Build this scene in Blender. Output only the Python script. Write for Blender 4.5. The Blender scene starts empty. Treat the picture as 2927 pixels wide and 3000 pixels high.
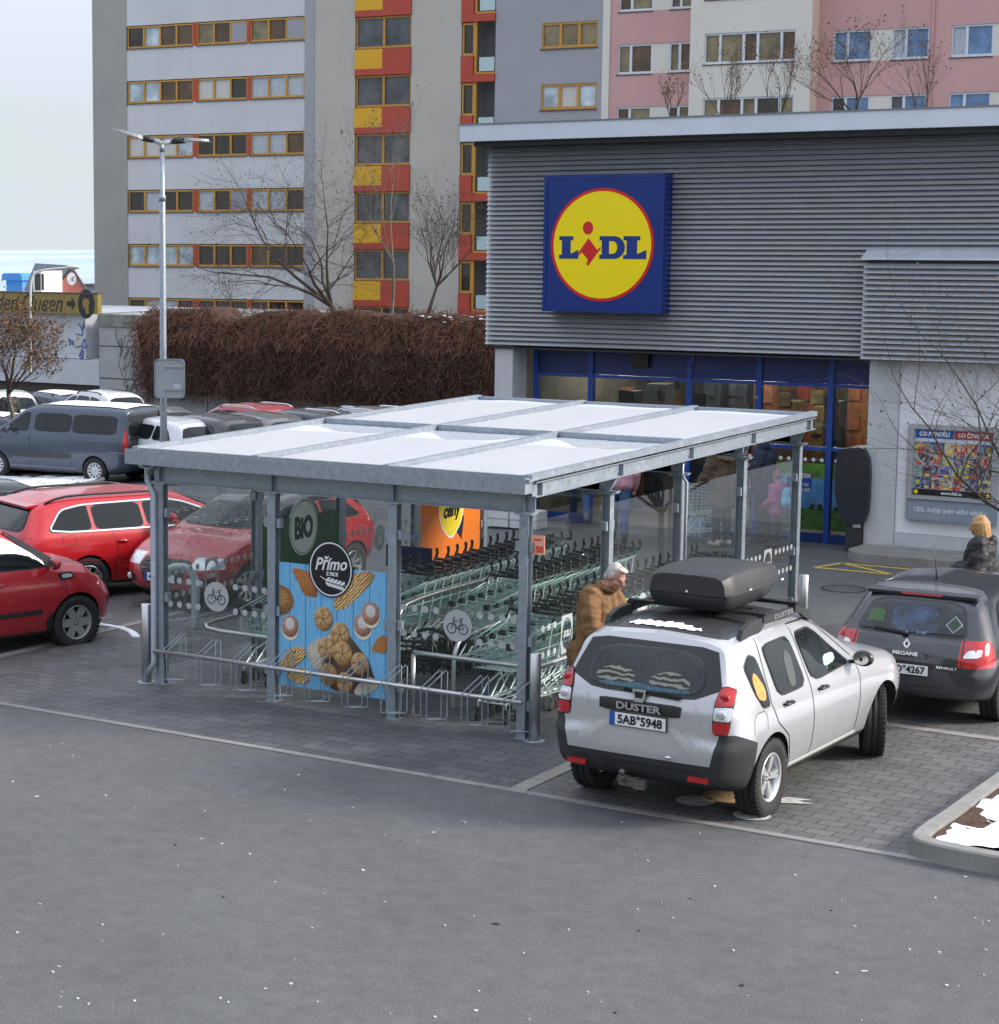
import bpy, bmesh, math, random
from mathutils import Vector, Matrix, noise as mnoise
from mathutils.bvhtree import BVHTree
from mathutils.geometry import delaunay_2d_cdt
V=Vector; PI=math.pi; R=math.radians
random.seed(7)
SC=bpy.context.scene; COL=SC.collection
# ------------------------------------------------------------------ camera model
CAM=V((9.4771,-18.2552,4.9622)); YAW,PITCH,FPX,PX,PY,IW,IH=-.6124,.1303,6107.74,728.91,1500.,2927.,3000.
FWD=V((math.sin(YAW)*math.cos(PITCH),math.cos(YAW)*math.cos(PITCH),-math.sin(PITCH)))
RGT=V((math.cos(YAW),-math.sin(YAW),0)); UPV=RGT.cross(FWD)
def ray(x,y): return FWD+RGT*((x-PX)/FPX)-UPV*((y-PY)/FPX)
def onZ(x,y,z=0.): d=ray(x,y); return CAM+d*((z-CAM.z)/d.z)
def onY(x,y,Y): d=ray(x,y); return CAM+d*((Y-CAM.y)/d.y)
def onX(x,y,X): d=ray(x,y); return CAM+d*((X-CAM.x)/d.x)
def atD(x,y,D): return CAM+ray(x,y)*D
def gh(x,y):                                   # the car park falls gently to the left
    t=max(0.,-6.-x); return -.055*t*t/(t+2.) if t<24 else -.055*24*24/26
def onG(x,y):
    z=0.
    for _ in range(30):
        p=onZ(x,y,z); z=.5*z+.5*gh(p.x,p.y)
    return p
# ------------------------------------------------------------------ mesh builder
def frame_of(d):
    d=d.normalized(); a=V((0,0,1)) if abs(d.z)<.9 else V((1,0,0))
    u=d.cross(a).normalized(); return u,d.cross(u).normalized()
class MB:
    def __init__(s): s.v=[]; s.f=[]; s.m=[]; s.sm=[]; s.M=None
    def add(s,vs,fs,mi=0,smooth=False):
        b=len(s.v)
        if s.M is not None: vs=[s.M@V(p) for p in vs]
        s.v.extend([tuple(p) for p in vs]); s.f.extend([tuple(i+b for i in f) for f in fs])
        s.m.extend([mi]*len(fs)); s.sm.extend([smooth]*len(fs)); return s
    def box(s,a,b,mi=0):
        (x0,y0,z0),(x1,y1,z1)=a,b
        x0,x1=min(x0,x1),max(x0,x1); y0,y1=min(y0,y1),max(y0,y1); z0,z1=min(z0,z1),max(z0,z1)
        vs=[(x0,y0,z0),(x1,y0,z0),(x1,y1,z0),(x0,y1,z0),(x0,y0,z1),(x1,y0,z1),(x1,y1,z1),(x0,y1,z1)]
        return s.add(vs,[(0,3,2,1),(4,5,6,7),(0,1,5,4),(1,2,6,5),(2,3,7,6),(3,0,4,7)],mi)
    def obox(s,c,ax,ay,az,mi=0):               # centre and three half-axis vectors
        c=V(c);ax=V(ax);ay=V(ay);az=V(az)
        vs=[c-ax-ay-az,c+ax-ay-az,c+ax+ay-az,c-ax+ay-az,c-ax-ay+az,c+ax-ay+az,c+ax+ay+az,c-ax+ay+az]
        return s.add(vs,[(0,3,2,1),(4,5,6,7),(0,1,5,4),(1,2,6,5),(2,3,7,6),(3,0,4,7)],mi)
    def bar(s,a,b,w,h,up=(0,0,1),mi=0):
        a=V(a);b=V(b);d=(b-a); L=d.length; d.normalize(); u=d.cross(V(up))
        if u.length<1e-4: u=d.cross(V((0,1,0)))
        u.normalize(); n=u.cross(d)
        return s.obox((a+b)/2,d*L/2,u*w/2,n*h/2,mi)
    def tube(s,pts,r,n=6,cap=True,mi=0,smooth=True):
        pts=[V(p) for p in pts]; k=len(pts); rr=r if isinstance(r,(list,tuple)) else [r]*k
        vs=[];fs=[]; u=None
        for i,p in enumerate(pts):
            d=(pts[min(i+1,k-1)]-pts[max(i-1,0)])
            if d.length<1e-9: d=V((0,0,1))
            d.normalize()
            if u is None: u,w=frame_of(d)
            else:
                u=(u-d*u.dot(d))
                if u.length<1e-6: u,w=frame_of(d)
                u.normalize(); w=d.cross(u)
            for j in range(n):
                a=2*PI*j/n; vs.append(p+(u*math.cos(a)+w*math.sin(a))*rr[i])
        for i in range(k-1):
            for j in range(n):
                a=i*n+j;b=i*n+(j+1)%n; fs.append((a,b,b+n,a+n))
        if cap and n>2: fs.append(tuple(range(n-1,-1,-1))); fs.append(tuple((k-1)*n+j for j in range(n)))
        return s.add(vs,fs,mi,smooth)
    def lathe(s,prof,n=24,M=None,mi=0,smooth=True,cap=True):  # prof: (r,h) pairs about local z
        M=M or Matrix(); vs=[];fs=[]
        for r,h in prof:
            for j in range(n):
                a=2*PI*j/n; vs.append(M@V((r*math.cos(a),r*math.sin(a),h)))
        k=len(prof)
        for i in range(k-1):
            for j in range(n):
                a=i*n+j;b=i*n+(j+1)%n; fs.append((a,b,b+n,a+n))
        if cap: fs.append(tuple(range(n-1,-1,-1))); fs.append(tuple((k-1)*n+j for j in range(n)))
        return s.add(vs,fs,mi,smooth)
    def ell(s,c,r,M=None,n=14,m=9,mi=0):
        c=V(c); r=(r,r,r) if not isinstance(r,(tuple,list)) else r
        M=M or Matrix.Identity(3); vs=[c+M@V((0,0,-r[2]))];fs=[]
        for i in range(1,m):
            t=-PI/2+PI*i/m
            for j in range(n):
                a=2*PI*j/n; vs.append(c+M@V((r[0]*math.cos(t)*math.cos(a),r[1]*math.cos(t)*math.sin(a),r[2]*math.sin(t))))
        vs.append(c+M@V((0,0,r[2])))
        for j in range(n):
            fs.append((0,1+(j+1)%n,1+j))
            for i in range(m-2):
                a=1+i*n+j;b=1+i*n+(j+1)%n; fs.append((a,b,b+n,a+n))
            b=1+(m-2)*n; fs.append((b+j,b+(j+1)%n,b+n))
        return s.add(vs,fs,mi,True)
    def prism(s,poly,d0,d1,o,ux,uy,un,mi=0,smooth=False):    # 2-D polygon pushed from d0 to d1 along un
        o=V(o);ux=V(ux);uy=V(uy);un=V(un); n=len(poly)
        vs=[o+ux*p[0]+uy*p[1]+un*d0 for p in poly]+[o+ux*p[0]+uy*p[1]+un*d1 for p in poly]
        fs=[tuple(range(n-1,-1,-1)),tuple(range(n,2*n))]+[(i,(i+1)%n,n+(i+1)%n,n+i) for i in range(n)]
        return s.add(vs,fs,mi,smooth)
    def mesh(s,name,mats):
        me=bpy.data.meshes.new(name); me.from_pydata(s.v,[],s.f)
        for m in (mats if isinstance(mats,(list,tuple)) else [mats]): me.materials.append(m)
        me.polygons.foreach_set('material_index',s.m); me.polygons.foreach_set('use_smooth',s.sm); me.update()
        return me
    def obj(s,name,mats,parent=None,fix=False):
        me=s.mesh(name,mats)
        if fix:
            bm=bmesh.new(); bm.from_mesh(me); bmesh.ops.recalc_face_normals(bm,faces=bm.faces); bm.to_mesh(me); bm.free()
        return link(name,me,parent)
def link(name,me,parent=None):
    o=bpy.data.objects.new(name,me); COL.objects.link(o)
    if parent is not None: o.parent=parent
    return o
def tag(o,label=None,cat=None,group=None,kind=None):
    if label: o['label']=label
    if cat: o['category']=cat
    if group: o['group']=group
    if kind: o['kind']=kind
    return o
def thing(name,label,cat,loc=(0,0,0),rotz=0.,group=None):
    o=bpy.data.objects.new(name,None); COL.objects.link(o); o.location=loc; o.rotation_euler=(0,0,rotz); o.empty_display_size=.2
    return tag(o,label,cat,group)
def struct(o): o['kind']='structure'; return o
def copy_tree(o,parent=None):
    c=o.copy(); COL.objects.link(c)
    if parent is not None: c.parent=parent
    for ch in list(o.children): copy_tree(ch,c)
    return c
def chaikin(p,it=2,closed=True,q=.25):
    p=[V(a) for a in p]
    for _ in range(it):
        o=[]; n=len(p)
        for i in range(n if closed else n-1):
            a,b=p[i],p[(i+1)%n]; o+= [a.lerp(b,q),a.lerp(b,1-q)]
        if not closed: o=[p[0]]+o+[p[-1]]
        p=o
    return p
def lerp(a,b,t): return a+(b-a)*t
def pw(tab,x):
    if x<=tab[0][0]: return tab[0][1]
    for (a,u),(b,v) in zip(tab,tab[1:]):
        if x<=b: return u+(v-u)*(x-a)/(b-a) if b>a else v
    return tab[-1][1]
def sst(a,b,x): t=min(1,max(0,(x-a)/(b-a))); return t*t*(3-2*t)
_TS=[]
def evalmesh(o,extra=()):
    "evaluate modifiers or text in a small scratch scene, so the big one is not refreshed each time"
    ts=bpy.data.scenes.new('scratch')
    for q in (o,)+tuple(extra): ts.collection.objects.link(q)
    with bpy.context.temp_override(scene=ts,view_layer=ts.view_layers[0]):
        dg=bpy.context.evaluated_depsgraph_get(); dg.update(); me=bpy.data.meshes.new_from_object(o.evaluated_get(dg))
    for q in (o,)+tuple(extra): ts.collection.objects.unlink(q)
    bpy.data.scenes.remove(ts); return me
# ------------------------------------------------------------------ materials
def newmat(name):
    m=bpy.data.materials.new(name); m.use_nodes=True; nt=m.node_tree; nt.nodes.clear()
    out=nt.nodes.new('ShaderNodeOutputMaterial'); b=nt.nodes.new('ShaderNodeBsdfPrincipled'); nt.links.new(b.outputs[0],out.inputs[0])
    return m,nt,b,out
def c4(c): return (c[0],c[1],c[2],1)
def noi(nt,scale,detail=4,rough=.55,coord='Object',dist=0,stretch=None):
    tc=nt.nodes.new('ShaderNodeTexCoord'); n=nt.nodes.new('ShaderNodeTexNoise')
    n.inputs['Scale'].default_value=scale; n.inputs['Detail'].default_value=detail; n.inputs['Roughness'].default_value=rough; n.inputs['Distortion'].default_value=dist
    if stretch:
        mp=nt.nodes.new('ShaderNodeMapping'); mp.inputs['Scale'].default_value=stretch
        nt.links.new(tc.outputs[coord],mp.inputs[0]); nt.links.new(mp.outputs[0],n.inputs['Vector'])
    else: nt.links.new(tc.outputs[coord],n.inputs['Vector'])
    return n.outputs['Fac']
def ramp(nt,f,stops):
    r=nt.nodes.new('ShaderNodeValToRGB'); e=r.color_ramp.elements
    while len(e)<len(stops): e.new(.5)
    for k,(p,c) in enumerate(stops):
        e[k].position=p; e[k].color=c4(c) if not isinstance(c,(int,float)) else (c,c,c,1)
    nt.links.new(f,r.inputs[0]); return r.outputs[0]
def mix(nt,f,a,b,mode='MIX'):
    n=nt.nodes.new('ShaderNodeMix'); n.data_type='RGBA'; n.blend_type=mode
    for v,i in ((f,0),(a,6),(b,7)):
        if isinstance(v,(int,float)): n.inputs[i].default_value=v if i==0 else (v,v,v,1)
        elif isinstance(v,tuple): n.inputs[i].default_value=c4(v)
        else: nt.links.new(v,n.inputs[i])
    return n.outputs[2]
def bump(nt,b,f,st,dist=.02):
    n=nt.nodes.new('ShaderNodeBump'); n.inputs['Strength'].default_value=st; n.inputs['Distance'].default_value=dist
    nt.links.new(f,n.inputs['Height']); nt.links.new(n.outputs[0],b.inputs['Normal'])
_M={}
def pbr(name,col,rough=.5,metal=0.,var=None,bmp=None,coat=0.,spec=.5,emit=None,rv=None,stretch=None):
    if name in _M: return _M[name]
    m,nt,b,out=newmat(name); I=b.inputs
    I['Base Color'].default_value=c4(col); I['Roughness'].default_value=rough; I['Metallic'].default_value=metal
    I['Specular IOR Level'].default_value=spec; I['Coat Weight'].default_value=coat; I['Coat Roughness'].default_value=.04
    if var:
        sc,am=var[0],var[1]
        f=ramp(nt,noi(nt,sc,5,.6,stretch=stretch),[(.3,1-am),(.7,1+am)])
        c=mix(nt,1.,col,f,'MULTIPLY'); nt.links.new(c,I['Base Color'])
    if rv: nt.links.new(ramp(nt,noi(nt,rv[0],4),[(.3,rv[1]),(.7,rv[2])]),I['Roughness'])
    if bmp: bump(nt,b,noi(nt,bmp[0],4),bmp[1],bmp[2] if len(bmp)>2 else .01)
    if emit: I['Emission Color'].default_value=c4(emit[0]); I['Emission Strength'].default_value=emit[1]
    _M[name]=m; return m
def glassmat(name,tint=(.86,.9,.89),refl=1.,rough=.0,dirt=0.):
    if name in _M: return _M[name]
    m,nt,b,out=newmat(name); nt.nodes.remove(b)
    tr=nt.nodes.new('ShaderNodeBsdfTransparent'); tr.inputs[0].default_value=c4(tint)
    gl=nt.nodes.new('ShaderNodeBsdfGlossy'); gl.inputs['Roughness'].default_value=rough
    fr=nt.nodes.new('ShaderNodeFresnel'); fr.inputs[0].default_value=1.5
    mu=nt.nodes.new('ShaderNodeMath'); mu.operation='MULTIPLY'; mu.inputs[1].default_value=refl; nt.links.new(fr.outputs[0],mu.inputs[0])
    mx=nt.nodes.new('ShaderNodeMixShader'); nt.links.new(mu.outputs[0],mx.inputs[0]); nt.links.new(tr.outputs[0],mx.inputs[1]); nt.links.new(gl.outputs[0],mx.inputs[2])
    last=mx
    if dirt:
        df=nt.nodes.new('ShaderNodeBsdfDiffuse'); df.inputs[0].default_value=(.55,.58,.58,1)
        m2=nt.nodes.new('ShaderNodeMixShader'); nt.links.new(ramp(nt,noi(nt,1.2,4),[(.35,dirt*.5),(.7,dirt)]),m2.inputs[0])
        nt.links.new(mx.outputs[0],m2.inputs[1]); nt.links.new(df.outputs[0],m2.inputs[2]); last=m2
    nt.links.new(last.outputs[0],out.inputs[0]); _M[name]=m; return m
def paint(name,col,metal=.0,rough=.35,dirt=.35):
    if name in _M: return _M[name]
    m,nt,b,out=newmat(name); I=b.inputs
    tc=nt.nodes.new('ShaderNodeTexCoord'); sp=nt.nodes.new('ShaderNodeSeparateXYZ'); nt.links.new(tc.outputs['Object'],sp.inputs[0])
    # road dirt splashed up the lower body, broken up with noise
    n=noi(nt,3.5,6,.65); ad=nt.nodes.new('ShaderNodeMath'); ad.operation='MULTIPLY_ADD'; ad.inputs[1].default_value=.55; nt.links.new(n,ad.inputs[0]); nt.links.new(sp.outputs['Z'],ad.inputs[2])
    f=ramp(nt,ad.outputs[0],[(.45,dirt),(.95,.0)])
    nt.links.new(mix(nt,f,col,(.12,.11,.10)),I['Base Color'])
    nt.links.new(mix(nt,f,rough,.75),I['Roughness']); I['Metallic'].default_value=metal
    I['Coat Weight'].default_value=.8; I['Coat Roughness'].default_value=.06
    _M[name]=m; return m
BLK=pbr('black_plastic',(.02,.021,.022),.55,var=(6,.25),bmp=(300,.05,.002)); BLK2=pbr('black_trim',(.012,.012,.013),.35)
RUB=pbr('tyre_rubber',(.022,.022,.023),.85,var=(9,.35)); ALLOY=pbr('alloy',(.55,.56,.57),.33,.75,var=(8,.15))
CHR=pbr('chrome',(.75,.77,.78),.14,1.); DGL=pbr('car_glass',(.010,.013,.015),.02,0,spec=.42)
REDL=pbr('red_lens',(.42,.008,.012),.12,coat=.7); CLRL=pbr('clear_lens',(.62,.63,.65),.1,.35,coat=.8); WHT=pbr('white_plate',(.78,.79,.80),.4)
DARK=pbr('wheel_well',(.008,.008,.009),.9); EUB=pbr('plate_blue',(.02,.09,.42),.4)
GALV=pbr('galvanised',(.335,.38,.43),.42,.55,var=(14,.16),rv=(9,.35,.55)); STEEL=pbr('brushed_steel',(.60,.60,.60),.36,.9)
SNOW=pbr('snow',(.86,.88,.92),.7,var=(2.5,.05),bmp=(9,.35,.03))
# ------------------------------------------------------------------ lettering
def text(s,size,mat,parent,o,ux,uy,name='lettering',bold=0.,shear=0.,ext=.002,align='CENTER',width=None,sx=1.):
    cu=bpy.data.curves.new('t','FONT'); cu.body=s; cu.size=size; cu.align_x=align; cu.align_y='CENTER'; cu.extrude=ext; cu.offset=bold; cu.shear=shear; cu.resolution_u=3
    to=bpy.data.objects.new('t',cu); COL.objects.link(to); me=evalmesh(to); bpy.data.objects.remove(to); bpy.data.curves.remove(cu)
    me.materials.clear(); me.materials.append(mat)
    ux=V(ux).normalized(); uy=V(uy).normalized(); un=ux.cross(uy)
    if width:
        xs=[v.co.x for v in me.vertices]; w=max(xs)-min(xs); sx=width/w if w else 1
    for v in me.vertices: v.co=V(o)+ux*v.co.x*sx+uy*v.co.y+un*v.co.z
    me.name=name; return link(name,me,parent)
# ------------------------------------------------------------------ cars
def inpoly(p,poly):
    x,y=p; c=False; n=len(poly); j=n-1
    for i in range(n):
        a,b=poly[i],poly[j]
        if (a[1]>y)!=(b[1]>y) and x<(b[0]-a[0])*(y-a[1])/(b[1]-a[1])+a[0]: c=not c
        j=i
    return c
def clip(poly,a,b,c):                       # keep a*x+b*y>=c
    o=[]; n=len(poly)
    for i in range(n):
        p,q=poly[i],poly[(i+1)%n]; dp=a*p[0]+b*p[1]-c; dq=a*q[0]+b*q[1]-c
        if dp>=0: o.append(p)
        if (dp>=0)!=(dq>=0): t=dp/(dp-dq); o.append((p[0]+(q[0]-p[0])*t,p[1]+(q[1]-p[1])*t))
    return o
def shrink(poly,d):                          # inset a polygon by d
    n=len(poly); A=sum(poly[i][0]*poly[(i+1)%n][1]-poly[(i+1)%n][0]*poly[i][1] for i in range(n)); s=1 if A>0 else -1
    o=[]
    for i in range(n):
        p0,p,p1=V(poly[i-1][:2]),V(poly[i][:2]),V(poly[(i+1)%n][:2])
        e0=(p-p0).normalized(); e1=(p1-p).normalized(); n0=V((-e0.y,e0.x))*s; n1=V((-e1.y,e1.x))*s
        b=(n0+n1); k=max(.35,b.length_squared/2); o.append(tuple(p+b/ (k if k else 1)*d*.999/1.0*(1 if k>=1 else 1)))
    return o
def rnd(poly,it=2,q=.2): return [tuple(p) for p in chaikin([V(a[:2]) for a in poly],it,True,q)]
class Car:
    def __init__(s,S): s.S=S
    def ray(s,side,a,b):
        if side=='R': return V((a,-3,b)),V((0,1,0))
        if side=='L': return V((a,3,b)),V((0,-1,0))
        if side=='B': return V((-5,a,b)),V((1,0,0))
        if side=='F': return V((9,a,b)),V((-1,0,0))
        return V((a,b,4)),V((0,0,-1))
    def hit(s,side,a,b,off):
        o,d=s.ray(side,a,b); h=s.bvh.ray_cast(o,d)
        for e in (.0007,-.0011,.0023,-.0031):
            if h[0] is None: h=s.bvh.ray_cast(o+V((e if d.x==0 else 0,e*.7 if d.y==0 else 0,e*.9 if d.z==0 else 0)),d)
        if h[0] is None:
            h=s.bvh.find_nearest(o+d*3)
            n=-d
        else:
            n=h[1]
            if n.dot(d)>0: n=-n
            n=(n-d*.3).normalized()
        return h[0]+n*off
    def panel(s,name,poly,side,mat,parent,off=.004,grid=.06,label=None):
        n=len(poly); P=[]
        for i in range(n):                     # resample the rim so it follows the curved body
            a,b=V(poly[i][:2]),V(poly[(i+1)%n][:2]); k=max(1,int((b-a).length/grid))
            P+= [a.lerp(b,t/k) for t in range(k)]
        pl=[(p.x,p.y) for p in P]; xs=[p[0] for p in pl]; ys=[p[1] for p in pl]; m=len(P); g=[]
        sh=shrink(pl,grid*.35)
        x=min(xs)+grid*.6
        while x<max(xs):
            y=min(ys)+grid*.6
            while y<max(ys):
                if inpoly((x,y),sh): g.append(V((x,y)))
                y+=grid
            x+=grid
        vs,es,fs,_,_,_=delaunay_2d_cdt([V(p) for p in P]+g,[],[list(range(m))],1,1e-6)
        v3=[s.hit(side,p.x,p.y,off) for p in vs]; o,d=s.ray(side,0,0); ff=[]
        for f in fs:
            f=list(f); nn=(v3[f[1]]-v3[f[0]]).cross(v3[f[2]]-v3[f[0]])
            ff.append(f[::-1] if nn.dot(d)>0 else f)
        mb=MB(); mb.add(v3,ff,0,True); ob=mb.obj(name,mat,parent)
        if label: ob['label']=label
        return ob
    def strip(s,lines,w,side,mat,parent,name='seam',off=.005):
        for ln in lines:
            mb=MB(); P=[]; ln=[V(p) for p in ln]
            for a,b in zip(ln,ln[1:]):
                k=max(1,int((b-a).length/.05)); P+=[a.lerp(b,t/k) for t in range(k)]
            P.append(ln[-1]); vs=[];fs=[]
            for i,p in enumerate(P):
                d=(P[min(i+1,len(P)-1)]-P[max(i-1,0)]).normalized(); nn=V((-d.y,d.x))*w/2
                vs+= [s.hit(side,*(p+nn),off),s.hit(side,*(p-nn),off)]
            fs=[(2*i,2*i+1,2*i+3,2*i+2) for i in range(len(P)-1)]; mb.add(vs,fs,0,True); ob=mb.obj(name,mat,parent)
        return ob
    def section(s,x):
        S=s.S; zt=pw(S['top'],x); zb=pw(S['zb'],x); zl=min(pw(S['belt'],x),zt-.03); W=pw(S['w'],x) if 'w' in S else S['W']
        for e,sg,ins,rad in ((S['xr'],1,S.get('ir',.2),S.get('rr',.35)),(S['xf'],-1,S.get('if',.38),S.get('rf',.6))):
            d=(x-e)*sg
            if d<rad: t=1-d/rad; W-=ins*(1-math.sqrt(max(0,1-t*t)))
        k=min(1,max(0,(zt-zl)/S.get('gh',.45))); wr=pw(S['wr'],x); wr=min(wr,W-.08); wt=lerp(W-.12,wr,k); cr=S.get('crown',.03)
        c=[(0,zb),(W-.2,zb),(W-.06,zb+.06),(W-.012,lerp(zb,zl,.42)),(W,lerp(zb,zl,.6)),(W-.012,lerp(zb,zl,.82)),(W-.05,zl),
           (lerp(W-.055,wt,.55),lerp(zl,zt,.5)),(wt,zt-.06*k-.012),(wt-.10,zt-.006),(wt-.32,zt+cr*.5),(0,zt+cr)]
        return [(p.x,p.y) for p in chaikin([V(a) for a in c],2,False,.22)]
    def build(s):
        S=s.S; xr,xf=S['xr'],S['xf']; xs=[]
        st=S.get('st',.07)
        for t in (0,.012,.035,.07,.12,.18,.25): xs+=[xr+t,xf-t]
        x=xr+.3
        while x<xf-.28: xs.append(x); x+=st
        xs=sorted(set(xs)); vs=[];n=None
        def lean(p):
            x,y,z=p; dx=0
            fr=1-sst(xr,xr+S.get('lr',1.0),x); ff=1-sst(0,S.get('lf',.9),xf-x)
            return (x+pw(S['leanR'],z)*fr-pw(S['leanF'],z)*ff,y,z)
        def ring(h,x): return [lean((x,y,z)) for y,z in h]+[lean((x,-y,z)) for y,z in h[-2:0:-1]]
        for x in xs:
            r=ring(s.section(x),x); n=len(r); vs+=r
        fs=[(i*n+j,i*n+(j+1)%n,(i+1)*n+(j+1)%n,(i+1)*n+j) for i in range(len(xs)-1) for j in range(n)]
        for end,sg in ((0,-1),(len(xs)-1,1)):        # rounded end caps
            base=vs[end*n:(end+1)*n]; zc=sum(p[2] for p in base)/n; last=[end*n+j for j in range(n)]
            bl=S.get('br',.05) if sg<0 else S.get('bf',.06)
            for q in (.93,.8,.62,.42,.2):
                b0=len(vs)
                for p in base:
                    z=zc+(p[2]-zc)*(1-(1-q)**1.0) ; x0=lean((xs[end],0,z))[0]
                    vs.append((x0+sg*bl*(1-q*q),p[1]*q,z))
                new=[b0+j for j in range(n)]
                for j in range(n):
                    a,b,c,d=last[j],last[(j+1)%n],new[(j+1)%n],new[j]; fs.append((a,b,c,d) if sg>0 else (d,c,b,a))
                last=new
            b0=len(vs); x0=lean((xs[end],0,zc))[0]; vs.append((x0+sg*bl,0,zc))
            for j in range(n): fs.append((last[j],last[(j+1)%n],b0) if sg>0 else (b0,last[(j+1)%n],last[j]))
        mb=MB(); mb.add(vs,fs,0,True); me=mb.mesh('body',[S['paint'],DARK])
        bm=bmesh.new(); bm.from_mesh(me); bmesh.ops.recalc_face_normals(bm,faces=bm.faces); bm.to_mesh(me)
        s.bvh=BVHTree.FromBMesh(bm); bm.free()
        root=s.root=thing(S['name'],S['label'],S.get('cat','car'),S['loc'],S['head'],S.get('group')); 
        if S.get('tilt'): root.rotation_euler=(S['tilt'][0],S['tilt'][1],S['head'])
        body=s.body=link('body',me,root)
        # wheel wells
        Rw=S['R']; cu=MB(); W=S['W']
        for x in (0,S['wb']):
            for sg in (-1,1):
                M=Matrix.Translation((x,sg*(W-.34),S.get('wz',Rw)))@Matrix.Rotation(-sg*PI/2,4,'X')
                a=S.get('arch',.055); cu.lathe([(Rw+a,0),(Rw+a,.6)],36,M,1,True)
        co=cu.obj('cutter',[S['paint'],DARK],root,True)
        md=body.modifiers.new('b','BOOLEAN'); md.operation='DIFFERENCE'; md.object=co; md.solver='EXACT'
        me2=evalmesh(body,(co,)); body.modifiers.clear(); body.data=me2; cm=co.data; bpy.data.objects.remove(co)
        # clean planar cuts, then split the shell into its parts
        bm=bmesh.new(); bm.from_mesh(me2)
        for co_,no in S.get('cuts',[]):
            bmesh.ops.bisect_plane(bm,geom=bm.verts[:]+bm.edges[:]+bm.faces[:],plane_co=co_,plane_no=no,dist=1e-5)
        groups={}
        for f in bm.faces:
            k='body' if f.material_index==1 else S['cls'](f.calc_center_median()) if 'cls' in S else 'body'
            groups.setdefault(k,[]).append(f)
        bm.verts.index_update()
        for k,fl in groups.items():
            idx={};v=[];F=[];mi=[]
            for f in fl:
                q=[]
                for vv in f.verts:
                    if vv.index not in idx: idx[vv.index]=len(v); v.append(tuple(vv.co))
                    q.append(idx[vv.index])
                F.append(q); mi.append(f.material_index)
            m=bpy.data.meshes.new(k); m.from_pydata(v,[],F)
            if k=='body': mats=[S['paint'],DARK]
            else: mats=[S['mats'][k],DARK]
            for a in mats: m.materials.append(a)
            m.polygons.foreach_set('material_index',mi); m.polygons.foreach_set('use_smooth',[True]*len(F)); m.update()
            try: m.set_sharp_from_angle(angle=R(38))
            except Exception: pass
            if k=='body': body.data=m
            else: link(k.split('#')[0],m,root)
        bm.free()
        # wheels
        for i,x in enumerate((0,S['wb'])):
            for sg in (-1,1): s.wheel(x,sg*S['tr'],sg,S.get('steer',0) if i else 0)
        return s
    def wheel(s,x,y,sg,steer):
        S=s.S; Rw=S['R']; tw=S.get('tw',.21); rr=S.get('rim',.205)
        M=Matrix.Translation((x,y,S.get('wz',Rw)))@Matrix.Rotation(steer,4,'Z')@Matrix.Rotation(-sg*PI/2,4,'X'); h=tw/2
        if not hasattr(s,'wm'):
            a=MB(); a.lathe([(rr*.8,-h*.8),(rr*.8,-h*.1),(.03,-h*.1)],24)
            t=MB(); g=Rw-.009
            t.lathe([(rr*.96,-h*.8),(Rw*.9,-h),(Rw*.975,-h*.9),(Rw,-h*.68),(Rw,-h*.3),(g,-h*.28),(g,-h*.2),(Rw,-h*.18),(Rw,h*.18),(g,h*.2),(g,h*.28),(Rw,h*.3),(Rw,h*.68),(Rw*.975,h*.9),(Rw*.93,h),(Rw*.82,h*1.0),(rr+.012,h*.9),(rr*.98,h*.72)],40,cap=False)
            for j in range(44):                # shoulder blocks of the tread
                an=2*PI*j/44; c,si=math.cos(an),math.sin(an)
                for z in (-h*.8,h*.8): t.obox((c*Rw*.982,si*Rw*.982,z),(c*.011,si*.011,0),(-si*.014,c*.014,0),(0,0,h*.13))
            r=MB(); r.lathe([(rr*.93,-h*.5),(rr*.93,h*.55),(rr,h*.72),(rr*1.035,h*.86),(rr*1.0,h*.93),(rr*.93,h*.8),(rr*.90,h*.5)],36,cap=False)
            n=S.get('spk',10); w0,w1=S.get('spw',(.024,.017))
            r.lathe([(.001,h*.62),(.035,h*.62),(.05,h*.56),(.052,h*.2)],20)
            if S.get('cover'):                # pressed steel wheel cover with slots
                r.lathe([(rr*.5,h*.68),(rr*.52,h*.72),(rr*.62,h*.72)],36,cap=False); r.lathe([(.05,h*.5),(rr*.5,h*.68)],36,cap=False)
            for j in range(n):
                for dl in (S.get('tw2',[0])):
                    an=2*PI*j/n+dl; c,si=math.cos(an),math.sin(an); u=V((c,si,0)); v=V((-si,c,0))
                    P=[u*.04+v*w0,u*.04-v*w0,u*rr*.96-v*w1,u*rr*.96+v*w1]; hh=[h*.62,h*.62,h*.74,h*.74]
                    r.add([(p.x,p.y,q) for p,q in zip(P,hh)]+[(p.x*1.0,p.y*1.0,q-.03) for p,q in zip(P,hh)],[(0,1,2,3),(7,6,5,4),(0,4,5,1),(1,5,6,2),(2,6,7,3),(3,7,4,0)],0)
            for j in range(5):
                an=2*PI*j/5+.3; r.lathe([(.008,h*.3),(.008,h*.66)],8,Matrix.Translation((.034*math.cos(an),.034*math.sin(an),0)),1)
            s.wm=(a.mesh('wheel',DARK),t.mesh('tyre',RUB),r.mesh('rim',[S.get('rimmat',ALLOY),DARK]))
        o=link('wheel',s.wm[0],s.root); o.matrix_local=M
        link('tyre',s.wm[1],o); link('rim',s.wm[2],o)
    def glass(s,polys,side,names,trim=BLK2,mat=DGL,grid=.06,tr=.012):
        out=[]
        for p,nm in zip(polys,names):
            f=s.panel(nm,p,side,trim,s.root,.004,grid); s.panel('pane',shrink(p,tr) if tr else p,side,mat,f,.008,grid); out.append(f)
        return out
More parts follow.
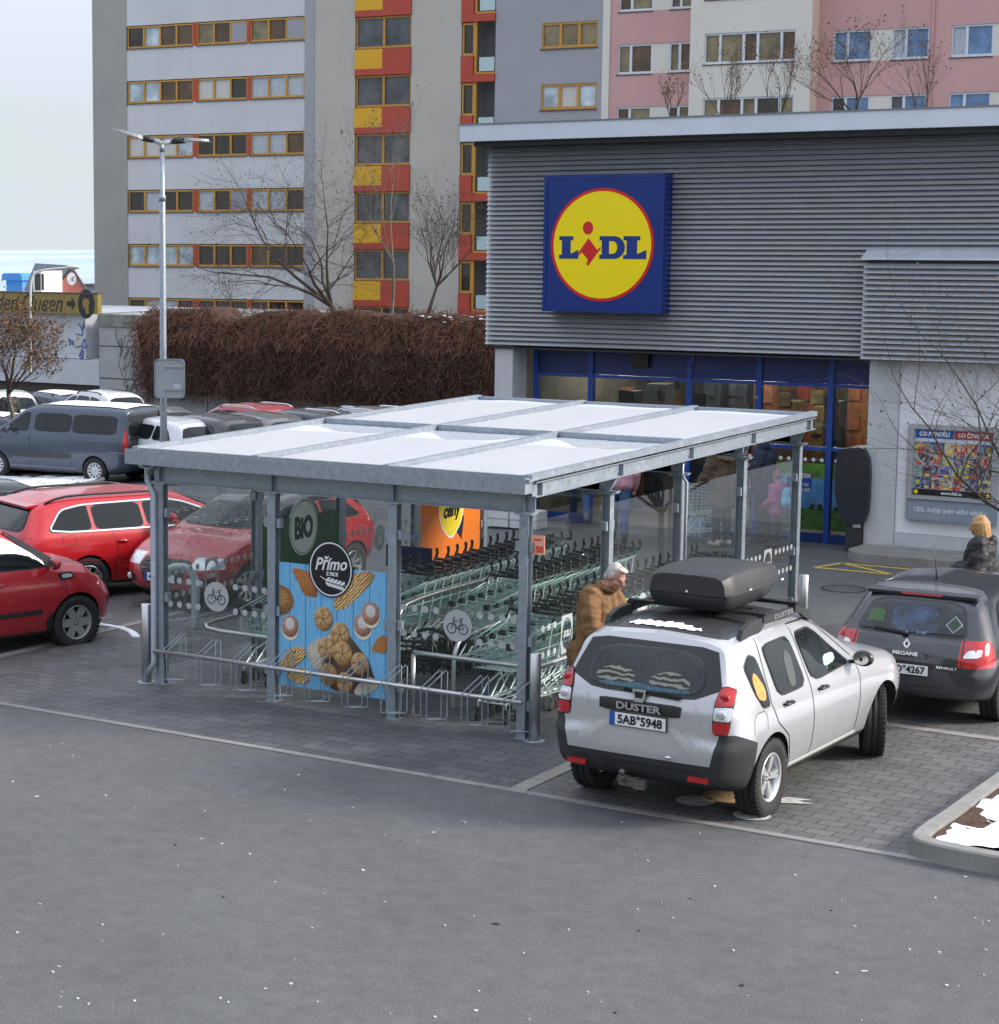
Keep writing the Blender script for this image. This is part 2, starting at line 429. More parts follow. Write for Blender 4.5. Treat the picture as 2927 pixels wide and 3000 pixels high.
    def mirror(s,x,z,mat,y=None):
        for sg in (-1,1):
            W=(y or s.S['W']-.02); m=MB(); c=V((x,sg*(W+.11),z))
            m.ell(c,(.06,.10,.075),None,14,9); m.bar((x+.03,sg*(W-.06),z-.05),(x+.02,sg*(W+.05),z-.04),.06,.03)
            o=m.obj('mirror',mat,s.root); g=MB(); g.lathe([(.001,0),(.06,0)],16,Matrix.Translation(c+V((-.057,0,0)))@Matrix.Rotation(-PI/2,4,'Y')@Matrix.Diagonal((.85,1.2,1,1)),0,False,False); g.obj('mirror_glass',CHR,o)
    def handle(s,x,z,mat,side='R',L=.17):
        p=s.hit(side,x,z,.0); sg=-1 if side=='R' else 1; m=MB()
        m.tube([p+V((-L/2,sg*.004,0)),p+V((-L/2+.02,sg*.035,.0)),p+V((L/2-.02,sg*.035,.0)),p+V((L/2,sg*.004,0))],.013,6); m.ell(p+V((0,sg*.002,-.004)),(L*.33,.006,.026),None,10,6)
        return m.obj('door_handle',mat,s.root)
    def plate(s,txt,x,z,y=0,back=True,euro=True,frame=BLK):
        sg=-1 if back else 1; m=MB(); hs=[s.hit('B' if back else 'F',a,z+b,0).x for a in (y-.2,y,y+.2) for b in (-.05,.05)]; x=(min(hs)-.004) if back else (max(hs)+.004); m.box((x,y-.267,z-.062),(x+sg*.012,y+.267,z+.062)); f=m.obj('number_plate',frame,s.root)
        m=MB(); m.box((x+sg*.013,y-.26,z-.055),(x+sg*.016,y+.26,z+.055),0); 
        lx=(y+.26) if back else (y-.26); sy=-1 if back else 1
        m.box((x+sg*.0165,lx,z-.055),(x+sg*.018,lx+sy*.045,z+.055),1); m.obj('plate_face',[WHT,EUB],f)
        ux=V((0,-1,0)) if back else V((0,1,0))
        text(txt,.105,BLK2,f,(x+sg*.019,y+sy*.02,z-.003),ux,(0,0,1),bold=.0025,width=.415)
        return f
def side_outline(S,m=.03): return S['dlo']
def fin(S,c,outl=None):
    "windows, lamps and small parts every car carries"
    root=c.root; dlo=S['dlo']
    cutsx=S['pillars']; bounds=[-99]+cutsx+[99]
    for sd in S.get('sides','RL'):
        for i in range(len(bounds)-1):
            a,b=bounds[i],bounds[i+1]; sl=S.get('slant',.06); zl=min(p[1] for p in dlo)
            p=dlo
            if a>-90: p=clip(p,1,sl,a+.022+sl*zl)
            if b<90: p=clip(p,-1,-sl,-(b-.022+sl*zl))
            if len(p)>2: c.glass([rnd(p,2,.13)],sd,['side_window'],S.get('trim',BLK2),grid=.07,tr=S.get('trimw',.012))
        for x in S.get('handles',[]): c.handle(x,S.get('hz',.82),S.get('hmat',S['paint']),sd)
        sm=S.get('seams')
        if sm: c.strip(sm,.008,sd,BLK2,root,'door_seam',.003)
    if 'rwin' in S: c.glass([rnd(S['rwin'],2,.15)],'B',['rear_window'],tr=.02)
    if 'wwin' in S: c.glass([rnd(S['wwin'],2,.12)],'F',['windscreen'],tr=.02)
    if 'mir' in S: c.mirror(*S['mir'])
    return c
def mkcar(S): return fin(S,Car(S).build())
def lamp_cls(S):
    "generic classifier: tail lamps, headlamps, dark sill"
    tz0,tz1,ty,tx=S.get('tl',(.72,1.0,.58,-.62)); hz0,hz1,hy,hx=S.get('hl',(.6,.78,.5,S['wb']+.42)); sill=S.get('sill',.28)
    S['cuts']=[((0,0,tz0),(0,0,1)),((0,0,tz1),(0,0,1)),((0,ty,0),(0,1,0)),((0,-ty,0),(0,1,0)),((tx,0,0),(1,0,0)),((0,0,hz0),(0,0,1)),((0,0,hz1),(0,.0,1)),((0,hy,0),(0,1,0)),((0,-hy,0),(0,1,0)),((hx,0,0),(1,0,.25)),((0,0,sill),(0,0,1))]+S.get('xcuts',[])
    ex=S.get('xcls')
    def cls(p):
        if p.x<tx and tz0<p.z<tz1 and abs(p.y)>ty: return 'tail_light#%d'%(p.y>0)
        if p.x+.25*p.z>hx and hz0<p.z<hz1 and abs(p.y)>hy: return 'headlight#%d'%(p.y>0)
        if ex:
            k=ex(p)
            if k: return k
        if p.z<sill: return 'sill_trim'
        return 'body'
    S['cls']=cls; S.setdefault('mats',{}); S['mats'].update({'tail_light#0':REDL,'tail_light#1':REDL,'headlight#0':CLRL,'headlight#1':CLRL,'sill_trim':BLK})
# ---- silver off-roader with roof box (nearest car)
def silver():
    pt=paint('silver_paint',(.47,.475,.49),.40,.32,.22)
    S=dict(name='parked_car',label='silver off-road car with a black roof box, parked beside the trolley shelter',cat='car',loc=(2.19,-1.25,0),head=1.54,
     xr=-.80,xf=3.50,W=.905,R=.343,rim=.212,tw=.215,tr=.785,wb=2.673,arch=.06,steer=.42,spk=5,tw2=[-.12,.12],spw=(.018,.016),rimmat=pbr('bright_alloy',(.72,.73,.74),.28,.7),
     top=[(-.80,1.545),(-.68,1.57),(-.2,1.605),(.5,1.61),(1.1,1.585),(1.42,1.545),(2.28,1.085),(2.6,1.06),(3.1,.99),(3.38,.90),(3.50,.78)],
     belt=[(-.8,1.12),(.3,1.06),(2.3,1.0),(3.5,.86)],wr=[(-.8,.665),(0,.685),(1.4,.65),(2.2,.69)],gh=.46,crown=.035,
     zb=[(-.8,.38),(-.5,.27),(.4,.24),(2.3,.24),(3.1,.28),(3.5,.36)],leanR=[(.3,.10),(.42,.0),(.72,.0),(.76,.035),(1.0,.05),(1.12,.09),(1.5,.30),(1.6,.36)],leanF=[(.3,.1),(.45,0),(.7,0),(.95,.1)],
     lr=1.1,rr=.42,ir=.16,paint=pt,st=.05,br=.03)
    S['cuts']=[((0,0,.60),(.35,0,1)),((0,0,.565),(0,0,1)),((0,.665,.565),(0,-4.5,1)),((0,-.665,.565),(0,4.5,1)),((0,0,.84),(0,0,1)),((0,0,1.20),(0,0,1)),((0,.72,0),(0,1,.0)),((0,-.72,0),(0,1,.0)),((-.63,0,0),(1,0,-.10)),((-.36,0,0),(1,0,0)),((0,0,.335),(0,0,1)),((3.0,0,0),(1,0,0)),((0,0,.60),(0,0,1)),((0,0,.86),(0,0,1)),((2.95,0,0),(1,0,.25)),((0,.55,0),(0,1,0)),((0,-.55,0),(0,1,0)),((0,0,1.055),(0,0,1)),((0,0,.945),(0,0,1))]
    def cls(p):
        if p.x<-.36 and p.z<.84 and p.z+.35*p.x<.60 and p.z<.565+4.5*max(0,abs(p.y)-.665): return 'rear_bumper'
        if p.x>3.0 and p.z<.6: return 'front_bumper'
        if p.x+.25*p.z>2.95 and .6<p.z<.86 and abs(p.y)>.55: return 'headlight#%d'%(p.y>0)
        if p.z<.335: return 'sill_trim'
        return 'body'
    S['cls']=cls; S['mats']={'rear_bumper':BLK,'front_bumper':BLK,'sill_trim':BLK,'headlight#0':CLRL,'headlight#1':CLRL}
    c=Car(S).build(); root=c.root
    # tailgate glass: broad black surround, a lighter see-through pane and the striped blankets lying behind it
    rw=[(-.585,1.515),(.585,1.515),(.665,1.30),(.70,1.20),(.46,1.095),(-.46,1.095),(-.70,1.20),(-.665,1.30)]
    sur=c.panel('rear_window',rnd(rw,1,.12),'B',BLK2,root,.004,.06)
    ri=[(-.48,1.47),(.48,1.47),(.55,1.20),(.44,1.125),(-.44,1.125),(-.55,1.20)]
    c.panel('interior',rnd(ri,2,.2),'B',pbr('car_interior',(.035,.042,.055),.8,var=(5,.6)),sur,.006,.06)
    if 'zebra' not in _M:
        m,nt,b,out=newmat('zebra'); tc=nt.nodes.new('ShaderNodeTexCoord'); w=nt.nodes.new('ShaderNodeTexWave'); w.wave_type='BANDS'; w.bands_direction='Z'
        w.inputs['Scale'].default_value=7; w.inputs['Distortion'].default_value=6; w.inputs['Detail'].default_value=2; nt.links.new(tc.outputs['Object'],w.inputs[0])
        nt.links.new(ramp(nt,w.outputs['Fac'],[(.45,(.02,.018,.016)),(.55,(.80,.70,.54))]),b.inputs['Base Color']); b.inputs['Roughness'].default_value=.9; _M['zebra']=m
    for y0 in (.27,-.24):
        c.panel('striped_blanket',rnd([(y0-.2,1.17),(y0+.2,1.17),(y0+.18,1.25),(y0+.03,1.30),(y0-.15,1.27)],2,.2),'B',_M['zebra'],sur,.010,.05)
    c.panel('blue_cloth',rnd([(-.42,1.135),(.40,1.135),(.42,1.16),(.1,1.185),(-.2,1.16),(-.43,1.175)],2,.2),'B',pbr('blue_cloth',(.12,.33,.42),.9,var=(18,.6)),sur,.008,.05)
    c.panel('pane',rnd(ri,2,.2),'B',glassmat('car_pane',(.78,.82,.84),1.0),sur,.016,.08)
    m=MB(); m.bar((-.755,.16,1.125),(-.765,-.36,1.105),.022,.03); m.obj('wiper',BLK2,root)
    # side glass: small rear quarter light, rear door, front door
    q=[[(-.36,1.35),(-.33,1.14),(-.22,.985),(-.06,.985),(-.05,1.17),(-.09,1.40),(-.2,1.44)],
       [(.07,1.45),(.13,1.02),(.78,1.02),(.70,1.475),(.2,1.475)],[(.83,1.475),(.91,1.02),(1.84,1.05),(1.80,1.10),(1.36,1.40),(1.2,1.475)]]
    for sd in 'RL':
        gl=c.glass([rnd(p,2,.14) for p in q],sd,['side_window']*3,grid=.06,tr=.018)
        c.strip([[(.80,1.55),(.86,1.0),(.90,.45),(.86,.37)],[(.02,1.54),(-.02,1.2),(-.03,1.0),(.08,.82),(.32,.66),(.40,.48),(.42,.37)],[(1.98,1.08),(2.02,.9),(1.98,.45),(2.0,.37)],[(.42,.37),(2.0,.37)],[(1.95,1.1),(1.5,1.42),(1.25,1.53),(.82,1.545)]],.010,sd,BLK2,root,'door_seam',.003)
        for x in (.30,1.10):
            h=c.handle(x,.95,BLK2,sd,.18); c.panel('recess_shade',[(x-.07,.91),(x+.07,.91),(x+.05,.95),(x-.05,.95)],sd,pbr('silver_shade',(.42,.43,.44),.5,.5),h,.003,.04)  # flat darker silver patch, shade of the handle recess put into colour
        if sd=='R':
            c.strip([[(-.42,.80),(-.42,.92),(-.36,.97),(-.2,.97),(-.15,.92),(-.15,.80)]],.006,sd,BLK2,root,'fuel_flap',.002)
            c.panel('paper_bag',rnd([(-.30,1.08),(-.14,1.04),(-.10,1.14),(-.22,1.30),(-.30,1.24)],1,.2),sd,pbr('orange_bag',(.62,.30,.08),.8,var=(30,.4)),gl[0],.010,.04)
            c.panel('tissue_box',rnd([(1.25,1.10),(1.55,1.12),(1.57,1.19),(1.3,1.2)],1,.2),sd,pbr('pale_blue_box',(.35,.55,.68),.7),gl[2],.010,.04)
            c.panel('seat_back',rnd([(.42,1.06),(.56,1.06),(.62,1.30),(.53,1.38),(.44,1.3)],2,.2),sd,pbr('seat_grey',(.07,.075,.08),.8),gl[1],.010,.04)
    # roof: black sheet, rails with lettering, cross bars
    c.panel('roof_panel',rnd([(-.28,-.585),(.9,-.575),(1.28,-.52),(1.28,.52),(.9,.575),(-.28,.585),(-.36,.5),(-.36,-.5)],1,.12),'T',pbr('black_roof',(.03,.031,.033),.45,coat=.3,rv=(20,.35,.6)),root,.003,.09)
    for sg in (-1,1):
        m=MB(); y=sg*.625; z0=1.565
        pr=[(-.20,z0-.02),(-.15,z0+.065),(-.02,z0+.105),(.2,z0+.115),(1.0,z0+.11),(1.28,z0+.05),(1.42,z0-.06),(1.30,z0-.045),(1.12,z0+.035),(.92,z0+.055),(.30,z0+.05),(.22,z0+.0),(.12,z0-.01)]
        m.prism(pr,-.024,.024,(0,y,0),(1,0,0),(0,0,1),(0,1,0)); rl=m.obj('roof_rail',BLK,root,True)
        if sg<0: text('DUSTER',.062,pbr('grey_letter',(.2,.2,.2),.5),rl,(.72,y-.026,z0+.083),(1,0,0),(0,0,1),bold=.001,width=.42)
    for x in (.32,1.02):
        m=MB(); m.bar((x,-.66,1.70),(x,.66,1.70),.075,.028); 
        for sg in (-1,1): m.obox((x,sg*.625,1.67),(.06,0,0),(0,.035,0),(0,0,.03))
        m.obj('cross_bar',BLK2,root)
    # roof snow left behind on the sheet
    c.panel('snow_patch',[(a+.018*math.sin(b*61)+.012*math.sin(b*133+1),b) for a,b in rnd([(-.27,.38),(-.31,.05),(-.29,-.28),(-.24,-.34),(-.19,-.2),(-.14,-.05),(-.17,.1),(-.12,.26),(-.18,.38)],3,.25)],'T',SNOW,root,.012,.05)
    # tail furniture
    c.panel('name_strip',rnd([(-.375,.935),(.375,.935),(.385,1.03),(.32,1.037),(-.32,1.037),(-.385,1.03)],1,.1),'B',BLK2,root,.010,.05)
    t=text('DUSTER',.085,CHR,root,(-.812,0,.985),(0,-1,0),(0,0,1),bold=.003,width=.42,name='model_name')
    c.plate('5AB°5948',-.812,.868)
    m=MB(); sh=[(-.065,.055),(.065,.055),(.04,-.055),(-.04,-.055)]; m.prism(sh,0,.012,(-.785,0,1.088),(0,-1,0),(.08,0,1),(-1,0,0)); b=m.obj('badge',CHR,root)
    m=MB(); m.prism([(-.045,.035),(.045,.035),(.03,-.02),(-.03,-.02)],.012,.015,(-.785,0,1.088),(0,-1,0),(.08,0,1),(-1,0,0)); m.obj('badge_inset',BLK2,b)
    for sg in (-1,1):
        m=MB(); m.box((-.825,sg*.48,.42),(-.80,sg*.66,.465)); m.obj('reflector',REDL,root)
        c.strip([[(sg*.50,1.06),(sg*.52,.95),(sg*.54,.86)]],.03,'B',pt,root,'tailgate_crease',.002)
    c.strip([[(.68,.86),(.665,1.1),(.7,1.2)],[(-.68,.86),(-.665,1.1),(-.7,1.2)]],.012,'B',BLK2,root,'tailgate_seam',.003)
    for q in (-1,1):
        po=lambda pl:[(q*(.66+(a-.69)*.72),b) for a,b in pl]
        bz=c.panel('tail_light',rnd(po([(.695,.835),(.872,.835),(.890,.90),(.888,1.10),(.862,1.20),(.80,1.235),(.725,1.225),(.690,1.10)]),2,.15),'B',BLK2,root,.006,.045)
        c.panel('lens_red',rnd(po([(.705,1.075),(.882,1.075),(.855,1.195),(.80,1.225),(.73,1.215),(.702,1.10)]),2,.15),'B',REDL,bz,.014,.045)
        c.panel('lens_clear',rnd(po([(.702,.955),(.884,.955),(.884,1.065),(.703,1.065)]),2,.10),'B',CLRL,bz,.014,.045)
        c.panel('lens_red',rnd(po([(.707,.845),(.868,.845),(.882,.90),(.882,.945),(.703,.945)]),2,.10),'B',REDL,bz,.014,.045)
        for zz,mt in ((1.145,REDL),(1.01,CLRL)):
            h=c.hit('B',q*.728,zz,.012); m=MB(); m.ell(h,(.016,.05,.038),None,14,8); m.obj('lamp_bulb',mt,bz)
    for sd in 'RL': c.strip([[(.42,.375),(2.0,.375)]],.028,sd,pbr('pale_sill',(.60,.60,.57),.4),root,'sill_strip',.006)
    c.strip([[(-.6,.50),(.6,.50)],],.016,'B',BLK2,root,'bumper_groove',.002)
    m=MB(); m.ell((-.835,-.30,.60),(.012,.032,.013)); m.obj('plate_lamp',CHR,root)
    m=MB(); m.tube([(-.70,.08,.34),(-.90,.08,.36),(-.92,.08,.40)],.018,8); m.ell((-.92,.08,.435),.027); m.box((-.80,-.02,.30),(-.86,.14,.37)); m.obox((-.86,-.06,.33),(.03,0,0),(0,.05,0),(0,0,.035)); m.obj('tow_hitch',pbr('rusty_steel',(.14,.12,.11),.6,.6,var=(30,.4)),root)
    c.panel('number_lamp_dent',rnd([(-.06,.735),(.05,.735),(.05,.77),(-.06,.77)],1),'B',pt,root,.001,.05)
    c.mirror(1.86,1.10,BLK2,.86); m=MB(); m.tube([(.95,0,1.62),(.60,0,1.98)],.004,5); m.obj('aerial',BLK2,root)
    # roof box, a thing of its own resting on the bars
    b=thing('roof_box','long black plastic roof box strapped on top of the silver car','roof box',root.matrix_basis@V((.94,.02,1.70)),1.54)
    def boxshell(z0,z1,prof,name,mat):
        vs=[];fs=[];N=26;K=len(prof)
        for i in range(N+1):
            t=i/N; x=-.72+1.42*t; w=.37*min(1,(1-max(0,(t-.45)/.55)**2.2*.55))*(1-.10*(1-min(1,t/.08))**2); hh=z0+(z1-z0)*min(1,(1-max(0,(t-.35)/.65)**1.8*.62))*(1-.22*(1-min(1,t/.12))**1.6)
            for (u,v) in prof: vs.append((x,w*u,z0+(hh-z0)*v))
        for i in range(N):
            for j in range(K-1): a=i*K+j; fs.append((a,a+1,a+K+1,a+K))
        fs.append(tuple(range(K))[::-1]); fs.append(tuple(N*K+j for j in range(K)))
        m=MB(); m.add(vs,fs,0,True); return m.obj(name,mat,b,True)
    BOXM=pbr('box_plastic',(.028,.028,.03),.5,bmp=(700,.25,.001),var=(5,.12))
    boxshell(.13,.335,[(-1.03,0),(-1.035,.06),(-1.0,.1),(-.97,.55),(-.9,.82),(-.74,.96),(-.3,1.0),(.0,.985),(.3,1.0),(.74,.96),(.9,.82),(.97,.55),(1.0,.1),(1.035,.06),(1.03,0)],'lid',BOXM).data.set_sharp_from_angle(angle=R(32))
    boxshell(.125,.0,[(1.0,0),(.98,.35),(.86,.9),(.8,1),(-.8,1),(-.86,.9),(-.98,.35),(-1.0,0)],'tray',BOXM)
    m=MB(); m.tube([(-.5,0,.03),(.6,0,.03)],.03,6); m.obj('underside_rail',BLK2,b)
    for x in (-.35,.3):
        m=MB(); m.ell((x,-.385,.15),(.012,.006,.012)); m.ell((x+.03,-.385,.15),(.012,.006,.012)); m.obj('latch',CHR,b)
    m=MB(); m.ell((-.728,.0,.15),(.006,.012,.012)); m.ell((-.70,0,.25),(.006,.03,.014)); m.obj('lock',CHR,b); b.scale=(1.10,1.08,1.08)
    return c
silver()
# ------------------------------------------------------------------ trolley shelter
SX,SY=1.51,1.85                       # bay widths along the front and along the sides
PANE=glassmat('shelter_glass',(.96,.98,.975),.26,.0,.010); FROST=pbr('frosted_sticker',(.42,.44,.45),.55)
def ibeam(m,a,b,h,w,t=.012,up=(0,0,1)):
    a=V(a);b=V(b);u=V(up); m.bar(a,b,t,h,up); m.bar(a+u*(h/2+t/2),b+u*(h/2+t/2),w,t,up); m.bar(a-u*(h/2+t/2),b-u*(h/2+t/2),w,t,up)
def shelter():
    root=thing('trolley_shelter','galvanised steel and glass trolley shelter with snow on its flat roof','shelter')
    X0=-3*SX; ht=2.27; PTS=[(X0+i*SX,0) for i in range(4)]+[(0,k*SY) for k in range(1,5)]+[(X0,k*SY) for k in range(1,5)]
    for x,y in PTS:
        side=abs(y)>.01; m=MB(); c=V((x,y,0)); rz=gh(x,y)
        z1=ht+.012*y
        if side: m.box((x-.045,y-.006,0),(x+.045,y+.006,z1)); m.box((x-.05,y-.05,0),(x-.042,y+.05,z1)); m.box((x+.042,y-.05,0),(x+.05,y+.05,z1))
        else: m.box((x-.006,y-.045,0),(x+.006,y+.045,z1)); m.box((x-.05,y-.05,0),(x+.05,y-.042,z1)); m.box((x-.05,y+.042,0),(x+.05,y+.05,z1))
        m.box((x-.09,y-.08,z1),(x+.09,y+.08,z1+.014)); m.box((x-.075,y-.075,0),(x+.075,y+.075,.012))
        p=m.obj('post',GALV,root)
        for z in (.35,1.0,1.95):
            q=MB()
            if side:
                for s in (-1,1): q=MB(); q.box((x-.03,y+s*.055,z-.05),(x+.035,y+s*.10,z+.05)); q.obj('glass_clamp',GALV,p)
            else:
                for s in (-1,1): q=MB(); q.box((x+s*.055,y-.035,z-.05),(x+s*.10,y+.035,z+.05)); q.obj('glass_clamp',GALV,p)
    # header beams carry the purlin frame
    m=MB(); ibeam(m,(X0-.1,0,2.40),(.1,0,2.40),.21,.11); [m.box((X0+i*SX-.006,-.055,2.29),(X0+i*SX+.006,.055,2.51)) for i in range(4)]; m.obj('front_beam',GALV,root)
    for x in (X0,0):
        for k in range(1,5):
            m=MB(); sg=1 if x==0 else -1; z=2.30+.012*k*SY
            m.prism([(-.35,.2),(.12,.2),(.02,0),(-.35,0)],-.006,.006,(x,k*SY,z),(sg,0,0),(0,0,1),(0,1,0)); m.box((x-.12,k*SY-.05,z-.01),(x+.12,k*SY+.05,z)); m.obj('bracket',GALV,root,True)
    for k in range(1,5):
        m=MB(); ibeam(m,(X0+.1,k*SY,2.40+.012*k*SY),(-.1,k*SY,2.40+.012*k*SY),.19,.09); m.obj('cross_beam',GALV,root)
    xa,xb,ya,yb=-4.80,.16,-.17,7.62; zr=lambda y:2.59+.0125*y
    for x in (xa+.06,xb-.06):
        m=MB(); ibeam(m,(x,ya+.08,zr(ya)-.06),(x,yb,zr(yb)-.06),.13,.10)
        for k in range(5): m.box((x-.05,k*SY-.008+.05,zr(k*SY)-.125),(x+.05,k*SY+.008+.05,zr(k*SY)))
        m.obj('side_rafter',GALV,root)
    # gutter along the front
    m=MB(); m.box((xa-.02,ya-.12,2.50),(xb-.03,ya-.112,2.665)); m.box((xa-.02,ya-.112,2.50),(xb-.03,ya+.05,2.508)); m.box((xa-.02,ya-.112,2.508),(xa-.012,ya+.05,2.655)); m.box((xb-.038,ya-.112,2.508),(xb-.03,ya+.05,2.655)); m.box((xa-.02,ya+.042,2.508),(xb-.03,ya+.05,2.60))
    m.obj('gutter',GALV,root)
    m=MB(); m.tube([(X0-.04,-.03,2.5),(X0-.17,-.03,2.42),(X0-.17,-.03,2.30),(X0-.06,-.07,2.16),(X0-.06,-.07,.25),(X0-.10,-.15,.13)],.04,10); m.obj('downpipe',GALV,root)
    m=MB(); m.tube([(.09,.1+SY,2.52),(-.02,SY+.05,2.3),(-.3,SY,2.28)],.02,8); m.obj('conduit',GALV,root); m=MB(); m.tube([(.06,2*SY-.06,2.5),(.06,2*SY-.06,2.32),(.10,2*SY-.02,2.24),(.10,2*SY-.02,.1)],.02,8); m.obj('conduit',GALV,root); m=MB(); m.tube([(.05,3*SY-.1,2.53),(.05,3*SY-.12,2.42),(-.2,3*SY-.1,2.38)],.018,8); m.obj('conduit',GALV,root)
    # roof: clear sheets in a grid of capping bars
    m=MB(); m.add([(xa,ya,zr(ya)+.02),(xb,ya,zr(ya)+.02),(xb,yb,zr(yb)+.02),(xa,yb,zr(yb)+.02),(xa,ya,zr(ya)+.032),(xb,ya,zr(ya)+.032),(xb,yb,zr(yb)+.032),(xa,yb,zr(yb)+.032)],[(0,3,2,1),(4,5,6,7),(0,1,5,4),(1,2,6,5),(2,3,7,6),(3,0,4,7)])
    m.obj('roof_sheet',glassmat('roof_sheet',(.80,.83,.85),.8,.05),root)
    for i in range(4):
        x=lerp(xa+.05,xb-.05,i/3); m=MB(); m.bar((x,ya-.02,zr(ya)+.065),(x,yb+.03,zr(yb)+.065),.085,.06); m.bar((x,ya-.10,zr(ya)+.045),(x,ya+.0,zr(ya)+.045),.11,.03); m.obj('capping_bar',GALV,root)
    for y in (ya+.03,3.62,yb-.02):
        m=MB(); h=.05 if y!=3.62 else .07
        for i in range(3): m.bar((lerp(xa+.05,xb-.05,i/3)+.05,y,zr(y)+.032+h/2),(lerp(xa+.05,xb-.05,(i+1)/3)-.05,y,zr(y)+.032+h/2),.05,h)
        m.obj('purlin',GALV,root)
    # glazing
    def pane(a,b,z0,z1,inset=.07,name='glass_pane'):
        a=V(a);b=V(b);d=(b-a).normalized(); m=MB(); m.bar(a+d*inset+V((0,0,(z0+z1)/2)),b-d*inset+V((0,0,(z0+z1)/2)),.008,z1-z0); return m.obj(name,PANE,root)
    panes=[]
    for i in range(3): panes.append((pane((X0+i*SX,0,0),(X0+(i+1)*SX,0,0),.2,2.16),(X0+i*SX,0,0),(1,0,0),SX))
    for x in (X0,0):
        for k in range(4):
            panes.append((pane((x,k*SY,0),(x,(k+1)*SY,0),.2,2.18),(x,k*SY,0),(0,1,0),SY))
    # frosted dots, bicycle discs and pictograms stuck on the panes
    for n,(p,o,d,L) in enumerate(panes):
        if n==1: continue
        o=V(o);d=V(d); nn=V((0,-1,0)) if d.x else V((1,0,0)); zz=1.20 if n<3 else (1.25 if n<7 else 1.06)
        m=MB(); k=int(L/.135)
        for j in range(k):
            u=.12+j*(L-.24)/(k-1)
            if abs(u-L/2)<.19: continue
            for z in (zz,zz-.27):
                pl=[(.036*math.cos(t*PI/7),.036*math.sin(t*PI/7)) for t in range(14)]
                m.prism(pl,.006,.0075,o+d*u+V((0,0,z)),d,(0,0,1),nn)
        m.obj('frosted_dots',FROST,p,True)
        c=o+d*(L/2)+V((0,0,zz-.13))
        if n in (0,2):
            m=MB(); m.prism([(.165*math.cos(t*PI/18),.165*math.sin(t*PI/18)) for t in range(36)],.006,.008,c,d,(0,0,1),nn); e=m.obj('bicycle_sticker',FROST,p,True)
            m=MB(); q=c+nn*.010
            W=lambda a,b:q+d*a+V((0,0,b))
            for cx in (-.068,.068): m.tube([W(cx+.05*math.cos(t*PI/10),-.03+.05*math.sin(t*PI/10)) for t in range(21)],.005,4)
            for ln in ([(-.068,-.03),(-.045,.055),(.045,.05),(.0,-.03),(-.045,.055)],[(.0,-.03),(.068,-.03),(.04,.07)],[(-.045,.055),(-.05,.08),(-.03,.085)],[(.02,.075),(.06,.075)]): m.tube([W(*a) for a in ln],.005,4)
            m.obj('bicycle_outline',pbr('sticker_ink',(.05,.055,.06),.6),e)
        else:
            pl=[(-.13,-.2),(.13,-.2),(.13,.2),(-.13,.2)] if n in (3,6,7,10) else [(.13*math.cos(t*PI/12),.17*math.sin(t*PI/12)) for t in range(24)]
            m=MB()
            if len(pl)==4:                   # square sticker with a clear disc cut out
                N=24; ot=[]
                for t in range(N):
                    a=2*PI*t/N; cc,ss=math.cos(a),math.sin(a); k=min(.13/abs(cc) if abs(cc)>1e-6 else 9,.2/abs(ss) if abs(ss)>1e-6 else 9); ot.append((cc*k,ss*k))
                inn=[(.115*math.cos(2*PI*t/N),.165*math.sin(2*PI*t/N)) for t in range(N)]
                m.add([c+nn*.008+d*a+V((0,0,b)) for a,b in ot+inn],[(t,(t+1)%N,N+(t+1)%N,N+t) for t in range(N)])
                e=m.obj('framed_sticker',FROST,p)
                tx=text('LIDL' if n>6 else 'k-lux',.085,FROST,e,c+nn*.008,d if n<7 else -d,(0,0,1),bold=.006)
            else:
                m.prism(pl,.006,.008,c,d,(0,0,1),nn); e=m.obj('pictogram_sticker',FROST,p,True)
                m=MB(); m.prism([(-.05,.02),(.05,.02),(.035,-.09),(-.035,-.09)],.009,.0105,c,d,(0,0,1),nn); m.prism([(-.03,.05),(.02,.05),(.06,.09),(.05,.11),(0,.07),(-.03,.07)],.009,.0105,c,d,(0,0,1),nn); m.obj('pictogram',pbr('pale_ink',(.66,.68,.68),.6),e,True)
    return root,panes
SHEL,PANES=shelter()
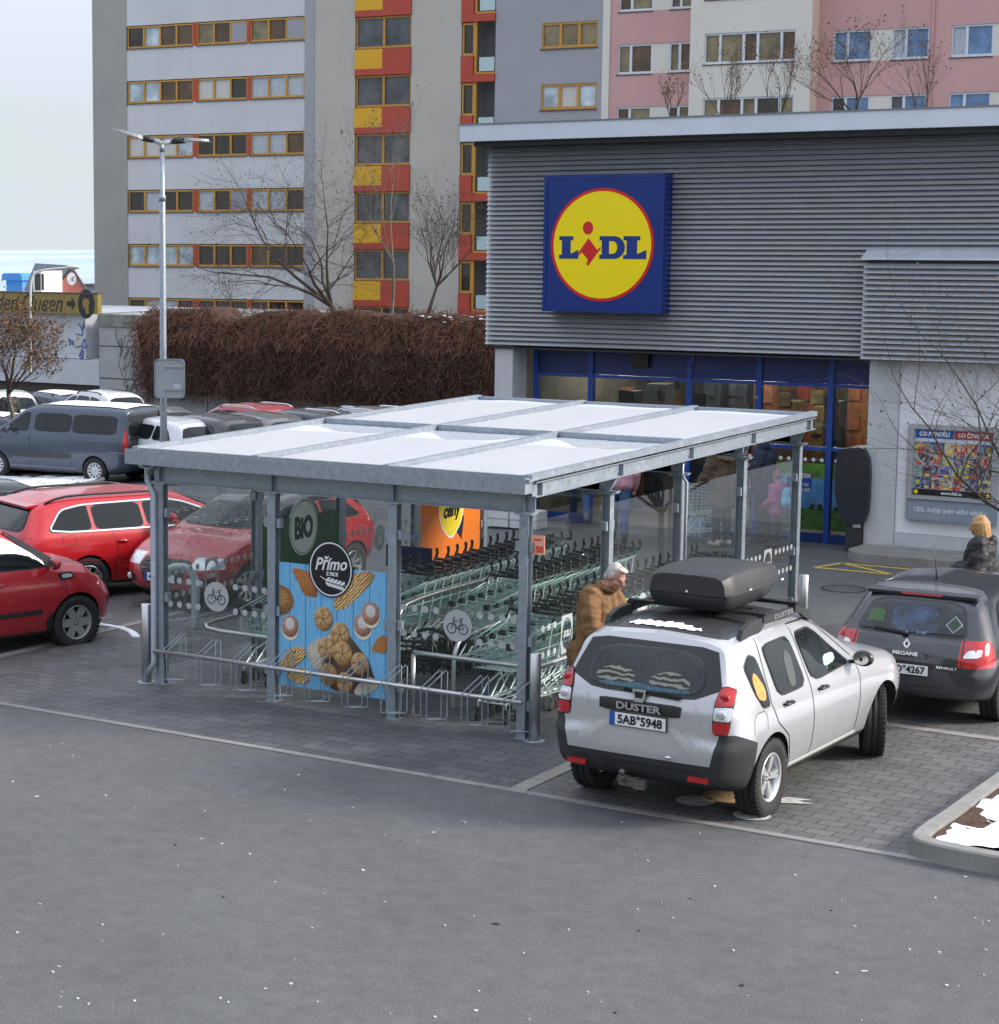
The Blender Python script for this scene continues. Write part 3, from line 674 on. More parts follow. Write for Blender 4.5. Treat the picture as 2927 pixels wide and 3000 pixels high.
# snow lying on the roof sheets, melted along the ridge; thin snow lets some light through
def thin_snow():
    m,nt,b,out=newmat('thin_snow'); b.inputs['Base Color'].default_value=(.87,.89,.93,1); b.inputs['Roughness'].default_value=.7; bump(nt,b,noi(nt,9,4),.3,.02)
    t=nt.nodes.new('ShaderNodeBsdfTranslucent'); t.inputs[0].default_value=(.80,.86,.92,1); mx=nt.nodes.new('ShaderNodeMixShader'); mx.inputs[0].default_value=.5
    nt.links.new(b.outputs[0],mx.inputs[1]); nt.links.new(t.outputs[0],mx.inputs[2]); nt.links.new(mx.outputs[0],out.inputs[0]); return m
RSNOW=thin_snow()
def roof_snow():
    xa,xb,ya,yb=-4.80,.16,-.17,7.62; zr=lambda y:2.59+.0125*y+.033; m=MB(); m2=MB(); rnd_=random.Random(3)
    for i in range(3):
        x0=lerp(xa+.05,xb-.05,i/3)+.045; x1=lerp(xa+.05,xb-.05,(i+1)/3)-.045
        for (y0,y1,bare) in ((ya+.06,3.59,.95),(3.66,yb-.05,.42)):
            N,K=26,20; ph=rnd_.random()*9; vs=[];fs=[]
            for b in range(K+1):
                for a in range(N+1):
                    x=lerp(x0,x1,a/N); t=a/N
                    ye=y1-bare*(.35+.75*mnoise.noise(V((x*1.1+ph,y1,0)))*.5+.55*sst(.0,.5,t)*(1-.7*sst(.75,1,t)))+.03*mnoise.noise(V((x*9,ph,0)))
                    if y1>5: ye=y1-.05-bare*max(0,mnoise.noise(V((x*1.4+ph,3,0))))
                    y=lerp(y0+.015,min(ye,y1-.02),b/K); e=min(1,min(a,N-a)/1.5,min(b,K-b)/1.0)
                    vs.append((x,y,zr(y)+.006+e*(.028+.012*mnoise.noise(V((x*2,y*2,ph))))))
            for b in range(K):
                for a in range(N): q=b*(N+1)+a; fs.append((q,q+1,q+N+2,q+N+1))
            m.add(vs,fs,0,True)
            N=18; vs=[];fs=[]                   # thin wet slush on the bared strip
            for b in range(7):
                for a in range(N+1): y=lerp(y1-bare*1.15,y1-.02,b/6); x=lerp(x0,x1,a/N); vs.append((x,y,zr(y)+.004+.006*mnoise.noise(V((x*6,y*6,1)))))
            for b in range(6):
                for a in range(N): q=b*(N+1)+a; fs.append((q,q+1,q+N+2,q+N+1))
            m2.add(vs,fs,0,True)
    o=m.obj('snow',RSNOW); tag(o,'fresh white snow lying on the trolley shelter roof sheets','snow',kind='stuff')
    o=m2.obj('slush',pbr('slush',(.42,.46,.52),.35,var=(12,.2),bmp=(25,.6,.02),coat=.3)); tag(o,'grey melting slush along the upper edges of the shelter roof sheets','slush',kind='stuff')
roof_snow()
# ------------------------------------------------------------------ posters on the shelter glass
def disc(m,o,ux,uy,un,c,rx,ry,d0,d1,n=32,mi=0,rot=0.,f=None):
    pl=[]
    for t in range(n):
        a=2*PI*t/n; k=f(a) if f else 1; x,y=rx*k*math.cos(a),ry*k*math.sin(a); pl.append((c[0]+x*math.cos(rot)-y*math.sin(rot),c[1]+x*math.sin(rot)+y*math.cos(rot)))
    m.prism(pl,d0,d1,o,ux,uy,un,mi)
def bakery():
    # printed panel: sky blue boards with baked goods, fixed to the middle front bay
    x0,x1,z0,z1=-2.94,-1.58,.20,1.535; o=V((x0,-.012,z0)); W,H=x1-x0,z1-z0; ux,uy,un=V((1,0,0)),V((0,0,1)),V((0,-1,0))
    root=thing('bakery_poster','sky blue bakery poster with printed bread rolls between the front posts of the shelter','poster',(0,0,0))
    m,nt,b,out=newmat('blue_boards'); tc=nt.nodes.new('ShaderNodeTexCoord'); mp=nt.nodes.new('ShaderNodeMapping'); mp.inputs['Scale'].default_value=(7,1,.55); nt.links.new(tc.outputs['Object'],mp.inputs[0])
    n=nt.nodes.new('ShaderNodeTexNoise'); n.inputs['Scale'].default_value=6; n.inputs['Detail'].default_value=7; n.inputs['Roughness'].default_value=.7; nt.links.new(mp.outputs[0],n.inputs['Vector'])
    sp=nt.nodes.new('ShaderNodeSeparateXYZ'); nt.links.new(tc.outputs['Object'],sp.inputs[0]); pp=nt.nodes.new('ShaderNodeMath'); pp.operation='PINGPONG'; pp.inputs[1].default_value=.1; nt.links.new(sp.outputs['X'],pp.inputs[0])
    col=ramp(nt,n.outputs['Fac'],[(.28,(.03,.12,.22)),(.36,(.15,.42,.68)),(.55,(.19,.50,.78)),(.75,(.27,.58,.84))])
    ln=ramp(nt,pp.outputs[0],[(.0,(.12,.2,.3)),(.003,(.3,.38,.48)),(.006,(1,1,1))]); nt.links.new(mix(nt,1.,col,ln,'MULTIPLY'),b.inputs['Base Color']); b.inputs['Roughness'].default_value=.4
    mb=MB(); mb.box((x0,-.012,z0),(x1,-.006,z1)); mb.obj('board_print',m,root)
    def bread(name,c0,c1,sc=7,bands=False,rad=.12):
        if name in _M: return _M[name]
        mm,nt,b,out=newmat(name)
        if bands:
            tc=nt.nodes.new('ShaderNodeTexCoord'); w=nt.nodes.new('ShaderNodeTexWave'); w.inputs['Scale'].default_value=sc; w.inputs['Distortion'].default_value=7; w.inputs['Detail'].default_value=4; w.inputs['Detail Scale'].default_value=1.6; mp=nt.nodes.new('ShaderNodeMapping'); mp.inputs['Rotation'].default_value=(0,R(bands),0); nt.links.new(tc.outputs['Object'],mp.inputs[0]); nt.links.new(mp.outputs[0],w.inputs[0]); f=w.outputs['Fac']
        else: f=noi(nt,sc,5,.6)
        col=ramp(nt,f,[(.25,c0),(.6,c1),(.8,tuple(min(1,k*1.35) for k in c1))])
        tc2=nt.nodes.new('ShaderNodeTexCoord'); ln_=nt.nodes.new('ShaderNodeVectorMath'); ln_.operation='DISTANCE'; ln_.inputs[1].default_value=(-.25*rad,0,.3*rad); nt.links.new(tc2.outputs['Object'],ln_.inputs[0]); dv=nt.nodes.new('ShaderNodeMath'); dv.operation='DIVIDE'; dv.inputs[1].default_value=rad*1.35; nt.links.new(ln_.outputs['Value'],dv.inputs[0])
        nt.links.new(mix(nt,1.,col,ramp(nt,dv.outputs[0],[(.1,(1.,1.,1.)),(.6,(.86,.80,.72)),(1.,(.40,.30,.22))]),'MULTIPLY'),b.inputs['Base Color']); b.inputs['Roughness'].default_value=.5; _M[name]=mm; return mm
    CR=bread('croissant_print',(.17,.045,.012),(.55,.24,.07),17,35,.26); BA=bread('baguette_print',(.30,.14,.03),(.72,.52,.24),11,-45,.34); RO=bread('roll_print',(.36,.17,.055),(.72,.50,.25),16); DN=bread('doughnut_print',(.32,.14,.10),(.55,.34,.28),30); SU=bread('sugar_print',(.62,.56,.56),(.75,.72,.74),40); CI=bread('cinnamon_print',(.07,.025,.01),(.42,.22,.07),16,20,.2); CL=bread('cloth_print',(.40,.36,.28),(.66,.62,.52),6,False,.5); WD=bread('wood_print',(.05,.03,.02),(.12,.07,.05),9,False,.9); CRM=pbr('cream_print',(.78,.70,.50),.5)
    lay=[0.0015]
    def put(name,mat,pl):
        pl=[(min(max(p[0],.004),W-.004),min(max(p[1],.004),H-.004)) for p in pl]
        ca=sum(p[0] for p in pl)/len(pl); cb=sum(p[1] for p in pl)/len(pl); q=MB(); q.prism([(p[0]-ca,p[1]-cb) for p in pl],.0065+0,.0068+lay[0],V((0,0,0)),ux,uy,un); lay[0]+=.0004; ob=q.obj(name,mat,root,True); ob.location=(x0+ca,-.006,z0+cb); return ob
    S=lambda p,it=2: rnd([(a*W,b*H) for a,b in p],it,.25)
    C=lambda cx,cy,rx,ry,n=28: [(cx*W+rx*math.cos(2*PI*t/n),cy*H+ry*math.sin(2*PI*t/n)) for t in range(n)]
    put('croissant',CR,S([(.12,.955),(.18,.965),(.34,.93),(.37,.74),(.30,.745),(.23,.75),(.18,.85),(.13,.92)]))
    put('cinnamon_roll',CI,C(.0,.69,.19,.165)); put('cinnamon_swirl',bread('swirl_print',(.10,.04,.015),(.55,.33,.12),22,70),C(.015,.70,.11,.10))
    put('baguette',BA,S([(.50,.71),(.53,.66),(.60,.67),(.70,.75),(.93,.99),(.74,1.0),(.60,.86)]))
    for cx,cy in ((.105,.475),(.78,.555),(.85,.655)):
        put('doughnut_rim',CRM,C(cx,cy-.006,.112,.132)); put('doughnut',DN,C(cx,cy+.012,.108,.122)); put('icing_sugar',SU,C(cx,cy+.03,.06,.066))
    put('croissant',CR,S([(.87,.41),(.93,.50),(1.0,.52),(1.0,.36),(.92,.37),(.86,.365)]))
    put('wooden_tray',WD,S([(.40,.40),(.565,.56),(.92,.21),(.80,.0),(.42,.02)],1)); put('linen_cloth',CL,S([(.26,.34),(.38,.42),(.44,.43),(.545,.53),(.53,.57),(.56,.56),(.55,.50),(.45,.36),(.40,.16),(.33,.16),(.28,.26)]))
    put('linen_cloth',CL,S([(.70,.04),(.82,.17),(.91,.15),(.93,.09),(.83,.02),(.72,.0)]))
    for cx,cy,r_ in ((.42,.58,.115),(.575,.47,.115),(.45,.345,.11),(.60,.32,.12),(.755,.26,.105),(.47,.135,.11),(.62,.09,.10)):
        put('bread_roll',RO,C(cx,cy,r_,r_*1.12))
        q=MB()
        for a in range(5): q.tube([V((x0+cx*W,-.0165-lay[0],z0+cy*H)),V((x0+cx*W+.5*r_*math.cos(a*1.26+.3),-.0165-lay[0],z0+cy*H+.5*r_*math.sin(a*1.26+.3))),V((x0+cx*W+.85*r_*math.cos(a*1.26+.7),-.0165-lay[0],z0+cy*H+.85*r_*math.sin(a*1.26+.7)))],.004,4)
        q.obj('roll_crease',bread('crease_print',(.70,.54,.30),(.82,.70,.46)),root)
    put('oval_loaf',BA,S([(.02,.20),(.10,.31),(.22,.335),(.27,.28),(.20,.20),(.08,.12),(.02,.13)])); put('oval_loaf',BA,S([(.06,.10),(.16,.16),(.26,.16),(.30,.08),(.24,.02),(.10,.05)]))
    # round brand badge overlapping the top edge
    cx,cz=x0+.49*W,z0+.985*H; o=V((cx,-.024,cz))
    q=MB(); disc(q,o,ux,uy,un,(0,0),.275,.30,0,.006,48); bd=q.obj('round_badge',pbr('badge_black',(.012,.013,.018),.35),root,True)
    q=MB()
    N=48; q.add([o+un*.0075+ux*(r0*math.cos(2*PI*t/N))+uy*(r1*math.sin(2*PI*t/N)) for r0,r1 in ((.262,.287),(.248,.272)) for t in range(N)],[(t,(t+1)%N,N+(t+1)%N,N+t) for t in range(N)]); q.obj('badge_ring',WHT,bd)
    text('Přímo',.185,WHT,bd,o+un*.008+uy*.05+ux*.0,(1,0,.06),(0,0,1),bold=.004,shear=.28,width=.40); text('Z PECE',.052,WHT,bd,o+un*.008-uy*.052+ux*.02,(1,0,0),(0,0,1),bold=.002,width=.15)
    q=MB()
    for k in range(5):
        for s in (-1,1): disc(q,o,ux,uy,un,(-.03+.045*k,-.135-.008*k+s*.026),.036,.015,.0075,.009,14,0,s*.6)
    q.tube([o+un*.008+ux*(-.13)+uy*(-.085),o+un*.008+ux*(-.05)+uy*(-.125),o+un*.008+ux*.19+uy*(-.16)],.005,4); q.obj('wheat_ear',WHT,bd)
bakery()
def bio():
    root=thing('organic_poster','dark green BIO poster on the left side glass of the shelter','poster',(0,0,0)); X=-4.53
    q=MB(); q.box((X+.010,SY+.10,.30),(X+.016,2*SY-.07,1.60)); q.obj('print',pbr('bio_green',(.012,.10,.028),.45,var=(3,.2)),root)
    o=onX(889,1543,X+.016); q=MB(); disc(q,o,(0,1,0),(0,0,1),(1,0,0),(0,0),.31,.35,0,.003,40); e=q.obj('oval',pbr('bio_pale',(.86,.92,.86),.5),root,True)
    q=MB(); N=40; q.add([o+V((.004,r0*math.cos(2*PI*t/N),r1*math.sin(2*PI*t/N))) for r0,r1 in ((.29,.33),(.28,.32)) for t in range(N)],[(t,(t+1)%N,N+(t+1)%N,N+t) for t in range(N)]); q.obj('oval_ring',pbr('bio_green2',(.01,.04,.015),.5),e)
    text('BiO',.36,pbr('bio_green2',(.01,.04,.015),.5),e,o+V((.005,0,-.02)),(0,1,0),(0,0,1),bold=.018,width=.40)
bio()
def ceny():
    root=thing('price_poster','bright orange price poster on the far left side glass of the shelter','poster',(0,0,0)); X=-4.53
    q=MB(); q.box((X+.010,3*SY+.07,.32),(X+.016,4*SY-.10,2.12)); q.obj('print',pbr('orange_print',(.86,.20,.012),.45,emit=None),root)
    o=onX(1322,1498,X+.017); S=lambda s: [(a*s,b*s) for a,b in [(-.36,.42),(.36,.42),(.33,-.15),(.0,-.42),(-.33,-.15)]]
    q=MB(); q.prism([(-.33,.1),(.30,-.42),(.36,-.1)],0,.002,o,(0,1,0),(0,0,1),(1,0,0)); q.obj('dark_corner',BLK2,root,True)
    q=MB(); q.prism(rnd(S(1.0),2,.2),.0,.003,o,(0,1,0),(0,0,1),(1,0,0)); w=q.obj('shield_edge',WHT,root,True)
    q=MB(); q.prism(rnd(S(.92),2,.2),.0,.005,o,(0,1,0),(0,0,1),(1,0,0)); q.obj('shield',pbr('price_yellow',(.85,.62,.02),.45),w,True)
    text('ceny',.27,BLK2,w,o+V((.007,0,.02)),(0,1,.05),(0,0,1),bold=.012,shear=.15,width=.48); text('Nízké',.22,WHT,root,o+V((.004,0,.52)),(0,1,0),(0,0,1),bold=.012)
ceny()
def board():
    root=thing('parcel_board','small plain dark blue board between trolley rows on the left','board',(0,0,0)); q=MB(); a=onX(1131,1593,-4.1); 
    q.box((-3.86,3.70,.93),(-3.21,3.72,1.20)); q.box((-3.80,3.715,0),(-3.76,3.745,1.15)); q.box((-3.31,3.715,0),(-3.27,3.745,1.15)); q.obj('board_panel',pbr('navy_board',(.015,.035,.13),.4),root)
board()
q=MB(); q.box((.065,-.02,1.88),(.215,-.012,2.07),0); s_=q.obj('deposit_sign',pbr('salmon_sign',(.85,.40,.28),.5)); tag(s_,'small orange notice on the right front post of the shelter','sign')
text('150',.085,pbr('red_print',(.6,.03,.02),.5),s_,(.14,-.022,1.93),(1,0,0),(0,0,1),bold=.003)
text('zaloha',.035,pbr('red_print',(.6,.03,.02),.5),s_,(.14,-.022,2.03),(1,0,0),(0,0,1))
# ------------------------------------------------------------------ bicycle rail with hoops, guide rails, bollards
def bikerail():
    root=thing('bicycle_rack','low brushed steel rail with eleven wire bicycle hoops along the shelter front','bicycle rack',(0,0,0))
    m=MB(); m.tube([(-4.56,-.12,.395),(.04,-.12,.395)],.024,12); m.obj('rail',STEEL,root)
    for k in range(10):
        x=-4.36+k*.475; m=MB()
        for dx in (-.035,.035): m.tube(chaikin([(x+dx,-.19,.10),(x+dx,-.19,.42),(x+dx+.16,-.05,.62),(x+dx+.16,-.05,.10),(x+dx,-.19,.10)],1,False,.06),.0065,6)
        m.obj('hoop',GALV,root)
bikerail()
def guide(name,label,pts,legs,r=.024):
    root=thing(name,label,'guide rail',(0,0,0),0,'rails between the trolley rows'); m=MB(); m.tube(chaikin(pts,2,False,.2),r,10); m.obj('rail',STEEL,root)
    for x,y,z in legs: m=MB(); m.tube([(x,y,0),(x,y,z)],r,10); m.box((x-.07,y-.05,0),(x+.07,y+.05,.01)); m.obj('leg',STEEL,root)
guide('guide_rail','bent steel rail guarding the left front corner inside the shelter',[(-3.1,.30,.62),(-4.36,.30,.62),(-4.36,1.7,.62),(-4.36,2.9,.62)],[(-4.36,1.75,.6),(-3.15,.3,.6)])
guide('guide_rail','straight steel rail inside the right front pane of the shelter',[(-1.42,.25,.68),(-.08,.25,.68)],[(-1.42,.25,.66)])
guide('guide_rail','steel hoop rail left of the nearest trolley row',[(-1.22,.75,.0),(-1.22,.75,.72),(-1.22,1.3,.78),(-1.22,2.4,.80),(-1.22,2.55,.0)],[])
guide('guide_rail','steel hoop rail between the middle trolley rows',[(-2.62,1.9,0),(-2.62,1.9,.78),(-2.62,2.6,.84),(-2.62,4.6,.84),(-2.62,4.7,0)],[])
guide('guide_rail','long steel rail along the right side of the shelter',[(.10,.1,.72),(.10,2.0,.72),(.10,5.4,.72)],[(.10,1.0,.7),(.10,3.0,.7)])
def bollard(p,label,h=.9,r=.057,grp='stainless bollards at the shelter corners'):
    root=thing('bollard',label,'bollard',p,0,grp); m=MB(); m.lathe([(r,0),(r,h-.006),(r-.006,h)],28); m.obj('post',STEEL,root); m=MB(); m.lathe([(.105,0),(.105,.012),(.09,.016)],28); m.obj('base_plate',GALV,root)
bollard((-4.72,-.05,0),'stainless steel bollard at the left front corner of the shelter'); bollard((.14,-.02,0),'stainless steel bollard between the right front post and the silver car'); bollard((.58,6.2,0),'stainless steel bollard beyond the back right corner of the shelter')
p=onG(380+440/3.808,1700+545/3.808); r_=thing('barrier_hoop','pale grey painted hoop barrier behind the left front post','barrier',p,0); m=MB()
m.tube(chaikin([(-.17,.12,0),(-.17,.12,.78),(.20,.30,.78),(.20,.30,0)],3,False,.22),.055,12); m.obj('hoop',pbr('pale_grey_paint',(.42,.50,.53),.4,var=(8,.12)),r_)
# ------------------------------------------------------------------ shopping trolleys
WIRE=pbr('trolley_wire',(.52,.72,.69),.35,.2); TUBE=pbr('trolley_tube',(.60,.70,.68),.3,.4)
def trolley():
    root=thing('shopping_trolley','wire trolley','trolley'); rt=.0045; w=.0030
    def q(y,z): t=(y+.46)/.90; return lerp(.245,.285,t)-.045*(1-(z-.5)/.45)
    ztop=lambda y: lerp(.84,.96,(y+.46)/.90); zbot=lambda y: lerp(.56,.46,(y+.42)/.80)
    m=MB(); YF,YB=-.46,.44
    def P(sx,y,v): z=lerp(zbot(y),ztop(y),v); yy=lerp(max(y,-.42+.0),y,v); return V((sx*q(y,z),yy,z))
    for v,r in ((0,.004),(.25,w),(.5,w),(.75,w),(1,.007)):
        ring=[P(-1,YB,v),P(-1,YF,v),P(1,YF,v),P(1,YB,v)]; m.tube(ring,r,4,False)
        if v in (0,1): m.tube([ring[3],ring[0]],r,4,False)
    n=13
    for i in range(n+1):
        y=lerp(YF,YB,i/n)
        for s in (-1,1): m.tube([P(s,y,0),P(s,y,1)],w,3,False)
        m.tube([P(-1,y,0),P(1,y,0)],w,3,False)
    for i in range(9):
        t=-1+2*i/8
        for y in (YF,YB): m.tube([P(t,y,0),P(t,y,1)],w,3,False)
        m.tube([P(t,YF,0),P(t,YB,0)],w,3,False)
    for i in range(4):                               # folded child seat grid at the back
        z=lerp(.70,.92,i/3); m.tube([V((-.24,.40-.1*i/3,z)),V((.24,.40-.1*i/3,z))],.003,4,False)
    for i in range(7): t=-.22+.44*i/6; m.tube([V((t,.42,.68)),V((t,.30,.93))],.0028,3,False)
    m.obj('basket',WIRE,root)
    m=MB()
    for s in (-1,1):
        m.tube([(s*.27,.50,1.02),(s*.265,.42,.95),(s*.25,.30,.46),(s*.235,.22,.40),(s*.22,-.1,.34),(s*.16,-.40,.22),(s*.16,-.42,.15)],.011,6)
        m.tube([(s*.235,.22,.40),(s*.26,.40,.18),(s*.26,.42,.15)],.011,6); m.tube([(s*.26,.42,.19),(s*.16,-.38,.21)],.010,6)
    m.tube([(-.16,-.40,.21),(.16,-.40,.21)],.010,6); m.tube([(-.25,.30,.21),(.25,.30,.21)],.008,6)
    for t in (-.09,0,.09): m.tube([(t*1.6,.38,.20),(t,-.40,.22)],.006,4)
    m.obj('frame',TUBE,root)
    m=MB(); m.tube([(-.30,.52,1.03),(.30,.52,1.03)],.018,8)
    for s in (-1,1): m.tube([(s*.29,.52,1.03),(s*.295,.56,1.05),(s*.29,.57,1.10),(s*.285,.55,1.15)],[.019,.019,.018,.022],8); m.tube([(s*.28,.52,1.03),(s*.275,.40,.97)],.015,6)
    m.box((-.05,.49,1.03),(.05,.55,1.07)); m.obj('handle',BLK2,root)
    m=MB()
    m.box((-.265,-.485,.80),(-.19,-.44,.86)); m.box((.19,-.485,.80),(.265,-.44,.86)); m.obj('corner_bumpers',BLK,root)
    for s,y in ((-.26,.42),(.26,.42),(-.16,-.42),(.16,-.42)):
        m=MB(); M=Matrix.Translation((s,y+.02,.062))@Matrix.Rotation(PI/2,4,'Y'); m.lathe([(.05,-.014),(.062,-.010),(.062,.010),(.05,.014)],14,M); m.box((s-.02,y-.01,.07),(s+.02,y+.03,.155)); m.obj('wheel',RUB,root)
    return root
T0=trolley(); used=[0]
def put_cart(x,y,label,grp,rz=0.):
    r_=T0 if not used[0] else copy_tree(T0); used[0]=1; r_.location=(x,y,gh(x,y)); r_.rotation_euler=(0,0,rz); r_['label']=label; r_['group']=grp
GR=random.Random(5)
def row(x,y0,n,pitch,grp,first,mid,last):
    for k in range(n): put_cart(x+GR.uniform(-.012,.012),y0+k*pitch,first if k==0 else last if k==n-1 else mid,grp,GR.uniform(-.02,.02))
row(-3.62,.93,4,.215,'trolleys in the leftmost short row','wire trolley with its nose at the left front pane, first of the leftmost row','wire trolley nested inside the short row behind the bakery poster','rearmost wire trolley of the short leftmost row')
row(-3.02,2.35,17,.225,'trolleys in the long left row','wire trolley at the near end of the long row right of the bakery poster','wire trolley nested mid row in front of the orange poster','wire trolley at the far end of the row by the orange poster')
row(-1.88,2.75,14,.225,'trolleys in the middle row','wire trolley whose basket front shows behind the bicycle sticker, first of the middle row','wire trolley nested inside the middle row of the shelter','wire trolley at the far end of the middle row')
row(-.58,.84,23,.225,'trolleys in the right row','nearest wire trolley with its basket front at the right front post','wire trolley nested inside the right row beside the man in brown','wire trolley at the far end of the right row')
# black plastic hand-basket carriers under the long left row
def blackrack(y):
    r_=thing('basket_carrier','black plastic lattice carrier standing behind the lower right front pane','carrier',(-2.25,y,0),0,'black lattice carriers'); m=MB()
    for k in range(6):
        z=.14+k*.06; m.tube(chaikin([(-.25,-.2,z),(-.12,-.27,z+.03),(.12,-.27,z+.03),(.25,-.2,z)],2,False),.016,6)
    for k in range(5): x=-.22+.11*k; m.tube([(x,-.24,.1),(x,-.26,.48)],.013,6)
    m.tube(chaikin([(-.25,-.2,.1),(-.26,-.22,.48),(0,-.26,.58),(.26,-.22,.48),(.25,-.2,.1)],2,False),.02,6)
    m.obj('lattice',BLK2,r_); m=MB(); [m.tube([(s*.22,-.2,.0),(s*.22,.2,.14)],.02,6) for s in (-1,1)]; m.obj('runner',BLK2,r_)
blackrack(1.95); blackrack(2.3)
# ------------------------------------------------------------------ ground
def asphalt(name,base,patch=.14,speck=.75):
    m,nt,b,out=newmat(name)
    big=ramp(nt,noi(nt,.35,5,.6),[(.3,1-patch),(.7,1+patch)]); mid=ramp(nt,noi(nt,5,6,.75),[(.3,.80),(.7,1.20)])
    fine=ramp(nt,noi(nt,62,3,.75),[(.30,.30),(.44,.88),(.56,1.06),(.72,1.9)])
    c=mix(nt,1.,mix(nt,1.,mix(nt,1.,base,big,'MULTIPLY'),mid,'MULTIPLY'),fine,'MULTIPLY')
    tc=nt.nodes.new('ShaderNodeTexCoord'); vo=nt.nodes.new('ShaderNodeTexVoronoi'); vo.inputs['Scale'].default_value=5.5; vo.inputs['Randomness'].default_value=1; nt.links.new(tc.outputs['Object'],vo.inputs[0])
    sp=ramp(nt,vo.outputs['Distance'],[(.035,1.),(.055,0.)]); sel=ramp(nt,noi(nt,2.3,2),[(.58,0.),(.66,speck*.7)]); f=mix(nt,1.,sp,sel,'MULTIPLY')
    nt.links.new(mix(nt,f,c,(.52,.51,.48)),b.inputs['Base Color'])          # grit and salt grains
    nt.links.new(ramp(nt,noi(nt,.8,4),[(.35,.62),(.7,.85)]),b.inputs['Roughness']); bump(nt,b,noi(nt,120,3,.7),.5,.006); return m
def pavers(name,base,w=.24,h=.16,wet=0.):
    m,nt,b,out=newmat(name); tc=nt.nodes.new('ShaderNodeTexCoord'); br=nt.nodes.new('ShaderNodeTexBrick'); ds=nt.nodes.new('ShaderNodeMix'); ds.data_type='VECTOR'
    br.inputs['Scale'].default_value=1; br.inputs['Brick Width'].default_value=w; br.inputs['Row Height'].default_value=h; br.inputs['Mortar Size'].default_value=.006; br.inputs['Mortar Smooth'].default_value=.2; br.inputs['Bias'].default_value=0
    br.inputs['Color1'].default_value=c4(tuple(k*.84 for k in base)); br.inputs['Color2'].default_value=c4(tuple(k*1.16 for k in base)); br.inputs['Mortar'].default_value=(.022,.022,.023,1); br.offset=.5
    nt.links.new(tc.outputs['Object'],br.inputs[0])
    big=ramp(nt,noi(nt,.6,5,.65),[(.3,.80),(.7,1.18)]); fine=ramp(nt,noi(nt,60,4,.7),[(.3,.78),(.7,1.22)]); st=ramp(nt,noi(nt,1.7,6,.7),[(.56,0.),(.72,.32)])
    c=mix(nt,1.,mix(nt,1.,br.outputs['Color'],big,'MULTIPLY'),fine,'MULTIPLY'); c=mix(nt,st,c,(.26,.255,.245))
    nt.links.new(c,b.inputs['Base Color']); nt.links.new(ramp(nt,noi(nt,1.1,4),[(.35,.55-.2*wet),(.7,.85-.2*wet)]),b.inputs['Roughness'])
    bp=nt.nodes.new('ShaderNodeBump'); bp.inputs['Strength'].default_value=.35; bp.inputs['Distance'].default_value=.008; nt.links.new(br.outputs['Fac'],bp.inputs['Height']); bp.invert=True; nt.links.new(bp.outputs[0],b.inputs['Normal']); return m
def sheet(name,x0,x1,y0,y1,z,mat,nx=2,ny=2,hf=gh,poly=None):
    m=MB(); vs=[(lerp(x0,x1,i/nx),lerp(y0,y1,j/ny)) for j in range(ny+1) for i in range(nx+1)]; vs=[(x,y,hf(x,y)+z) for x,y in vs]
    m.add(vs,[(j*(nx+1)+i,j*(nx+1)+i+1,(j+1)*(nx+1)+i+1,(j+1)*(nx+1)+i) for j in range(ny) for i in range(nx)],0,True); return m.obj(name,mat)
ASP=asphalt('asphalt',(.098,.098,.101)); CONC=pbr('kerb_concrete',(.235,.23,.215),.85,var=(4,.18),bmp=(60,.3,.004))
struct(sheet('road',-70,60,-70,-1.86,0,ASP,130,60))
struct(sheet('car_park_road',-70,60,-1.9,130,-.004,asphalt('asphalt_far',(.115,.118,.122),.18,.5),130,100))
struct(sheet('paving',-14,12,-1.765,7.9,.004,pavers('pavers',(.115,.113,.112)),52,20))
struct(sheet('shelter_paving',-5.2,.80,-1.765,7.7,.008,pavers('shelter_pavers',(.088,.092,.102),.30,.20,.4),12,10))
m=MB()
for i in range(34): x=-22+i*1.0; m.box((x+.004,-1.86,gh(x,0)-.1),(x+.996,-1.768,gh(x,0)+.011))
struct(m.obj('kerb_strip',CONC))
STR=pbr('pale_paver',(.27,.25,.225),.85,var=(7,.16))
m=MB()
for i in range(24): m.box((.80,-1.76+i*.40,.0),(.96,-1.366+i*.40,.0125))
for i in range(16): m.box((2.0+i*.40,2.62,0),(2.395+i*.40,2.76,.0125))
for i in range(14): m.box((-7.2,-1.76+i*.40,gh(-7,0)-.02),(-7.06,-1.366+i*.40,gh(-7,0)+.0125))
struct(m.obj('bay_lines',STR))
# parent-and-child parking mark under the rear wheel of the silver car
WM=pbr('worn_white_paint',(.50,.50,.47),.8,var=(14,.3)); m=MB()
disc(m,(0,0,0),(1,0,0),(0,1,0),(0,0,1),(2.36,-1.22),.17,.17,.0126,.0135); disc(m,(0,0,0),(1,0,0),(0,1,0),(0,0,1),(2.95,-1.38),.16,.16,.0126,.0135); m.prism([(2.85,-.95),(3.25,-.72),(3.10,-.70),(3.20,-.60),(3.0,-.62),(2.8,-.85)],.0126,.0135,(0,0,0),(1,0,0),(0,1,0),(0,0,1)); struct(m.obj('parking_symbol',WM))
m=MB(); disc(m,(0,0,0),(1,0,0),(0,1,0),(0,0,1),(2.55,-.92),.24,.22,.0126,.0135); struct(m.obj('parking_symbol_tan',pbr('tan_paint',(.40,.27,.15),.8,var=(14,.3))))
YEL=pbr('yellow_paint',(.62,.46,.10),.8,var=(10,.25)); m=MB()
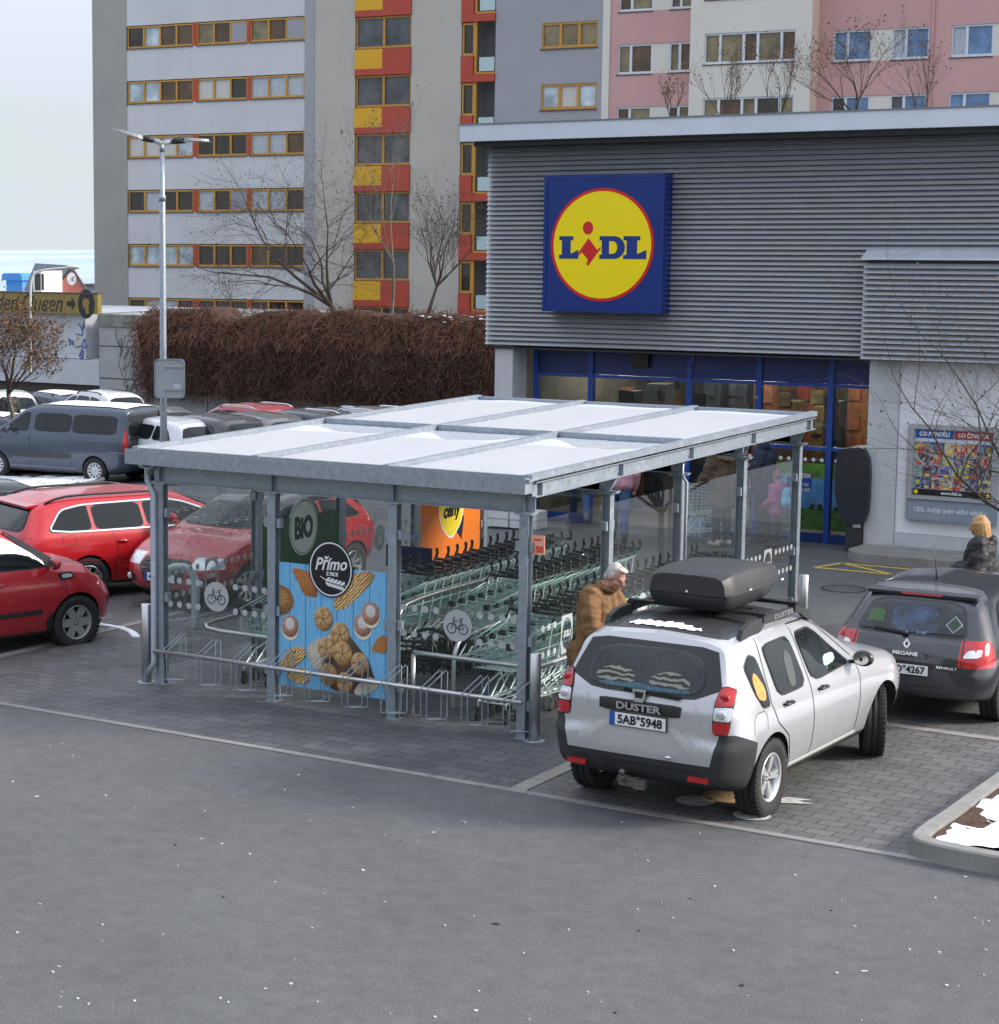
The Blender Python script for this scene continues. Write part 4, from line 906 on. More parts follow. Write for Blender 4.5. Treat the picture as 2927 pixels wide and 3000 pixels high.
for a,b in (((-1.5,12.35),(-1.3,13.0)),((-1.5,12.35),(2.5,12.35)),((-1.3,13.0),(2.5,13.0)),((-1.3,13.0),(-.3,12.35)),((-.3,12.35),(.7,13.0))): m.bar((a[0],a[1],.004),(b[0],b[1],.004),.07,.006)
struct(m.obj('yellow_marking',YEL))
m=MB(); m.lathe([(.30,.002),(.30,.006),(.325,.006),(.325,.002)],40,Matrix.Translation((-.47,10.7,0)),0,False,False); m.lathe([(.285,.001),(.285,.004)],40,Matrix.Translation((-.47,10.7,0)),1); tag(m.obj('manhole_cover',[pbr('iron',(.06,.06,.06),.7),asphalt('iron_lid',(.10,.10,.10))]),'round iron manhole cover in the asphalt between the shelter and the shop','manhole cover')
# thin ridge of old snow beside the red cars, and small lumps on the bay
m=MB(); pts=[(-7.75,2.45),(-7.4,2.5),(-7.05,2.42),(-6.75,2.25),(-6.5,2.02)]
for i in range(26):
    t=i/25*(len(pts)-1); k=min(int(t),len(pts)-2); p=V(pts[k]).lerp(V(pts[k+1]),t-k); q=mnoise.noise(V((i*.7,0,0)))
    m.ell((p.x,p.y+.03*q,gh(p.x,0)+.012),(.07,.05+.02*q,.022),None,8,5)
tag(m.obj('snow_ridge',SNOW),'thin ridge of old snow on the paving before the red wagon','snow',kind='stuff')
# planted islands with kerbs
MUL=pbr('mulch',(.075,.04,.024),.95,var=(30,.5),bmp=(40,.8,.03))
def island(name,label,pts,kw=.13,kh=.15,snowf=None,seed=1):
    root=thing(name,label,'planter',(0,0,0)); rr=random.Random(seed); n=len(pts); z=lambda p: gh(p[0],p[1])
    inn=shrink(pts,kw); m=MB()
    for i in range(n):
        j=(i+1)%n; a,b,c,d=pts[i],pts[j],inn[j],inn[i]
        vs=[(a[0],a[1],z(a)-.1),(b[0],b[1],z(b)-.1),(b[0],b[1],z(b)+kh-.015),(a[0],a[1],z(a)+kh-.015)]
        ia,ib=V(a).lerp(V(d),.12),V(b).lerp(V(c),.12); vs+=[(ib.x,ib.y,z(b)+kh),(ia.x,ia.y,z(a)+kh),(c[0],c[1],z(c)+kh),(d[0],d[1],z(d)+kh),(c[0],c[1],z(c)-.1),(d[0],d[1],z(d)-.1)]
        m.add(vs,[(0,1,2,3),(3,2,4,5),(5,4,6,7),(7,6,8,9)])
    m.obj('kerb',CONC,root,True)
    m=MB(); m.add([(p[0],p[1],z(p)+kh-.04) for p in inn],[tuple(range(n))]); m.obj('soil',MUL,root,True)
    m=MB(); xs=[p[0] for p in inn]; ys=[p[1] for p in inn]
    for _ in range(1800):
        p=(rr.uniform(min(xs),max(xs)),rr.uniform(min(ys),max(ys)))
        if not inpoly(p,inn) : continue
        a=rr.uniform(0,PI); L=rr.uniform(.01,.035); u=V((math.cos(a),math.sin(a),rr.uniform(-.4,.4))); m.obox((p[0],p[1],z(p)+kh-.03+rr.uniform(0,.015)),u*L,V((-u.y,u.x,0))*L*.35,(0,0,.003))
    o=m.obj('bark_chips',pbr('bark',(.11,.05,.025),.9,var=(8,.6)),root); o['kind']='stuff'
    return root,inn,z,kh
def snowcover(inn,z,kh,edge,label,seed=0,h=.05,step=.07):
    xs=[p[0] for p in inn]; ys=[p[1] for p in inn]; m=MB(); nx=int((max(xs)-min(xs))/step); ny=int((max(ys)-min(ys))/step); idx={};vs=[];fs=[]
    for j in range(ny+1):
        for i in range(nx+1):
            p=(min(xs)+i*step,min(ys)+j*step)
            v=edge(p)+.55*mnoise.noise(V((p[0]*2.2,p[1]*2.2,seed)))+.3*mnoise.noise(V((p[0]*6,p[1]*6,seed)))
            if inpoly(p,inn): idx[i,j]=len(vs); vs.append((p[0],p[1],z(p)+kh-.045+min(h,max(-.02,v*.10))+.008*mnoise.noise(V((p[0]*4,p[1]*4,3)))))
    for j in range(ny):
        for i in range(nx):
            q=[(i,j),(i+1,j),(i+1,j+1),(i,j+1)]
            if all(k in idx for k in q): fs.append([idx[k] for k in q])
    m.add(vs,fs,0,True); tag(m.obj('snow',SNOW),label,'snow',kind='stuff')
c0=(4.42,-1.85); ptsR=[tuple(p) for p in chaikin([V((4.40,-.9)),V((4.38,-1.45)),V((4.43,-1.78)),V((4.75,-1.88)),V((5.3,-1.90))],2,False)]+[(14,-1.95),(14,7.0),(4.46,7.0)]
ptsR=ptsR[::-1][::-1]
I1=island('kerbed_planter','kerbed planter with bark chips and snow at the right edge of the road',ptsR,.14,.16,None,2)
snowcover(I1[1],I1[2],I1[3],lambda p:(min(p[0]-4.72,1.2)*1.6+.25),'patchy white snow on the kerbed planter at the right edge',2,.07,.04)
P=[onG(306,1420),onG(300,1402),onG(0,1470)]
il=[(-17.6,14.55),(-17.2,16.0),(-23.,15.5),(-24,12.0),(-21.,12.4)]
pa,pb=onG(308,1425),onG(120,1456); pc=onG(0,1466); pd=onG(303,1404); pe=onG(100,1388)
ptsL=[(pa.x,pa.y),(pd.x,pd.y),(pd.x-3.5,pd.y-.2),(pc.x-4,pc.y+2.2),(pc.x-2.5,pc.y-.6),(pb.x,pb.y)]
I2=island('kerbed_planter','snowy kerbed planter with a small tree and shrub beside the grey van',ptsL,.14,.17,None,4)
snowcover(I2[1],I2[2],I2[3],lambda p:.35,'patchy white snow on the planter in front of the grey van',7,.06)
# the land beyond, falling to a valley with far snowy hills; blue haze is put into their colour
def far_land():
    m=MB(); vs=[];fs=[]; A=36; RR=[120,180,300,600,1200,2500,4000,5200,6500,8500]
    Z=[-4,-8,-16,-34,-60,-95,-100,-86,-60,-40]
    for j,(r_,z) in enumerate(zip(RR,Z)):
        for i in range(A+1):
            a=R(-40)+R(260)*i/A; n_=mnoise.noise(V((math.cos(a)*6,math.sin(a)*6,r_*.001)))
            vs.append((r_*math.cos(a),r_*math.sin(a),z+(n_*.12*abs(z) if j>5 else 0)))
    for j in range(len(RR)-1):
        for i in range(A): q=j*(A+1)+i; fs.append((q,q+1,q+A+2,q+A+1))
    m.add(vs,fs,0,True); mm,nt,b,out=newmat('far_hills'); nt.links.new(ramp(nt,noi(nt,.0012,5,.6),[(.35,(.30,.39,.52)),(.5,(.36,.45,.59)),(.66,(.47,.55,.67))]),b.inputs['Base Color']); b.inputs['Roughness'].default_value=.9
    struct(m.obj('hills',mm))
far_land()

# grit, road salt and scraps scattered over the asphalt
def grit():
    rr=random.Random(12); m=MB()
    for _ in range(130):
        p=onZ(rr.uniform(0,2927),rr.uniform(2080,3000)); 
        if p.y>-1.95: continue
        a=rr.uniform(0,PI); L=rr.uniform(.004,.014)*(1.8 if rr.random()<.06 else 1); u=V((math.cos(a),math.sin(a),0)); w=V((-u.y,u.x,0)); m.obox((p.x,p.y,gh(p.x,p.y)+.004),u*L,w*L*rr.uniform(.3,.8),(0,0,.002+.003*rr.random()),0 if rr.random()<.86 else 1)
    o=m.obj('grit',[pbr('grit_pale',(.50,.49,.45),.9),pbr('grit_dark',(.03,.025,.02),.9)]); tag(o,'pale grit and dark scraps scattered over the foreground asphalt','grit',kind='stuff')
grit()
# ------------------------------------------------------------------ supermarket
def store():
    root=thing('supermarket','discount supermarket with grey louvred upper storey and a recessed blue glazed entrance','shop',(0,0,0))
    ALU=pbr('louvre_aluminium',(.42,.44,.47),.40,.35,var=(3,.06)); CLAD=pbr('dark_backing',(.05,.052,.056),.8); FAS=pbr('fascia_metal',(.60,.65,.72),.45,.25,var=(1.5,.05)); REND=pbr('pale_render',(.80,.82,.84),.85,var=(3,.05),bmp=(90,.25,.004)); GRY=pbr('grey_render',(.52,.545,.56),.85,var=(3,.06),bmp=(90,.25,.004)); BLU=pbr('blue_frame',(.010,.035,.17),.35,var=(2,.08)); BLU2=pbr('blue_frame_light',(.012,.07,.34),.35)
    XR=9.
    def louvre(x0,x1,z0,z1,yf,name,pitch=.0832,lip=True):
        n=round((z1-z0)/pitch); m=MB(); e=.075
        for i in range(n):
            z=z0+i*pitch; pr=[(yf,z),(yf+.003,z-.005),(yf+.018,z-.002),(yf+.066,z+.064),(yf+.063,z+.069),(yf+.014,z+.012)]
            m.add([(x0-(.0),y,zz) for y,zz in pr]+[(x1,y,zz) for y,zz in pr],[(5,4,3,2,1,0),(6,7,8,9,10,11)]+[(k,(k+1)%6,6+(k+1)%6,6+k) for k in range(6)])
        m.obj(name,ALU,root,True)
        m=MB(); m.box((x0+.05,yf+.075,z0-.02),(x1,yf+.20,z1+.02)); m.obj('backing',CLAD,root)
    louvre(-8.25,XR,3.13,6.53,14.20,'louvre_cladding'); louvre(-1.47,XR,3.10,4.63,13.97,'louvre_cladding')
    m=MB(); m.prism([(13.93,4.64),(13.93,4.67),(14.22,4.80),(14.22,4.64)],-1.50,XR,(0,0,0),(0,1,0),(0,0,1),(1,0,0)); m.obj('ledge',FAS,root,True)
    m=MB(); m.box((-8.05,14.42,3.10),(XR,32,6.60)); m.obj('upper_wall',CLAD,root)
    m=MB(); m.box((-8.48,13.62,6.62),(XR,33,6.895)); m.obj('roof_fascia',FAS,root); m=MB(); m.box((-8.50,13.60,6.896),(XR,33,6.92)); m.obj('roof_flashing',pbr('flashing',(.20,.21,.23),.5,.4),root)
    m=MB(); m.box((-8.3,13.8,6.54),(XR,14.5,6.615)); m.obj('soffit',CLAD,root)
    m=MB(); m.box((-8.2,14.28,3.055),(-1.45,15.05,3.09)); m.obj('entrance_soffit',CLAD,root)
    for x0,x1 in ((-8.11,-7.76),(-1.43,-.95)): m=MB(); m.box((x0,14.33,0),(x1,14.85,3.10)); m.obj('pillar',GRY,root)
    m=MB(); m.box((-.945,14.36,.36),(XR,14.7,3.10)); m.obj('wall',REND,root); m=MB(); m.box((-.945,14.345,0),(XR,14.7,.355)); m.obj('plinth',GRY,root)
    m=MB(); pl=[tuple(p) for p in chaikin([V((-1.38,13.9)),V((-1.42,13.55)),V((-1.2,13.25)),V((-.9,13.15)),V((XR,13.10)),V((XR,14.34)),V((-1.38,14.34))],2,True,.2)]; m.prism(pl,0,.15,(0,0,0),(1,0,0),(0,1,0),(0,0,1)); m.obj('kerb_platform',CONC,root,True)
    # entrance: mullions, blue header panels, glass
    Y=15.0; xl=-7.66
    mx=[onY(px,1150,Y).x for px in (1572,1733,2022,2226,2437)]+[-1.45]
    GL=glassmat('shop_glass',(.80,.84,.84),.8)
    for x in mx[:-1]: m=MB(); m.box((x-.045,Y-.06,0),(x+.045,Y+.06,3.05)); m.obj('mullion',BLU2,root)
    for a,b in zip(mx,mx[1:]):
        m=MB(); m.box((a+.05,Y-.02,2.62),(b-.05,Y+.03,3.05)); m.obj('header_panel',BLU,root)
    for a,b in zip(mx,mx[1:]):
        m=MB(); m.box((a+.046,Y-.045,2.56),(b-.046,Y+.045,2.615)); m.box((a+.046,Y-.045,1.52),(b-.046,Y+.045,1.58)) if a>-3.9 else None; m.obj('transom',BLU2,root)
        m=MB(); m.box((a+.05,Y,1.59),(b-.05,Y+.01,2.56)); m.obj('glass',GL,root)
        if not (-6.0<(a+b)/2<-4.2): m=MB(); m.box((a+.05,Y,.16),(b-.05,Y+.01,1.51)); m.obj('glass',GL,root); m=MB(); m.box((a+.046,Y-.05,0),(b-.046,Y+.05,.15)); m.obj('base_rail',BLU,root)
    # film stuck on the lower right panes: green field, blue sky
    for a,b in zip(mx[3:],mx[4:]):
        m=MB(); m.box((a+.07,Y-.006,.20),(b-.07,Y-.003,.55)); m.obj('green_film',pbr('film_green',(.045,.12,.02),.5,var=(9,.5)),root); m=MB(); m.box((a+.07,Y-.006,.551),(b-.07,Y-.003,1.05)); m.obj('blue_film',pbr('film_blue',(.07,.22,.42),.5,var=(3,.4)),root)
        m=MB(); rr=random.Random(int(a*-100))
        for k in range(7): x=rr.uniform(a+.12,b-.12); m.ell((x,Y-.009,.56+rr.uniform(0,.05)),(.05,.003,.03),None,8,5)
        m.obj('film_bush',pbr('film_dark',(.01,.03,.012),.6),root); m=MB(); m.box((a+.07,Y-.006,1.052),(b-.07,Y-.003,1.30)); m.obj('hill_film',pbr('film_hill',(.10,.22,.03),.5,var=(4,.5)),root)
    p=onY(2262,1385,Y-.02); q=onY(2376,1430,Y-.02); m=MB(); m.box((p.x,Y-.03,q.z),(q.x,Y-.012,p.z)); pn=m.obj('hours_panel',pbr('panel_blue',(.012,.07,.33),.4),root)
    text('KAŽDÝ DEN',.10,WHT,pn,((p.x+q.x)/2+.12,Y-.032,(p.z+q.z)/2+.09),(1,0,0),(0,0,1),bold=.002,width=.42); text('OD 7:00\nDO 21:00',.085,WHT,pn,((p.x+q.x)/2+.15,Y-.032,(p.z+q.z)/2-.1),(1,0,0),(0,0,1)); m=MB(); disc(m,(p.x+.16,Y-.031,(p.z+q.z)/2),(1,0,0),(0,0,1),(0,-1,0),(0,0),.11,.13,0,.002); m.obj('clock_symbol',pbr('symbol_blue',(.25,.55,.75),.4),pn,True)
    m=MB(); rr=random.Random(8)
    for a,b in zip(mx[2:],mx[3:]):
        k=int((b-a)/.14)
        for j in range(k): disc(m,(a+.12+j*.14,Y-.004,1.36),(1,0,0),(0,0,1),(0,-1,0),(0,0),.032,.032,0,.002,12)
    m.obj('safety_dots',WHT,root,True)
    # sales floor behind the glass
    m=MB(); m.box((-8,15.07,-.02),(XR,32,.012)); m.obj('shop_floor',pbr('shop_tiles',(.34,.31,.26),.35,var=(2,.1)),root)
    m=MB(); m.box((-8.1,15.06,3.0),(XR,32,3.06)); m.obj('shop_ceiling',pbr('shop_ceiling',(.10,.10,.10),.8),root); m=MB(); m.box((-8.0,22.0,0),(XR,22.1,3)); m.box((-8.05,15.3,0),(-7.95,22,3)); m.box((-1.3,15.1,0),(-1.2,22,3)); m.obj('shop_wall',pbr('shop_wall',(.20,.165,.12),.8,var=(1.2,.5)),root)
    cols=[(.32,.19,.06),(.06,.065,.07),(.20,.12,.05),(.33,.12,.05),(.12,.13,.13),(.28,.20,.08),(.04,.04,.045),(.30,.05,.03)]
    for i in range(22):
        x=-7.6+i*.29; h=rr.uniform(1.7,2.9); m=MB(); y=rr.uniform(17,20.5); m.box((x,y,0),(x+rr.uniform(.2,.42),y+.4,h))
        for k in range(4): m.box((x+.02,y-.05,.3+k*.55),(x+.25,y-.004,.55+k*.55),0)
        c=cols[rr.randrange(8)]; m.obj('display_shelf',pbr('shelf_%d'%cols.index(c),c,.6,var=(6,.5)),root)
    LMP=pbr('tube_lamp',(1,1,1),.5,emit=((1,.97,.92),22))
    for px_,py_,dy in ((1808,1098,17.2),(2212,1113,17.2)): p=onY(px_,py_,dy); m=MB(); m.bar((p.x-.33,dy,2.84),(p.x+.36,dy+.12,2.84),.10,.05); m.obj('ceiling_lamp',LMP,root)
    for k in range(6): m=MB(); xx=-7.2+k*1.1; m.box((xx,18.2+(k%2),2.86),(xx+.7,18.32+(k%2),2.90)); m.obj('ceiling_lamp',LMP,root)  # unseen extra lamps added to brighten the sales floor
    p=onY(1880,1055,Y-.03); m=MB(); m.box((p.x-.16,Y-.12,p.z-.12),(p.x+.16,Y-.025,p.z+.12)); m.obj('door_sensor',BLK2,root)
    # illuminated-looking logo sign
    sg=thing('shop_sign','large square blue shop sign with a red-rimmed yellow disc on the louvres','sign',(0,0,0)); Yb=13.88
    a=onY(1598,520,Yb);b_=onY(1937,917,Yb); x0,x1,z0,z1=a.x,b_.x,b_.z,a.z+.02; D=.30
    SB=pbr('sign_blue',(.004,.028,.19),.25,var=(1,.08)); m=MB(); m.box((x0,Yb,z0),(x1,Yb+D,z1)); bx=m.obj('sign_case',SB,sg)
    m=MB(); t=.05
    m.box((x0-.012,Yb-.014,z0-.012),(x0+t,Yb+.3,z1+.012)); m.box((x1-t,Yb-.014,z0-.012),(x1+.012,Yb+.3,z1+.012)); m.box((x0+t+.001,Yb-.013,z0-.012),(x1-t-.001,Yb+.299,z0+t)); m.box((x0+t+.001,Yb-.013,z1-t),(x1-t-.001,Yb+.299,z1+.012)); m.obj('sign_frame',SB,sg)
    cx,cz=(x0+x1)/2-.01,(z0+z1)/2-.02; ux,uy,un=(1,0,0),(0,0,1),(0,-1,0); rx=(x1-x0)*.435; o=(cx,Yb-.003,cz)
    m=MB(); disc(m,o,ux,uy,un,(0,0),rx,rx*1.0,0,.004,72); rd=m.obj('red_ring',pbr('sign_red',(.62,.012,.02),.3),sg,True)
    m=MB(); disc(m,o,ux,uy,un,(0,0),rx*.945,rx*.945,.0,.008,72); yl=m.obj('yellow_disc',pbr('sign_yellow',(.95,.74,.0),.3),rd,True)
    LB=pbr('logo_blue',(.006,.035,.22),.3); k=rx/1.0
    def let(poly,name,mat,parent=yl): m=MB(); m.prism([(x*k,y*k) for x,y in poly],.0085,.012,o,ux,uy,un); return m.obj(name,mat,parent,True)
    L=[(-.06,.42),(.20,.42),(.20,.345),(.155,.345),(.155,.09),(.30,.17),(.30,.0),(-.06,.0),(-.06,.075),(-.01,.075),(-.01,.345),(-.06,.345)]
    H=.40; sL=lambda dx,w=1.0:[(dx+(x+.06)*w,y*H/.42-.245) for x,y in L]
    let(sL(-.83,1.05),'letter_l',LB); let(sL(.42,1.22),'letter_l',LB)
    dO=[(-.06,H),(.22,H)]+[(.22+.21*math.sin(t),H/2+H/2*math.cos(t)) for t in [PI*i/10 for i in range(1,10)]]+[(.22,0),(-.06,0),(-.06,.075),(-.015,.075),(-.015,H-.075),(-.06,H-.075)]
    let([(x-.06+.08,y-.245) for x,y in dO],'letter_d',LB)
    let([(x+.09,y-.245) for x,y in [(.06,.09),(.06,H-.09),(.13,H-.09)]+[(.13+.085*math.sin(t),H/2+(H/2-.09)*math.cos(t)) for t in [PI*i/8 for i in range(1,8)]]+[(.13,.09)]],'letter_d_eye',pbr('sign_yellow',(.9,.66,0),.25),rd).location.y=-.004
    RD=pbr('sign_red',(.62,.012,.02),.25)
    let([(-.27+.10*math.cos(t*PI/14),.30+.115*math.sin(t*PI/14)) for t in range(28)],'letter_i_dot',RD)
    let([(-.255,.12),(-.08,-.09),(-.02,-.03),(-.02,-.07),(-.255,-.37),(-.30,-.33),(-.26,-.29),(-.27,-.25),(-.38,-.13),(-.45,-.19),(-.45,-.14)],'letter_i',RD)
    # poster case on the right-hand wall
    pc=thing('poster_case','framed advertising case with two product posters on the white shop wall','poster case',(0,0,0)); FR=pbr('case_frame',(.55,.57,.60),.35,.6); Yw=14.36
    X0,X1=-.73,.63; zt,zb,zm=2.10,.60,.93
    m=MB(); m.box((X0,Yw-.14,zm),(X0+.07,Yw,zt)); m.box((X1-.07,Yw-.14,zm),(X1,Yw,zt)); m.box((X0+.07,Yw-.139,zt-.07),(X1-.07,Yw,zt)); m.box((X0+.07,Yw-.139,zm),(X1-.07,Yw,zm+.06)); m.box((X0-.03,Yw-.12,zb),(X0-.001,Yw,zt-.02)); m.obj('case_frame',FR,pc)
    m=MB(); m.box((X0+.071,Yw-.10,zm+.061),(X1-.071,Yw-.02,zt-.071)); m.obj('case_back',pbr('poster_ground',(.55,.60,.68),.4),pc)
    m=MB(); m.box((X0,Yw-.11,zb+.02),(X1,Yw-.01,zm-.005)); m.box((X0,Yw-.13,zb),(X1,Yw,zb+.018)); lp=m.obj('slogan_panel',pbr('slogan_grey',(.25,.30,.36),.4),pc); text('LIDL. Každý týden akční nabídky.',.105,WHT,lp,((X0+X1)/2,Yw-.115,(zb+zm)/2),(1,0,0),(0,0,1),bold=.001,width=1.12)
    xm=(X0+X1)/2; yp=Yw-.102
    for (a,b,c,s) in ((X0+.09,xm-.005,(.01,.09,.34),'OD PONDĚLÍ'),(xm+.005,X1-.09,(.42,.02,.03),'OD ČTVRTKA')):
        m=MB(); m.box((a,yp-.004,zt-.21),(b,yp,zt-.085)); h=m.obj('header_strip',pbr('hdr_%d'%(c[0]*100),c,.4),pc); text(s,.092,WHT,h,((a+b)/2,yp-.006,zt-.148),(1,0,0),(0,0,1),bold=.003,width=.47)
    m=MB(); m.box((X0+.08,yp-.004,zm+.065),(X1-.08,yp,zm+.16)); h=m.obj('footer_strip',BLK2,pc); text('www.lidl.cz',.07,WHT,h,(xm,yp-.006,zm+.112),(1,0,0),(0,0,1),bold=.002)
    m=MB(); [disc(m,(x,yp-.005,zm+.112),(1,0,0),(0,0,1),(0,-1,0),(0,0),.032,.032,0,.002,16) for x in (X0+.13,X1-.13)]; m.obj('footer_badges',pbr('sign_yellow',(.9,.66,0),.25),h,True)
    rr=random.Random(21); pal=[(.02,.22,.16),(.03,.03,.05),(.30,.16,.20),(.42,.02,.03),(.07,.20,.42),(.05,.06,.09),(.62,.62,.02),(.03,.06,.34),(.48,.36,.26),(.55,.10,.08),(.10,.13,.20),(.55,.66,.05)]
    def collage(k):                      # a printed product picture: soft coloured shapes
        n_='product_%d'%k
        if n_ in _M: return _M[n_]
        mm,nt,b,out=newmat(n_); c1,c2,c3=pal[k%12],pal[(k*5+3)%12],pal[(k*7+6)%12]; f=noi(nt,9+2*(k%4),3,.5,dist=1.2); nt.links.new(ramp(nt,f,[(.36,c1),(.42,c1 if k%3 else (.55,.57,.60)),(.48,c2),(.56,(.5,.52,.56) if k%2 else c2),(.62,c3)]),b.inputs['Base Color']); b.inputs['Roughness'].default_value=.35; _M[n_]=mm; return mm
    kk=0
    for half,(a,b) in enumerate(((X0+.085,xm-.006),(xm+.006,X1-.085))):
        for r_ in range(4):
            x=a; zz=zm+.165+r_*.185; ws=[rr.uniform(.10,.22) for _ in range(4)]; sc=(b-a)/sum(ws)
            for w in ws:
                w*=sc; m=MB(); m.box((x+.003,yp-.003,zz+.003),(x+w-.003,yp,zz+.182)); kk+=1; q=m.obj('product_picture',collage((kk*5+r_)%17),pc)
                m=MB(); disc(m,(x+w*.5,yp-.003,zz+.10),(1,0,0),(0,0,1),(0,-1,0),(0,0),w*.30,.065,0,.001,18,0,rr.uniform(-.5,.5),lambda t:.8+.2*math.sin(2*t+kk)); m.obj('product_shape',collage((kk*3+1)%17),q,True)
                if rr.random()<.6: m=MB(); fx=x+w*rr.uniform(.2,.5); m.box((fx,yp-.007,zz+.012),(fx+.07,yp-.0045,zz+.05)); m.obj('price_flash',pbr('flash_red',(.72,.08,.04),.4) if kk%2 else pbr('flash_yel',(.80,.62,.05),.4),q)
                x+=w
    # dark rounded display stand beside the pillar
    st=thing('display_stand','dark rounded display stand beside the right entrance pillar','display stand',(0,0,0)); pr=[]
    for px_,py_ in ((2462,1312),(2452,1345),(2447,1400),(2447,1440),(2452,1480),(2463,1520),(2480,1535),(2545,1535),(2552,1310)): p=onY(px_,py_,14.25); pr.append((p.x,p.z))
    m=MB(); m.prism(rnd(pr,2,.2),0,.55,(0,14.22,0),(1,0,0),(0,0,1),(0,1,0),0,True); m.obj('display_body',pbr('anthracite',(.035,.038,.048),.35,.3),st,True).data.set_sharp_from_angle(angle=R(40)); m=MB(); m.box((-1.70,14.26,0),(-1.44,14.7,.62)); m.obj('pedestal',pbr('anthracite2',(.03,.031,.036),.5),st); m=MB(); m.box((-1.58,14.245,.40),(-1.455,14.258,.56)); m.obj('paper_tray',pbr('grey_tray',(.45,.46,.47),.5),st)
    # small things by the door
    tb=thing('side_table','dark table with a green tray just inside the shop door','table',(-4.70,16.6,.012)); m=MB(); m.box((-.45,-.2,.68),(.45,.2,.72)); m.obj('table_top',BLK,tb)
    for sx in (-1,1):
        for sy in (-1,1): m=MB(); m.tube([(sx*.42,sy*.17,0),(sx*.42,sy*.17,.68)],.018,6); m.obj('leg',BLK,tb)
    m=MB(); m.prism(rnd([(-.22,0),(.22,0),(.27,.16),(.2,.2),(-.2,.2),(-.27,.16)],2),-.14,.14,(-4.62,16.6,.735),(1,0,0),(0,0,1),(0,1,0)); tag(m.obj('green_tray',pbr('green_plastic',(.12,.33,.03),.5),None,True),'bright green tray on the dark table inside the door','tray')
    p=onG(2040,1572)
    bt=thing('bottle_pack','shrink-wrapped six-pack of clear water bottles on the ground left of the trolley','bottle pack',(p.x,p.y,.0)); BW=pbr('water_bottle',(.40,.56,.66),.12,coat=.5,spec=.6)
    for i in range(3):
        for j in range(2): m=MB(); m.lathe([(.001,.0),(.042,.0),(.044,.02),(.040,.1),(.044,.18),(.042,.24),(.018,.30),(.015,.33),(.001,.33)],12,Matrix.Translation((-.095+.095*i,-.05+.095*j,0))); m.obj('bottle',BW,bt)
    wb=onG(1465,1545)
    for k,(dx,h) in enumerate(((0,.30),(.55,.30))):
        b=thing('white_crate',['white crate nearer the orange poster by the shop front','white crate on the right of the pair by the shop front'][k],'crate',(wb.x+dx,wb.y,0),0,'white crates by the shop front'); m=MB(); m.box((-.26,-.2,0),(.26,.2,.30)); m.obj('crate_body',pbr('white_card',(.60,.61,.62),.6,var=(4,.1)),b); m=MB(); m.box((-.27,-.21,.14),(.27,.21,.16)); m.obj('crate_rim',pbr('white_card2',(.45,.46,.47),.6),b)
store()
# ------------------------------------------------------------------ apartment blocks
BA_O=V((-56.13,64.85,0)); BA_A=R(5.28); BU=V((math.cos(BA_A),math.sin(BA_A),0)); BN=V((math.sin(BA_A),-math.cos(BA_A),0))
def FA(px,py):
    d=ray(px,py); t=(BA_O-CAM).dot(BN)/d.dot(BN); q=CAM+d*t; return (q-BA_O).dot(BU),q.z
def fu(px,py=300): return FA(px,py)[0]
OR=pbr('orange_frame',(.50,.25,.035),.5,var=(3,.12)); SILL=pbr('dark_sill',(.09,.07,.06),.6); REDP=pbr('red_panel',(.42,.055,.03),.6,var=(1.2,.08)); YELP=pbr('yellow_panel',(.66,.36,.012),.6,var=(1.2,.06)); WFR=pbr('white_frame',(.62,.66,.72),.4)
def glz(name,col,rough=.06): return pbr(name,col,rough,0,var=(1.1,.55),spec=.5)
G_D=glz('pane_dark',(.035,.028,.024)); G_B=glz('pane_brown',(.10,.055,.03)); G_O=glz('pane_ochre',(.20,.16,.085)); G_L=glz('pane_light',(.42,.50,.55)); G_C=pbr('curtain',(.42,.46,.50),.7,var=(9,.35),stretch=(6,1,.3)); G_G=pbr('grey_infill',(.30,.31,.34),.7); G_S=glz('pane_sky',(.12,.22,.38)); G_BL=pbr('blind',(.55,.53,.50),.7); G_GR=glz('pane_grey',(.075,.08,.088),.12)
GM={'d':G_D,'b':G_B,'o':G_O,'l':G_L,'c':G_C,'g':G_G,'s':G_S,'w':G_BL,'r':G_GR}
def window(root,u0,u1,z0,z1,panes,frame,y=0.,fw=.09,widths=None,sill=True):
    "frame standing in the facade plane with one pane of glass per letter"
    n=len(panes); ws=widths or [1]*n; T=sum(ws); us=[u0]; 
    for w in ws: us.append(us[-1]+(u1-u0)*w/T)
    m=MB(); m.box((u0,y-.05,z0),(u1,y+.10,z0+fw)); m.box((u0,y-.05,z1-fw*.8),(u1,y+.10,z1))
    for i,u in enumerate(us):
        a=u-(0 if i==0 else fw*.55); b=u+(0 if i==n else fw*.55); m.box((a,y-.048,z0+fw+.001),(b,y+.098,z1-fw*.8-.001))
    f=m.obj('window',frame,root); mats=[];m=MB()
    for i,ch in enumerate(panes):
        if GM[ch] not in mats: mats.append(GM[ch])
        yy=y-.03 if ch=='g' else y+.03; m.box((us[i]+fw*.55,yy,z0+fw),(us[i+1]-fw*.55,yy+.02,z1-fw*.8),mats.index(GM[ch]))
    m.obj('pane',mats,f)
    if sill: m=MB(); m.box((u0-.06,y-.14,z0-.05),(u1+.02,y+.0,z0-.004)); m.obj('sill',SILL,f)
